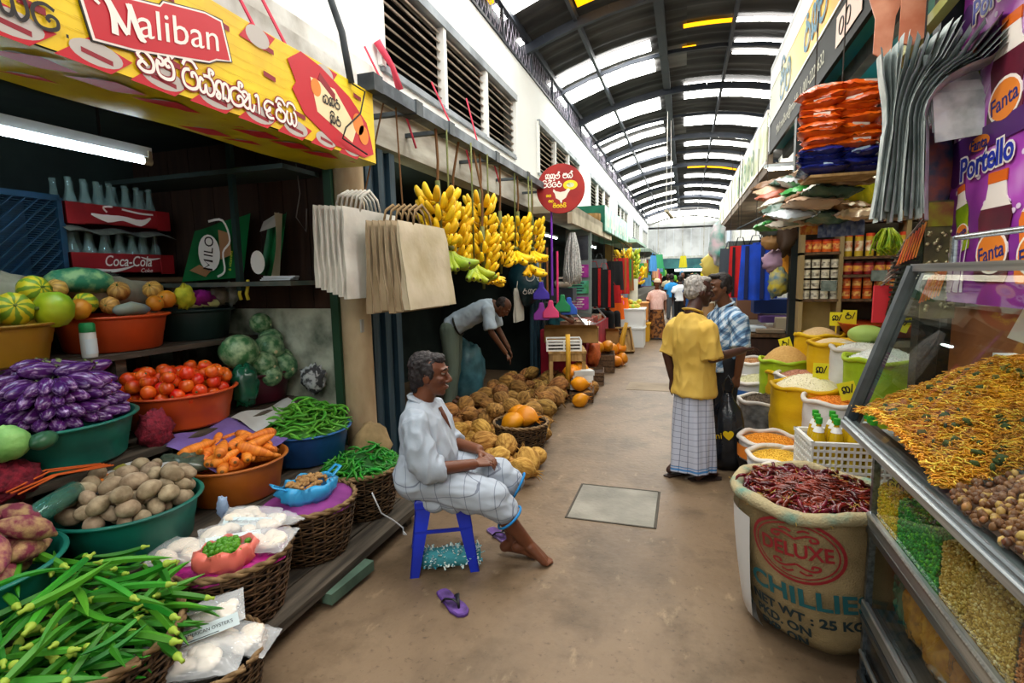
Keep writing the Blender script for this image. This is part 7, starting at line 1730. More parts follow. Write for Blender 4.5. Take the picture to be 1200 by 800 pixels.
g = G(); g.box((.98, 1.9, 1.45), (.004, .2, .13), rot=(.15, .3, .2)); g.build('paper_card', M_whitep, t); g = G(); sinh(g, 'ra la', plane_m((.972, 1.97, 1.43), (0, -1, 0), (.3, 0, 1)), .035, .005); g.build('card_writing', M_blackp, t)
g = G(); g.cyl((.83, 2.1, 1.63), (.83, 2.1, 1.72), .014, n=12); g.cyl((.83, .6, 1.63), (.83, .6, 1.72), .014, n=12); g.cyl((.83, .5, 1.715), (.83, 2.1, 1.715), .009, n=10); g.build('top_handrail', M_chrome, t, smooth=True, auto=40)
g = G(); g.cyl((1.15, CS0+.1, 1.575), (1.15, CS1-.1, 1.575), .012, n=10); g.build('display_tube', mat('display_tube', '#fff2d6', .4, emit=18.), t, smooth=True, auto=40)
g = G(); g.add([plane_m((.73, 2.12, .83), (.35, -.94, 0), (.1, 0, 1)) @ Vector(p) for p in ((0, .07, 0), (.085, 0, 0), (0, -.09, 0), (-.085, 0, 0))], [(0, 1, 2, 3)]); g.build('price_card', mat('card_lime', '#b9bd3a', .6), t)
g = G(); sinh(g, 'ta ka', plane_m((.729, 2.125, .835), (.35, -.94, 0), (.1, 0, 1)) @ Matrix.Translation((-.045, 0, 0)), .035, .006, z=.002); g.build('price_writing', mat('print_olive_dark', '#3d431a'), t)
# loose goods as fine real geometry
def scatter(name, lab, m, unit, pts, sc=(.8, 1.2), parent=None, yaw_only=False, cat='food'):
    """one object of many small copies of a unit shape"""
    uv_, uf_ = np.array(unit.v), unit.f; n = len(pts); k = len(uv_)
    A = np.random.uniform(0, 2*PI, (n, 3)); S_ = np.random.uniform(sc[0], sc[1], n)
    cx, sx = np.cos(A[:, 0]), np.sin(A[:, 0]); cz, sz = np.cos(A[:, 1]), np.sin(A[:, 1]); ct, stt = np.cos(A[:, 2]), np.sin(A[:, 2])
    if yaw_only: cx = np.cos(.5*np.sin(A[:, 0])); sx = np.sin(.5*np.sin(A[:, 0])); ct = np.ones(n); stt = np.zeros(n)
    V = np.zeros((n, k, 3)); x, y, z = uv_[:, 0], uv_[:, 1], uv_[:, 2]
    y1 = y[None]*cx[:, None]-z[None]*sx[:, None]; z1 = y[None]*sx[:, None]+z[None]*cx[:, None]
    x2 = x[None]*ct[:, None]+z1*stt[:, None]; z2 = -x[None]*stt[:, None]+z1*ct[:, None]
    V[:, :, 0] = x2*cz[:, None]-y1*sz[:, None]; V[:, :, 1] = x2*sz[:, None]+y1*cz[:, None]; V[:, :, 2] = z2
    V *= S_[:, None, None]; V += np.asarray(pts)[:, None, :]
    me = bpy.data.meshes.new(name); F = [tuple(i*k+j for j in f) for i in range(n) for f in uf_]
    me.from_pydata(V.reshape(-1, 3).tolist(), [], F); me.materials.append(m); me.polygons.foreach_set('use_smooth', [True]*len(F)); me.update()
    o = bpy.data.objects.new(name, me); COL.objects.link(o)
    if parent: o.parent = parent
    else: o['label'] = lab; o['category'] = cat
    o['kind'] = 'stuff'; return o
def island_mat(name, c, c2, c3=None, rough=.55):
    """each small piece of a heap takes its own shade"""
    m = mat(name, c, rough); nt = m.node_tree; N = nt.nodes; L = nt.links
    ge = N.new('ShaderNodeNewGeometry'); cr = N.new('ShaderNodeValToRGB'); el = cr.color_ramp.elements
    el[0].color = srgb(c); el[1].color = srgb(c2); el[1].position = .75 if c3 else 1.
    if c3: e = el.new(.95); e.color = srgb(c3)
    L.new(ge.outputs['Random Per Island'], cr.inputs[0]); L.new(cr.outputs[0], N['Principled BSDF'].inputs['Base Color']); return m
def bed(name, lab, m, x0, x1, y0, y1, zf, unit, n, base, jit=.006, parent=None, sc=(.8, 1.2), yaw_only=False):
    g = G(); g.grid(lambda u, v: Vector((lerp(x0, x1, u), lerp(y0, y1, v), zf(lerp(x0, x1, u), lerp(y0, y1, v)))), 14, 14); o = g.build(name+'_bed', base, parent, smooth=True); o['kind'] = 'stuff'
    if parent and 'lent' in name or name == 'green_peas':
        g = G(); g.grid(lambda u, v: Vector((x0, lerp(y1, y0, u), lerp(.7, zf(x0, lerp(y1, y0, u)), v))), 12, 4); g.build(name+'_face', base, parent)['kind'] = 'stuff'
    if not parent: o['label'] = 'bed under the '+lab; o['category'] = 'food'
    pts = [(x, y, zf(x, y)+rnd(-jit*.3, jit)) for x, y in ((rnd(x0, x1), rnd(y0, y1)) for _ in range(n))]
    if 'lent' in name or name == 'green_peas': pts += [(x0+rnd(-.003, .004), y, rnd(.705, zf(x0, y))) for y in (rnd(y0, y1) for _ in range(n//2))]
    return scatter(name, lab, m, unit, pts, sc, parent, yaw_only)
noodle = G(); noodle.tube([(-.016, 0, 0), (-.006, .004, .002), (.006, -.003, .003), (.016, .002, 0)], .0018, 3, caps=False)
nut = G(); nut.ell((0, 0, 0), (.012, .009, .008), 6, 4); pea = G(); pea.ell((0, 0, 0), (.0055, .0055, .005), 5, 4); lent = G(); lent.ell((0, 0, 0), (.0045, .0045, .003), 5, 3)
disc = G(); disc.ell((0, 0, 0), (.006, .006, .0025), 5, 3)
def zmix(x, y): return 1.09+.52*max(0, x-.62)+.05*math.sin((y-1.5)*4)+.012*noise.noise(Vector((x*12, y*12, 0)))
def znut(x, y): return 1.085+.42*max(0, x-.6)+.012*noise.noise(Vector((x*10, y*10, 4)))
bed('fried_mixture', 'x', island_mat('mixture_orange', '#b8700e', '#e09a1a', '#f0cc4a'), .6, 1.0, 1.49, 2.18, zmix, noodle, 7500, mat('mixture_bed', '#9a5f18', .8, '#c98a2a', 60), .016, t, yaw_only=True)
scatter('fried_mixture_leaf', '', mat('curry_leaf', '#3f4a1e', .7), disc, [(x, y, zmix(x, y)+.014) for x, y in ((rnd(.64, .95), rnd(1.5, 2.1)) for _ in range(80))], (1.5, 3.), t)
bed('fried_nuts', 'x', island_mat('nut_brown', '#5a3322', '#8a5a35', '#c9a05a', .4), .6, 1.0, .5, 1.47, znut, nut, 3000, mat('nut_bed', '#3d2416', .8), .012, t)
def zl(a, b, c=.8): return lambda x, y: c+a*(x-.69)+.01*noise.noise(Vector((x*9, y*9, b)))
for nm, m_, bs, y0, y1, zf, un, n_ in (('yellow_lentils', island_mat('lentil_yellow', '#c79a0e', '#e5c51e', '#8a9a1e'), '#a88410', 1.995, 2.185, zl(.3, 1, .83), pea, 1200),
      ('green_peas', island_mat('pea_green', '#1f7a3a', '#2fa03c', '#6fc83a'), '#1a5a2c', 1.685, 1.985, zl(.3, 2, .86), pea, 2200),
      ('split_lentils', island_mat('lentil_tan', '#b58f3a', '#d9b656', '#efdc9a'), '#9a7a30', 1.325, 1.675, zl(.3, 3, .87), lent, 5200), ('masoor_lentils', island_mat('lentil_salmon', '#a5622f', '#c9854a', '#e0a56a'), '#8a5026', .7, 1.315, zl(.3, 4, .86), lent, 4500)):
    bed(nm, 'x', m_, XF+.012, 1.15, y0, y1, zf, un, n_, mat(nm+'_base', bs, .8), .006, t)
for i, (y, c, c2, lab) in enumerate(((2.08, '#2f5f4a', '#1d3f30', 'dark green snack packet in the lower case end'), (1.98, '#8a5a1e', '#b8822e', 'amber snack packet standing at the lower case corner'), (1.82, '#9a6420', '#c58f35', 'tall amber snack packet with shiny folds'), (1.66, '#7d4a1e', '#a5702e', 'brown snack packet behind the folds'), (1.5, '#a8852e', '#d2b04a', 'yellow chip packet in the lower case'), (1.3, '#a08a3a', '#cdb650', 'second yellow chip packet in the lower case'), (1.1, '#8d6d2a', '#bf9a40', 'third yellow chip packet, nearest us'))):
    g = pillow(.17, .26, .1, .012, 16, seed=i*3.); o = tag(g.build('snack_packet', mat('packet_'+c[1:], c, .12, c2, 26, spec=.8, bump=.3, bscale=30), smooth=True, loc=(.78, y, .48), rot=(R(90), R(12), R(90+10*(i % 3)-10))), lab, 'packet')

# ------------------------------------------------------------------ burlap chilli sack
def sack_fn(c0, c1, r0, r1, h, wob=.03, sd=0.):
    def f(th, z):
        t_ = z/h; r = lerp(r0, r1, t_**.7)*(1+.05*math.sin(PI*t_))*(1-.25*max(0, .12-t_)/.12)
        r *= 1+wob*math.sin(3*th+sd+t_*2)+wob*.5*math.sin(7*th+t_*5+sd)
        return Vector((lerp(c0[0], c1[0], t_)+r*math.cos(th), lerp(c0[1], c1[1], t_)+r*math.sin(th), z))
    return f
def sack(lab, c0, c1, r0, r1, h, m, mrim=None, mound=None, mh=.08, units=None, seed=0., cat='sack', rim_r=.022, name='grain_sack', wob=.02):
    t = thing(name, lab, cat, (c0[0], c0[1], 0)); f = sack_fn((0, 0), (c1[0]-c0[0], c1[1]-c0[1]), r0, r1, h, wob, seed)
    g = G(); n = 56; nz = 22
    vs = [f(2*PI*k/n, .003+(h-.003)*j/nz)+Vector((0, 0, 0)) for j in range(nz+1) for k in range(n)]
    for j in range(nz+1):
        for k in range(n):
            p = vs[j*n+k]; d = Vector((math.cos(2*PI*k/n), math.sin(2*PI*k/n), 0)); vs[j*n+k] = p+d*.012*(noise.noise(Vector((k*.35, j*.3, seed)))-.4*abs(math.sin(j*.9+seed))*(.4))
    g.add(vs, [(j*n+k, j*n+(k+1) % n, (j+1)*n+(k+1) % n, (j+1)*n+k) for j in range(nz) for k in range(n)], [((k/n, j/nz), ((k+1)/n, j/nz), ((k+1)/n, (j+1)/nz), (k/n, (j+1)/nz)) for j in range(nz) for k in range(n)])
    g.build('cloth', m, t, smooth=True)
    g = G(); g.tube([f(2*PI*k/48, h)+Vector((0, 0, .01*math.sin(k*.7+seed))) for k in range(48)], [rim_r*(1+.3*noise.noise(Vector((k*.5, seed, 0)))) for k in range(48)], 8, closed=True); g.build('rolled_rim', mrim or m, t, smooth=True)
    if mound:
        cx, cy = c1[0]-c0[0], c1[1]-c0[1]; rr = r1*.95
        zf = lambda q: h-.03+mh*(1-q*q)
        g = G(); g.lathe([(max(.001, rr*q), zf(q)) for q in (0, .15, .3, .5, .7, .85, 1)], 36, c=(cx, cy, 0)); g.build('heaped_goods', mound, t, smooth=True)
        if units:
            un, n_, mu = units; pts = []
            for _ in range(n_):
                a = rnd(0, 6.28); q = math.sqrt(random.random()); pts.append((cx+rr*q*math.cos(a), cy+rr*q*math.sin(a), zf(q)+rnd(0, .004)))
            scatter('loose_grain', '', mu, un, pts, (.8, 1.3), t)
    return t, f
M_burlap = mat('burlap', '#a8946c', .95, '#84714c', 5, bump=.7, bscale=160, detail=8); M_burlr = mat('burlap_rim', '#a89b78', .95, '#5f8c80', 9, lo=.5, hi=.7, bump=.6, bscale=120)
C0, C1 = (.63, 2.6), (.525, 2.46)
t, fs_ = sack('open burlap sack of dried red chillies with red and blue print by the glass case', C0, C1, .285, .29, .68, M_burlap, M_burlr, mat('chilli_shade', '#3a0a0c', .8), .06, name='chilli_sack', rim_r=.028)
def wrap(me, th0, z0):
    for v in me.vertices:
        u, w, h_ = v.co.x, v.co.y, v.co.z; th = th0+u/.29; z = max(.02, z0+w)
        p = fs_(th, z); v.co = p+Vector((math.cos(th), math.sin(th), 0))*(.012+h_)
    me.update()
I4 = Matrix.Identity(4)
inkr = mat('ink_red', '#8e1f26', .9); inkb = mat('ink_teal', '#1f5d63', .9); inkd = mat('ink_dark', '#1d2f33', .9)
TH = R(-112)
for body, sz, u, z, m_, sx, bo in (('DELUXE', .085, .0, .53, inkr, .8, .002), ('CHILLIES', .115, .02, .315, inkb, 1.0, .003), ('NET WT : 25 KG', .062, .0, .215, inkd, .95, .002), ('PKD. ON', .06, -.085, .15, inkd, .95, .002), ('EXP. ON', .055, -.085, .09, inkd, .95, .002)):
    o = text('print', body, m_, I4, sz, t, .0005, sx=sx, bold=bo); 
    bm = bmesh.new(); bm.from_mesh(o.data); bmesh.ops.subdivide_edges(bm, edges=[e for e in bm.edges if e.calc_length() > .03], cuts=2); bm.to_mesh(o.data); bm.free()
    wrap(o.data, TH+u/.29, z)
for rx, ry, w in ((.16, .135, .012), (.142, .118, .006)):
    g = G(); g.stroke([(rx*math.cos(a), ry*math.sin(a)) for a in np.linspace(0, 2*PI, 40)], w, I4, smooth=1); me = g.mesh('ring', inkr); wrap(me, TH, .53); obj('print_ring', me, t)
g = G()
for s in (-1, 1):
    for q in (-1, 1):
        g.stroke([(s*.0, q*.055), (s*.04, q*.075), (s*.07, q*.07), (s*.075, q*.055), (s*.055, q*.052), (s*.05, q*.065)], .009, I4); g.stroke([(s*.01, q*.085), (s*.03, q*.095), (s*.05, q*.09)], .008, I4)
me = g.mesh('scroll', inkr); wrap(me, TH, .53); obj('print_scroll', me, t)['kind'] = 'stuff'
g = G(); g.stroke([(-.27, -.5), (-.27, -.3), (-.265, 0)], .012, I4, smooth=8); me = g.mesh('seam', inkb); wrap(me, TH, .6); obj('print_seam', me, t)
M_dch = mat('dried_chilli_skin', '#6d0f16', .25, '#3f080c', 14, rnd=.4, spec=.6); M_dst = mat('chilli_stalk', '#a5863a', .7)
def dchil(k):
    g = G(); b = (.012, -.008, .02)[k]
    g.tube([(-.035+.07*q, b*math.sin(q*PI), .004*math.sin(q*9+k)) for q in np.linspace(0, 1, 7)], [.003, .0075, .0085, .008, .0065, .004, .0008], 6)
    o = tag(g.build('dried_chilli', M_dch, smooth=True), 'x', 'chilli'); g = G(); g.tube([(-.035, 0, 0), (-.05, .003, .002), (-.058, .008, .004)], .0014, 4); g.build('stalk', M_dst, o); return proto(o)
DC = [dchil(k) for k in range(3)]
cc_ = Vector((C1[0], C1[1], 0))
hp = Heap((C1[0], C1[1]), .272, .665, lambda x, y: .82-1.2*(x*x+y*y)); hp.P = np.array([[C1[0]+.21*math.cos(a)*q, C1[1]+.21*math.sin(a)*q, .66+.05*(1-q*q)-.03, .04] for q in (0, .5, 1) for a in np.linspace(0, 6, 9)])
place(DC, 0, 290, hp, .075, .007, 'glossy dried red chilli on the burlap sack', 'dried chillies in the burlap sack', sc=(.85, 1.3), nsp=4, tries=5)
unit = G(); unit.tube([(-.03, 0, 0), (0, .006, 0), (.03, 0, 0)], [.002, .007, .001], 4, caps=False)
scatter('dried_chilli_fill', 'under layer of dried red chillies filling the burlap sack', M_dch, unit, [(C1[0]+.27*math.sqrt(q)*math.cos(a), C1[1]+.27*math.sqrt(q)*math.sin(a), .655+.06*(1-q)+rnd(0, .012)) for q, a in ((random.random(), rnd(0, 6.28)) for _ in range(900))], yaw_only=True)
g = G(); g.grid(lambda u, v: fs_(lerp(R(150), R(215), u), lerp(.02, .6, v))+Vector((C0[0], C0[1], 0))+Vector((math.cos(R(180)), 0, 0))*(.02+.05*(1-v)*u), 8, 8); tag(g.build('white_sheet', mat('white_film', '#d5d6d6', .5), smooth=True), 'white plastic sheet hanging out behind the burlap sack', 'sheet')

# ------------------------------------------------------------------ the other sacks
def woven(n, c, c2): return mat(n, c, .55, c2, 3, bump=.35, bscale=90, spec=.4, stretch=(1, 1, 2.5))
W_ = woven('woven_white', '#d9dadb', '#c3c4c6'); Y_ = woven('woven_yellow', '#e3b90e', '#d0a208'); L_g = woven('woven_lime', '#a9c51e', '#8fae16'); CL = mat('clear_bag', '#8f9396', .25, '#5d6063', 14, spec=.6, bump=.4)
rice = G(); rice.ell((0, 0, 0), (.006, .0025, .0025), 5, 3)
def grain(n, a, b, c=None): return island_mat('grain_'+n, a, b, c)
def gm(n, a, b): return mat('mound_'+n, a, .8, b, 60)
SK_ = [  # label, base, rim centre, r0, r1, h, cloth, mound colours, heap height, unit, number
 ('white sack of brown grain half hidden behind the plaid man', (.78, 6.5), .22, .24, .62, W_, ('brown', '#9a6b42', '#b8885a', '#d2ab7d'), .05, pea, 500),
 ('white sack with blue print of pale green pulses', (.76, 5.95), .22, .24, .5, W_, ('pale', '#b9b58e', '#cfcaa4', '#a3a070'), .09, lent, 500),
 ('clear bag of dark dried fish', (.76, 5.4), .2, .23, .42, CL, ('dark', '#3b3128', '#6d5c48', '#8f8068'), .07, noodle, 500),
 ('lime green sack heaped with brown sugar', (.97, 5.7), .22, .235, .76, L_g, ('sugar', '#b58a4a', '#c59c5c', None), .17, None, 0),
 ('low yellow sack of rice behind the lilac rimmed one', (.98, 5.62), .2, .2, .66, Y_, ('yrice', '#d6c9a2', '#e3d9ba', None), .04, rice, 300),
 ('white sack of reddish rice behind the big yellow sack', (1.05, 5.35), .2, .22, .68, W_, ('redrice', '#a06a52', '#b8826a', None), .07, rice, 500),
 ('big yellow sack of cream rice in the middle of the row', (1.0, 4.85), .26, .27, .68, Y_, ('cream', '#e5dcb8', '#efe8cd', None), .12, rice, 700),
 ('white sack heaped with orange lentils behind the oil crate', (1.12, 4.45), .22, .23, .66, W_, ('dal', '#d9761a', '#e8912e', None), .04, lent, 700),
 ('tall yellow sack of tan flour at the back by the cream wall', (1.28, 5.85), .2, .21, 1.0, Y_, ('tan', '#c9a878', '#d6b88c', None), .1, None, 0),
 ('tall yellow sack of beige flour in front of the tan one', (1.3, 5.35), .2, .21, .98, Y_, ('beige', '#d2b68a', '#dcc49c', None), .07, None, 0),
 ('tall white woven sack of white rice at the back', (1.42, 5.0), .21, .23, .98, W_, ('white', '#dfe0dc', '#eceeea', None), .07, rice, 500),
 ('tall lime green sack of white rice nearest the glass case', (1.42, 4.5), .24, .26, .97, L_g, ('white2', '#e6ebea', '#f1f4f2', None), .1, rice, 700),
 ('printed white sack of orange lentils at the front of the low row', (.66, 4.4), .2, .215, .34, W_, ('dal2', '#d9861a', '#e8a132', None), .05, lent, 800),
 ('white sack of yellow split lentils in the low row', (.67, 4.0), .19, .2, .34, W_, ('yel', '#d6a52a', '#e6bf4a', None), .05, lent, 800),
 ('white sack of chickpeas next to the chillies', (.64, 3.62), .19, .2, .33, W_, ('chick', '#b5915a', '#d2b17a', '#e0c593'), .06, pea, 700)]
for i, (lab, c, r0, r1, h, m_, gr, mh, un, n_) in enumerate(SK_):
    t, f_ = sack(lab, c, (c[0]-.02, c[1]-.02), r0, r1, h, m_, mat('rim_roll', '#d8d2cc', .6) if m_ is W_ or m_ is CL else m_, gm(gr[0], gr[1], gr[2]), mh, (un, n_, grain(*gr)) if un else None, seed=i*1.7, wob=.025, rim_r=.018)
    if 'printed' in lab or 'blue print' in lab:
        for zz, hh, mm in (((.2, .1, M_orangep), (.1, .09, M_blackp), (.02, .07, M_yel)) if 'printed' in lab else ((.36, .06, mat('print_blue', '#2a5fa5', .5)),)):
            g = G(); g.grid(lambda u, v: (lambda th, z: f_(th, z)+Vector((math.cos(th), math.sin(th), 0))*.012)(lerp(R(-175), R(-100), u), lerp(zz, zz+hh, v)), 12, 3); g.build('printed_panel', mm, t, smooth=True)
# oil bottles in a white crate on a yellow sack
t = thing('oil_crate', 'white plastic lattice crate of cooking oil bottles', 'crate', (.93, 3.62, .3), R(6))
Cw = mat('crate_white2', '#dfe2e0', .45); w, d, h = .42, .32, .3
for s in (-1, 1):
    g = G()
    for z in np.linspace(0, h, 8): g.box((0, s*d/2, z), (w, .012, .013))
    g.build('long_side_bar', Cw, t)['kind'] = 'stuff'; g = G()
    for x in np.linspace(-w/2, w/2, 14): g.box((x, s*d/2, h/2), (.009, .012, h))
    g.build('long_side_rib', Cw, t)['kind'] = 'stuff'; g = G()
    for z in np.linspace(0, h, 8): g.box((s*w/2, 0, z), (.012, d, .013))
    for y in np.linspace(-d/2, d/2, 10): g.box((s*w/2, y, h/2), (.012, .009, h))
    g.build('short_side', Cw, t)['kind'] = 'stuff'
    g = G(); g.box((0, s*d/2, h), (w+.02, .022, .022)); g.box((s*w/2, 0, h), (.022, d+.02, .022)); g.build('rim', Cw, t)
g = G(); g.b2((-w/2, -d/2, .09), (w/2, d/2, .1)); g.build('bottom', Cw, t)
ob_ = tag(G().ell((0, 0, 0), .001).build('oil_bottle', M_cg), 'x', 'bottle'); g = G(); g.lathe([(.001, 0), (.04, 0), (.043, .01), (.043, .08), (.039, .1), (.043, .12), (.043, .19), (.03, .25), (.014, .29), (.014, .31)], 16); ob_.data = g.mesh('oil_bottle', mat('oil_yellow', '#c9a516', .1, alpha=.9, spec=.8), True); proto(ob_)
g = G(); g.lathe([(.032, .25), (.024, .268), (.016, .285)], 14); g.build('neck_sleeve', mat('neck_white', '#dfe0e0', .3), ob_, smooth=True); g = G(); g.cyl((0, 0, .3), (0, 0, .335), .019); g.build('cap', mat('cap_lime', '#2f9a2a', .4), ob_, smooth=True, auto=40); g = G(); g.cyl((0, 0, .02), (0, 0, .075), .0436, n=16); g.build('label_band', mat('oil_label', '#d9c83a', .5), ob_, smooth=True, auto=40)
for i in range(4):
    for j in range(3): dup(ob_, (.93-.145+.095*i+.01*j, 3.53+.095*j, .402), (0, 0, rnd(0, 6)), 1., 'green capped oil bottle standing in the white lattice crate', 'oil bottles in the crate')
sack('low yellow sack under the oil crate', (.95, 3.62), (.95, 3.62), .25, .25, .28, Y_, None, gm('cream', '#e5dcb8', '#efe8cd'), .02, None, 3.)
# price tags on sticks
for i, (x, y, z, lab) in enumerate(((.99, 5.9, .85, 'by the brown sugar'), (1.05, 4.75, .78, 'in the big yellow sack'), (1.33, 5.1, .85, 'between the tall sacks'), (1.14, 4.3, .72, 'leaning in the orange lentils'), (1.45, 5.6, 1.15, 'high by the flour sacks'), (1.55, 4.7, 1.18, 'high by the lime green scoop'), (.9, 5.4, .55, 'at the dried fish'), (1.38, 5.75, 1.12, 'second one behind the flour'))):
    t = thing('price_tag', 'yellow handwritten price tag on a stick '+lab, 'tag', (x, y, z), R(-20)); t.rotation_euler = (0, R(18*((i % 3)-1)), R(-15))
    g = G(); g.b2((-.055, -.003, -.03), (.055, .003, .1)); g.build('card', mat('tag_yellow', '#e0d61e', .6), t); g = G(); g.b2((-.006, -.004, -.22), (.006, .004, -.02)); g.build('stick', M_yel, t)
    g = G(); sinh(g, 'ka 'if i % 2 else 'ra', plane_m((-.035, -.0045, .02), (1, 0, 0), (0, 0, 1)), .05, .009); g.stroke([(.02, .0), (.04, .06)], .008, plane_m((0, -.0045, .02), (1, 0, 0), (0, 0, 1))); g.build('writing', M_blackp, t)
lump('plastic_bowl', 'upturned pale green bowl on the lime green rice sack', 'bowl', mat('pale_green_plastic', '#a9c86a', .4), (1.48, 5.2, 1.07), (.14, .14, .08), .02, 3)
g = G(); g.lathe([(.02, 0), (.3, 0), (.36, .1), (.37, .11), (.34, .1), (.02, .02)], 30); tag(g.build('orange_basin', P_org, smooth=True, loc=(1.75, 5.7, 1.02)), 'wide orange basin at the back behind the tall sacks', 'basin')
g = G(); g.b2((1.5, 4.9, 0), (2.2, 5.85, 1.0)); tag(g.build('back_counter', mat('counter_far', '#5d5a52')), 'dark counter behind the tall sacks of rice', 'counter')

# ------------------------------------------------------------------ shelves of tins and bottles
g = G(); g.b2((1.05, 6.15, 0), (2.55, 6.25, 3.1)); struct(g.build('wall_shop', mat('shop_back', '#3d352a', .8)))
g = G(); g.b2((1.07, 6.03, 0), (1.42, 6.12, 1.34)); tag(g.build('cream_board', mat('cream_wall', '#c9b176', .8, '#a08a55', 3, detail=8)), 'cream board below the shelf of white tins', 'board')
g = G(); g.b2((1.0, 5.95, 0), (1.06, 6.06, 3.1)); tag(g.build('shop_post', mat('black_green_post', '#10191a')), 'dark post at the corner of the tin shelves', 'post')
t = thing('shop_shelves', 'wooden shelves of tins, jars and bottles at the back of the grain shop', 'shelf', (1.06, 5.9, 0))
for z in (1.33, 1.78, 2.1): g = G(); g.b2((0, -.1, z-.012), (.34, .15, z+.012)); g.build('shelf_board', M_wood, t)
for z in (1.33, 1.56, 1.73, 2.07): g = G(); g.b2((.36, -.1, z-.012), (1.3, .15, z+.012)); g.build('shelf_board', M_wood, t)
for x in (0, .33, .86): g = G(); g.b2((x, -.1, 0), (x+.035, .12, 2.5)); g.build('upright', mat('upright_tan', '#8d7a55', .8), t)
def tin(nm, r, h, body, band, lid, cat='tin'):
    g = G(); g.lathe([(.001, 0), (r, 0), (r, h), (.001, h)], 14); o = tag(g.build(nm, body, smooth=True, auto=40), 'x', cat); g = G(); g.lathe([(r*1.02, h*.25), (r*1.02, h*.72)], 14); g.build('label_band', band, o, smooth=True); g = G(); g.lathe([(r*1.03, h*.92), (r*1.03, h*1.06), (.001, h*1.06)], 14); g.build('lid', lid, o, smooth=True, auto=40); return proto(o)
wt = tin('milk_tin', .036, .075, mat('tin_cream', '#dcd6c4', .45), mat('tin_band_dark', '#5a4f45', .5, '#e6e0d0', 30), mat('tin_lid_cream', '#cfc8b2', .4))
jr = tin('spice_jar', .04, .1, mat('jar_orange', '#c9581a', .3), mat('jar_label_red', '#a82a1e', .5, '#e8c26a', 30), mat('jar_lid_red', '#8f1f1a', .4), 'jar')
jr2 = tin('spice_jar', .042, .11, mat('jar_dark_red', '#7d1418', .3), mat('jar_label_pink', '#b83a55', .5, '#e8b23a', 26), mat('jar_lid_dark', '#3d0f12', .4), 'jar')
bt2 = tin('sauce_bottle', .035, .2, mat('sauce_yellow', '#b89a2a', .3), mat('sauce_label', '#e3dcc0', .5, '#b0551e', 22), mat('sauce_cap', '#c9401e', .4), 'bottle')
for r_ in range(4):
    for i in range(4): dup(wt, (1.125+.082*i, 5.86, 1.345+.1*r_), (0, 0, rnd(0, 6)), 1., 'cream milk tin in the stacked rows on the left shelf', 'milk tins on the left shelf')
for i in range(4): dup(jr, (1.12+.085*i, 5.86, 1.795), (0, 0, rnd(0, 6)), 1.1, 'orange spice jar above the cream milk tins', 'orange jars above the tins')
for i in range(6): dup(jr2, (1.47+.09*i, 5.86, 1.575), (0, 0, rnd(0, 6)), 1.05, 'dark red jar on the middle right shelf', 'dark red jars')
for r_ in range(2):
    for i in range(6): dup(jr, (1.47+.09*i, 5.86, 1.345+.1*r_), (0, 0, rnd(0, 6)), .95, 'orange spice jar on the lower right shelf', 'orange jars on the lower right shelf')
for i in range(6): dup(bt2, (1.47+.09*i, 5.86, 1.745), (0, 0, rnd(0, 6)), 1., 'sauce bottle with cream label on the upper right shelf', 'sauce bottles on the upper shelf')
for x, z, lab in ((1.31, 1.47, 'grey price board before the cream tins'), (1.72, 1.56, 'grey price board before the red jars')):
    g = G(); g.box((0, 0, 0), (.13, .008, .1)); tag(g.build('price_board', mat('slate_card', '#7d8a86', .6, '#5d6a66', 20), loc=(x, 5.79, z)), lab, 'sign')
# ------------------------------------------------------------------ goods hung from the canopy
def string_of(x, y, z0, z1, lab): g = G(); g.tube([(x, y, z0), (x, y, z1)], .004, 4); tag(g.build('hanging_string', M_wire), lab, 'string')
def packets(nm, lab0, x, y, z0, z1, n, m_, w, d, grp, mw=None):
    for i in range(n):
        z = lerp(z0, z1, i/(n-1)); g = pillow(w*rnd(.9, 1.05), d, .075, .012, 12, seed=i*2.+z0)
        a = tag(g.build(nm, m_, smooth=True, loc=(x+rnd(-.02, .02), y+rnd(-.02, .02), z), rot=(rnd(-.15, .15), rnd(-.2, .1), rnd(-.25, .25))), lab0, 'packet', grp)
        if mw and i % 2 == 0:
            g = G(); g.box((rnd(-.05, .05), -d*.36, .012), (w*.35, .03, .03)); g.build('white_print', mw, a)
MO = mat('orange_foil', '#d9600c', .25, '#b8400a', 12, spec=.7, bump=.3); MB = mat('navy_foil', '#1a2470', .2, '#0f1550', 12, spec=.7, bump=.3); MG = mat('green_foil', '#2a8a2c', .25, '#176a22', 12, bump=.3)
for dx, o_ in ((-.09, 0), (.09, .5)):
    packets('orange_packet', 'orange snack packet in the tall hanging strip under the canopy', .86+dx, 3.78, 2.36+.02*o_, 2.69, 9, MO, .25, .2, 'orange snack packets', mat('packet_white', '#e3d6c8', .3))
    packets('navy_packet', 'navy blue packet hanging under the orange ones', .87+dx, 3.78, 2.22+.01*o_, 2.33, 4, MB, .27, .2, 'navy packets', mat('packet_pale', '#9fb6c8', .3))
string_of(.87, 3.78, 2.7, 3.2, 'string holding up the orange and navy packets')
g = G(); g.b2((.7, 3.65, 2.17), (1.06, 3.95, 2.185)); tag(g.build('hang_board', M_woodlt), 'thin board hanging under the navy packets', 'board')
string_of(.75, 3.9, 2.18, 3.2, 'left string of the thin hanging board')
fl = [('#2f8f3a', 'green'), ('#7d5a3a', 'brown'), ('#c9a88a', 'tan'), ('#b0614a', 'rust'), ('#d9d2c4', 'cream'), ('#3a5a4a', 'dark green'), ('#c2cbd0', 'silver')]
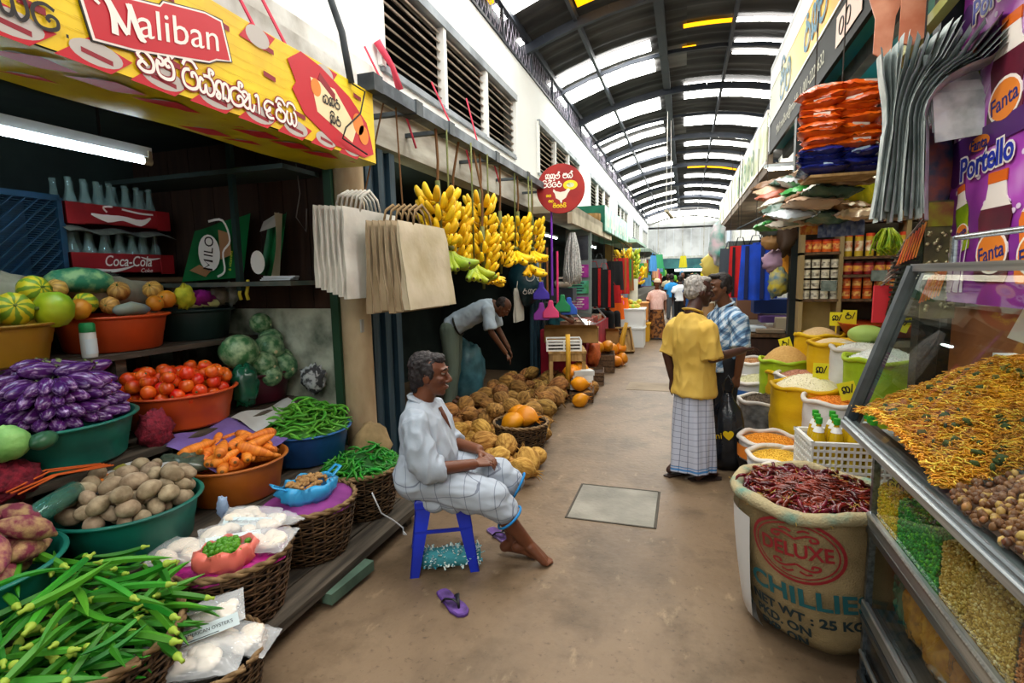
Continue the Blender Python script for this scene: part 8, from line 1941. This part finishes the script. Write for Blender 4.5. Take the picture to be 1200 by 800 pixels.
for i in range(34):
    c, cn = fl[(i*3) % 7]; q = i/33
    x = lerp(.68, 1.12, (i % 5)/4); y = lerp(5.0, 4.0, q); g = pillow(.34, .17, .07, .02, 12, seed=i*1.3)
    tag(g.build('flat_packet', mat('flat_'+c[1:], c, .3, spec=.6), smooth=True, loc=(x, y, lerp(2.0, 2.32, (i % 6)/5)), rot=(rnd(-.3, .3), rnd(-.25, .15), rnd(.2, .9))), cn+' packet in the jumble hanging over the tin shelves', 'packet', 'jumble of hanging packets')
for i in range(9):
    g = pillow(.055, .17, .02, .004, 8, seed=i); tag(g.build('sachet', mat('sachet_slate', '#3a4a78', .3, '#7d88a8', 20), smooth=True, loc=(.98+.026*i, 4.62-.02*i, 1.95), rot=(R(85), 0, R(rnd(-25, 5)))), 'slate blue sachet in the row hanging before the jars', 'sachet', 'slate blue sachets')
for i in range(6):
    g = pillow(.06, .15, .02, .004, 8, seed=i); tag(g.build('sachet', mat('sachet_red', '#b3402a', .3, '#d9a03a', 20), smooth=True, loc=(.9+.04*i, 4.85, 1.98), rot=(R(85), 0, R(rnd(-15, 15)))), 'red and orange sachet hanging above the orange jars', 'sachet', 'red sachets above the jars')
for i in range(3):
    g = pillow(.13, .22, .03, .006, 10, seed=i); tag(g.build('yellow_packet', mat('yellow_foil', '#dbd11a', .3, '#a8b01a', 16), smooth=True, loc=(1.14+.03*i, 4.45, 2.2-.02*i), rot=(R(85), R(rnd(-10, 10)), R(-10))), ('front', 'middle', 'rear')[i]+' bright yellow packet hanging beside the newspapers', 'packet')
strands('bead_strips', 'lime yellow plastic strips hanging under the newspapers', 'strip', mat('lime_strip', '#b8c81e', .4, '#6d9a1e', 30), (1.14, 3.75, 1.86), 30, .16, .006, .08, 4)
# newspapers pegged over a wire
for i in range(18):
    q = i/17; an = R(lerp(97, 42, q)); ln = lerp(.36, .46, q)+.02*math.sin(i*5)
    def page(u, v):
        w = (u-.5)*lerp(.13, .3, v); 
        if v < .55:
            k_ = v/.55; x, z = .004*math.sin(v*7+i)+.17*(q-.5)*(.6+.4*(1-k_)), -.44*(1-k_)-.03*math.sin(i*2.3)*(1-k_)
        else:
            k_ = (v-.55)/.45; b_ = lerp(R(90), an, min(1, k_*1.6)); x, z = .1*(q-.5)+math.cos(b_)*ln*k_, math.sin(b_)*ln*k_
        return Vector((x+.012*math.sin(u*5+i), w+.05*(.5-q), z+.03*u*k_))
    g = G(); g.grid(page, 6, 18)
    tag(g.build('newspaper', mat('newsprint_grey', '#cdd6d4', .8, '#94a09e', 9), smooth=True, loc=(.99+.002*i, 3.2-.004*i, 2.32), rot=(0, 0, R(-15))), 'folded newspaper in the fan hanging by the purple poster', 'newspaper', 'newspapers hanging in a fan')
for i in range(5):
    g = G(); g.add([plane_m((0, 0, 0), (.9, .2, .25), (-.3, 0, 1)) @ Vector(p) for p in ((-.1, -.1, 0), (.16, -.02-.03*i, .01*i), (.13, .07, .02), (-.06, .12, 0))], [(0, 1, 2, 3)]); sd_ = g.build('newspaper', mat('newsprint_grey', '#b3bdbb'), loc=(1.14+.005*i, 3.14-.02*i, 2.52-.05*i)); sd_.modifiers.new('solid', 'SOLIDIFY').thickness = .006; tag(sd_, 'pointed newspaper sheet sticking out of the fan towards the poster', 'newspaper', 'sheets sticking out of the fan')
string_of(1.06, 3.15, 2.6, 3.2, 'dark wire from the canopy to the newspaper fan')
lump('magazine_bundle', 'blue and red magazines hanging behind the newspapers', 'magazine', mat('magazine_print', '#2f4a66', .4, '#a8563f', 10), (1.2, 3.35, 2.1), (.09, .06, .26), .15, 5, sharp=True)
# plastic hangings by the case: combs, brushes, bristles
t = thing('hanging_bag', 'tall clear bag of black bristle brushes and orange sticks hanging by the case', 'bag', (1.2, 3.36, 1.32))
g = G(); g.grid(lambda u, v: Vector((lerp(-.14, .1, u)*(1-.75*v)+.1*v, .03*math.sin(u*PI)-.05, .7*v)), 10, 10); g.build('film', mat('smoke_film', '#59605e', .12, alpha=.35, spec=.9), t, smooth=True)
for k in range(20):
    g = G(); a = lerp(-.16, .0, k/19); g.tube([(a, -.02, .05), (a+.05, -.02, .3), (a*.3+.1, -.01, .68)], [.016, .02, .004], 5, flat=.5); g.build('black_brush', mat('black_bristle', '#1d211d', .5, '#4d5a3a', 40), t, smooth=True)
for x0, z0, n_ in ((-.15, .32, 7), (-.04, .12, 7)):
    for k in range(n_):
        g = G(); g.tube([(x0+.013*k, -.085, z0+.006*k), (x0+.035+.013*k, -.09, z0+.13+.014*k)], .0045, 5); g.build('orange_stick', mat('stick_orange', '#e08a1a', .4, '#c93a1e', 9), t)
t = thing('hanging_bag', 'flat card of metallic trinkets hanging against the poster edge', 'bag', (1.24, 3.3, 1.36))
g = G(); g.b2((-.07, -.01, 0), (.08, .0, .6)); g.build('card', mat('olive_card', '#6a6440', .5, '#3f3d2c', 12), t); g = G()
for k in range(60): g.ell((rnd(-.06, .07), -.015, rnd(.03, .45)), (.014, .006, .01), 6, 4, rot=(0, rnd(0, 3), 0))
g.build('trinket', mat('brass_trinket', '#8d8560', .25, '#c9c39a', 30, metal=.6), t, smooth=True)['kind'] = 'stuff'
g = G(); g.box((0, -.014, .53), (.13, .005, .12)); g.build('header_print', mat('card_header', '#a3a12a', .5, '#8a2f3a', 9), t)
t = thing('hanging_card', 'red backed card of pale combs hanging at the left of the brushes', 'card', (1.03, 3.36, 1.33)); 
g = G(); g.b2((-.05, 0, 0), (.03, .02, .2)); g.build('card', mat('card_red', '#c22a30', .5), t)
for k in range(12): g = G(); g.tube([(-.03+.008*k, -.03, .2+.02*k), (.05+.008*k, -.03, .27+.025*k)], .009, 5, flat=.4); g.build('comb', mat('comb_pale', '#cdb8a8', .4, '#3d3a3a', 9), t, smooth=True)
for i, (z, lab) in enumerate(((1.36, 'clear bag of bristle strips'),)):
    g = G()
    for k in range(14): g.box((0, 0, z-1.34+.026*k), (.12, .03, .01))
    o = tag(g.build('bristle_strip', mat('bristle_dark', '#23261f', .6), loc=(1.1, 3.32, 1.32)), 'ladder of dark bristle strips below the orange sticks', 'brush', kind='stuff')
string_of(1.3, 3.33, 1.98, 3.2, 'string holding the brush bags')
# large flat wooden spoon shapes at the canopy
for i, (x, y, z, s) in enumerate(((.98, 3.45, 3.02, 1.), (1.06, 3.3, 3.08, 1.25))):
    g = G(); g.slab([(-.045, -.3), (.0, -.33), (.045, -.3), (.05, -.1), (.1, .05), (.13, .2), (.1, .33), (0, .4), (-.1, .33), (-.13, .2), (-.1, .05), (-.05, -.1)], .012, plane_m((0, 0, 0), (.95, -.1, .2), (-.15, .1, 1)) @ Matrix.Rotation(-.25, 4, 'Z') @ Matrix.Scale(s*.9, 4))
    tag(g.build('paddle_board', mat('salmon_print', '#d99a7a', .45, '#b86a4a', 5), loc=(x, y, z)), ('nearer', 'larger, upper')[i]+' salmon coloured paddle shaped board hanging from the canopy', 'sign')
g = G(); g.bar((1.0, 1.2, 3.03), (1.0, 4.2, 2.75), .05); tag(g.build('bamboo_pole', mat('bamboo_green', '#9aa05a', .5), loc=(.14, 0, 0)), 'pale green bamboo pole under the canopy by the paddle board', 'pole')
# ------------------------------------------------------------------ the bag stall beyond the tin shelves
for a in (('royal blue tote bag hanging in front', B_, (.74, 6.55, 1.92), .34, .62, mat('blue_black_stripe', '#0d1b4a', .7)), ('second royal blue tote bag turned sideways', B_, (.86, 6.75, 1.95), .3, .64, K_), ('red and black tote bag left of the blue ones', R_, (.6, 6.75, 1.92), .26, .6, K_), ('dark grey tote bag at the left of the bag stall', mat('slate_fabric', '#3f4650', .8), (.5, 6.85, 1.9), .26, .5, None)):
    hang_cloth('tote_bag', a[0], 'bag', a[1], a[2], a[3], a[4], R(-12), .85, a[5], seed=a[2][0]*5)
for nm, lab, m_, c, r in (('cloth_bundle', 'mauve bundled bag hanging beside the blue totes', mat('mauve_film', '#a98aa5', .5), (.9, 6.2, 1.72), (.13, .1, .13)), ('cloth_bundle', 'orange cloth draped over the mauve bundle', mat('amber_cloth', '#d28a1e', .7), (1.0, 6.15, 1.66), (.06, .06, .24)), ('printed_bag', 'yellow and green printed bag hanging lowest', mat('print_bag_yellow', '#b8a83a', .5, '#4a6a7d', 14), (.92, 6.1, 1.5), (.1, .08, .15)), ('grey_pouch', 'grey felt pouch at the top of the bag stall', mat('felt_grey', '#5d6466', .9), (.86, 6.1, 2.05), (.16, .1, .09)), ('brown_pouch', 'tan pouch below the grey felt one', mat('tan_leather', '#9a7448', .6), (.84, 6.1, 1.92), (.1, .08, .08)), ('brown_bag', 'dark brown bag hanging against the dark post', mat('brown_leather', '#3d2c20', .5), (.97, 6.0, 1.98), (.1, .08, .2)), ('balloon_bag', 'pale yellow round bag far behind the plaid man\'s head', mat('butter_film', '#e3cf6a', .5), (.45, 8.6, 1.72), (.22, .2, .26)), ('toy_bag', 'pink white and teal toy bag hanging at the edge of the totes', mat('toy_print', '#e6d2dd', .5, '#3fb0a0', 5), (.42, 8.2, 2.05), (.1, .1, .3)), ('blue_pouch', 'bright blue packet high under the canopy end', mat('sky_foil', '#2a8ac8', .4), (.78, 5.6, 2.36), (.1, .1, .05)), ('black_cap', 'black cap with green rim in the hanging jumble', mat('cap_black', '#14181a', .6), (.86, 5.3, 2.2), (.13, .12, .06)), ('orange_pouch', 'orange packet under the bright blue one', mat('orange_foil2', '#d9781e', .4), (.8, 5.55, 2.24), (.09, .09, .06))):
    lump(nm, lab, 'bag', m_, c, r, .5, 8, seed=c[0]*9, n=22, sharp=True)
g = G(); g.cyl((.55, 6.6, 2.1), (1.05, 5.4, 2.3), .012, n=6); tag(g.build('hanging_rod', M_steel), 'thin rod carrying the tote bags and pouches', 'rod')
string_of(.56, 6.62, 2.1, 3.0, 'wire up from the left end of the thin rod')
t = thing('market_table', 'table with folded goods, papers and boxes behind the plaid man', 'table', (.98, 7.2, 0))
g = G(); g.b2((-.35, -.5, .86), (.6, .7, .9)); g.build('top', M_wood, t); g = G(); g.b2((-.33, -.48, 0), (.58, .68, .84)); g.build('skirt', M_brownboard, t)
for i, (x, y, z, d, c, lab) in enumerate(((.72, 6.85, .68, (.3, .03, .16), '#1d7a3a', 'green carton with white mark hanging at the table front'), (.75, 6.95, .94, (.34, .3, .06), '#b9c4cc', 'stack of pale printed papers on the table'), (.95, 6.85, .93, (.3, .28, .05), '#8a7a66', 'brown folded cloth on the table'), (1.1, 6.95, 1.0, (.16, .16, .16), '#c9bda2', 'cream tub standing on the table'), (1.0, 7.2, 1.2, (.4, .3, .18), '#26417a', 'dark blue box behind the cream tub'), (1.05, 7.1, 1.05, (.36, .3, .08), '#6a4a90', 'violet folded cloth under the dark blue box'), (.8, 7.6, 1.15, (.3, .2, .3), '#7d5a44', 'brown striped mat standing behind the table'))):
    g = G(); g.box((0, 0, 0), d); o = g.build('table_goods', mat('tg_'+c[1:], c, .6, bump=.1), loc=(x, y, z)); b_ = o.modifiers.new('bevel', 'BEVEL'); b_.width = .008; tag(o, lab, 'goods')
# ------------------------------------------------------------------ people and stalls deeper in the lane
def passer(label, loc, yaw, top, low, sk_c, hair=('#14100f', '#221b19'), h=1.6, skirt=False, hat=None, arms=((.05, .22, .78), (.05, -.22, .78)), step=.0, seated=False):
    t = thing('person', label, 'person', loc, yaw); k = h/1.6; m_sk = sk_c
    V = lambda *p: Vector(p)*k
    g = G(); P, m = head_geo(g, V(.04, 0, 1.47), (1, 0, -.08), (0, 0, 1), k, 1., neck=V(-.02, 0, 1.3))
    cap(g, V(-.02, -.13, 1.22), V(-.02, .13, 1.22), .045*k)
    for q, a in ((1, arms[0]), (-1, arms[1])):
        e = Vector(((a[0]-.02)*.4-.06, q*.22, (a[2]+1.22)/2+.02)); chain(g, [V(-.02, q*.17, 1.21), e*k, Vector(a)*k], [.042, .04, .028]); hand(g, Vector(a)*k, (Vector(a)-e), (0, q, .3), .16*k, .5, q)
    for q in (-1, 1):
        an = Vector((q*step, q*.09, .085))
        if seated: an = Vector((.45, q*.1, .085)); chain(g, [V(0, q*.09, .5), V(.42, q*.11, .5), an], [.08, .06, .035])
        else: chain(g, [V(0, q*.085, .82), V(q*step*.6, q*.09, .45), an], [.08, .055, .035])
        foot(g, an, (1, q*.15, 0), .23)
    cap(g, V(0, 0, 1.1), V(0, 0, .85), .08*k)
    fuse(g, 'body', m_sk, t, .012, 2)
    t['skin_'] = m_sk; face_parts(P, m, k, t, hair[0]); del t['skin_']
    if hat: 
        g = G(); g.ell(P(-.02, 0, .06), (.105*k, .09*k, .075*k), 16, 9, rot=m); g.ell(P(.0, 0, .045), (.115*k, .1*k, .02*k), 16, 6, rot=m); g.build('cap', hat, t, smooth=True)
    else: hair_obj(P, m, k, t, hair[0], hair[1], [((-.034, 0, .055), (.09, .081, .075)), ((-.055, 0, .0), (.064, .08, .08))], amp=.004, voxel=.012)
    g = G(); torso(g, [(V(.01, 0, .78), .17*k, .135*k), (V(.01, 0, .95), .165*k, .125*k), (V(-.01, 0, 1.12), .17*k, .12*k), (V(-.02, 0, 1.23), .16*k, .1*k), (V(-.02, 0, 1.3), .085*k, .066*k)])
    for q, a in ((1, arms[0]), (-1, arms[1])):
        e = Vector(((a[0]-.02)*.4-.06, q*.22, (a[2]+1.22)/2+.02)); s_ = V(-.02, q*.16, 1.2); g.tube([V(-.02, q*.11, 1.22), s_, s_.lerp(e*k, .9)], [.06*k, .07*k, .07*k], 14)
    fuse(g, 'shirt', top, t, .014, 2, crease(.01, 7., (1, 1, .4), loc[1]))
    if skirt:
        g = G(); g.grid(lambda u, v: Vector(((.15+.1*(1-v)+.012*math.sin(2*PI*u*8+v*3)*(1-v))*math.cos(2*PI*u)*.9, -(.16+.09*(1-v)+.012*math.sin(2*PI*u*8)*(1-v))*math.sin(2*PI*u), lerp(.05, .86, v)))*k, 64, 14); g.build('skirt', low, t, smooth=True)
    else:
        g = G()
        for q in (-1, 1):
            if seated: chain(g, [V(-.02, q*.09, .52), V(.4, q*.11, .52), V(.44, q*.11, .2)], [.11, .085, .07])
            else: chain(g, [V(0, q*.08, .84), V(q*step*.6, q*.09, .45), V(q*step, q*.09, .06)], [.11, .08, .065])
        fuse(g, 'trousers', low, t, .016, 2)
    return t
C = lambda n, c, c2=None: mat('cloth_'+n, c, .85, c2, 9)
passer('woman in pink blouse and long brown patterned skirt walking towards us', (-.66, 13.6, 0), R(-78), mat('pink_blouse', '#c99a94', .85, '#e0c2ba', 16, stretch=(6, 6, .6)), mat('batik_skirt', '#3d2317', .85, '#8a5a2c', 14, lo=.45, hi=.58), sk, h=1.5, skirt=True, hat=mat('cream_hat', '#c8b39a', .8), step=.06)
t = passer('seller in black sitting on the left behind the leaning tray', (-1.72, 11.3, .32), R(-30), K_, C('black_trousers', '#121316'), sd, h=1.45, seated=True, arms=((.25, .2, .72), (.3, -.16, .7)))
for a in (('shopper in white shirt seen from behind, left of the woman in blue', (-.15, 17.5, 0), R(95), C('white', '#dfe3e8'), C('black_trousers', '#121316'), sd, 1.55, False), ('shopper in a long dark blue dress seen from behind', (.2, 16.4, 0), R(80), C('navy', '#1d3f73', '#27528f'), C('navy', '#1d3f73'), sk, 1.6, True), ('shopper in bright blue shirt deep in the lane', (-.45, 19.5, 0), R(100), C('azure', '#2f8fd0'), C('grey', '#555a60'), sd, 1.6, False),
          ('shopper in dark shirt next to the one in bright blue', (-.1, 21.5, 0), R(-90), C('charcoal', '#2a2c30'), C('blue_jeans', '#2f4464'), sk, 1.65, False), ('shopper in pale shirt and tan skirt at the far right', (.62, 15.2, 0), R(120), C('ivory', '#d8d2c2'), C('tan', '#8d6d4a'), sk, 1.5, True), ('shopper in green deep in the lane', (.45, 23.5, 0), R(-80), C('leaf', '#4f9a4a'), C('black_trousers', '#121316'), sd, 1.6, False), ('shopper in cream furthest in the lane', (-.75, 25., 0), R(-85), C('cream', '#d9cfae'), C('brown', '#4a3526'), sd, 1.6, False), ('shopper in violet sari at the end stalls', (.15, 28., 0), R(90), C('violet', '#6d4a8a'), C('violet', '#6d4a8a'), sk, 1.55, True)):
    passer(a[0], a[1], a[2], a[3], a[4], a[5], h=a[6], skirt=a[7], step=.05)
t = thing('person', 'stall keeper\'s bare arm and blue shirt half hidden behind the hanging rope skein', 'person', (-1.95, 8.5, 0), 0)
bpy.data.objects.remove(t)
passer('stall keeper half hidden behind the rope skein and dustpans', (-2.0, 8.45, 0), R(-20), C('teal_shirt', '#2a6a78'), C('black_trousers', '#121316'), sk, h=1.5, arms=((.3, .1, .95), (.32, -.16, 1.0)))
# right row deeper in: counters, goods
g = G(); g.b2((1.15, 8.4, 0), (2.5, 18, .85)); tag(g.build('far_counter', mat('counter_far', '#5d5a52')), 'long counter of the right row under the concrete canopy', 'counter')
g = G(); g.b2((1.3, 18.5, 0), (2.5, 33, 2.6)); tag(g.build('far_kiosk', mat('kiosk_grey', '#7d8482', .7, '#565c5a', 2)), 'grey far kiosk at the end of the right row', 'kiosk')
cn = ('yellow', 'teal', 'white', 'rose', 'blue', 'orange')
for i in range(18):
    y = 8.6+i*.5; c = ('#e6cf5a', '#3fa89a', '#e3e0d6', '#c9707f', '#3a6ab0', '#d98a3a')[i % 6]
    lump('stall_bundle', cn[i % 6]+' goods bundle on the far right counter', 'bundle', mat('sb_'+c[1:], c, .7), (1.25+rnd(-.1, .2), y, .95+rnd(0, .9)), (.14, .2, rnd(.12, .24)), .35, 6, seed=i, n=12, sharp=True, group=cn[i % 6]+' bundles on the far right counter')
# stalls under the end wall
t = thing('end_stall', 'teal fronted stall with a white lit strip across the end of the lane', 'stall', (0, 33.0, 0))
g = G(); g.b2((-2.2, 0, 1.9), (2.4, .2, 2.45)); g.build('fascia', mat('teal_fascia', '#3f7f80', .5, '#2a5a60', 1.5), t)
g = G(); g.b2((-.6, -.1, 1.72), (2.0, 0, 1.86)); g.build('lit_strip', mat('lit_strip', '#eafff4', .4, emit=3.), t)
g = G(); g.b2((-2.2, -.3, 0), (2.4, .2, .9)); g.build('counter', mat('counter_far', '#5d5a52'), t)
for i in range(22):
    c = ('#5faa3a', '#e0d02a', '#3f7fb0', '#e9e9e0', '#7fb04a', '#d08a2a', '#2a6a3a')[i % 7]; x = -1.9+i*.19
    lump('end_goods', ('green', 'yellow', 'blue', 'white', 'lime', 'amber', 'dark green')[i % 7]+' goods hung in the stall at the end of the lane', 'goods', mat('eg_'+c[1:], c, .6), (x, 32.5+rnd(-.4, .3), rnd(.95, 1.7)), (.12, .12, rnd(.1, .25)), .35, 6, seed=i, n=10, sharp=True, group=('green', 'yellow', 'blue', 'white', 'lime', 'amber', 'dark green')[i % 7]+' goods at the end of the lane')
for i, (x, y, z, c, lab) in enumerate(((-.1, 24, 2.05, '#d8cf2a', 'bright yellow bag hanging over the far shoppers'), (-.9, 20, 2.0, '#3aa06a', 'green and blue inflatable hanging far left'), (-1.0, 18, 1.9, '#4a90d0', 'blue cloth hung above the far left counter'), (.75, 12.5, 1.9, '#e0d27a', 'butter yellow sack hung behind the plaid man'))):
    hang_cloth('far_bag', lab, 'bag', mat('fb_'+c[1:], c, .6), (x, y, z+.3), .34, .5, .4*i, .7, seed=i)
# ------------------------------------------------------------------ lamps of the right hand shops
def shop_tube(lab, loc, L, rz, e, c='#fff1d0'):
    t = thing('tube_lamp', lab, 'lamp', loc, rz); g = G(); g.cyl((0, -L/2, 0), (0, L/2, 0), .016, n=10); g.build('tube', mat('tube_%d_%s' % (e, c[1:]), c, .4, emit=e), t, smooth=True, auto=40); g = G(); g.box((0, 0, .035), (.05, L+.1, .04)); g.build('batten', mat('lamp_batten', '#d5dde0'), t); g = G(); g.bar((0, 0, .04), (0, 0, .3), .012); g.build('cord', M_wire, t)
shop_tube('lit tube under the canopy over the grain sacks', (1.75, 4.6, 2.9), 1.5, 0, 60)
shop_tube('lit tube over the bag stall behind the tin shelves', (1.5, 7.0, 2.8), 1.2, R(90), 45)
shop_tube('lit tube over the far right counter', (1.6, 12, 2.8), 1.5, 0, 50)
shop_tube('lit tube in the apron shop on the left', (-2.6, 10.5, 2.4), 1.2, 0, 45, '#eaffff')
shop_tube('lit tube in the far banana stall on the left', (-2.5, 15, 2.4), 1.2, 0, 45, '#eaffff')
drop_protos()
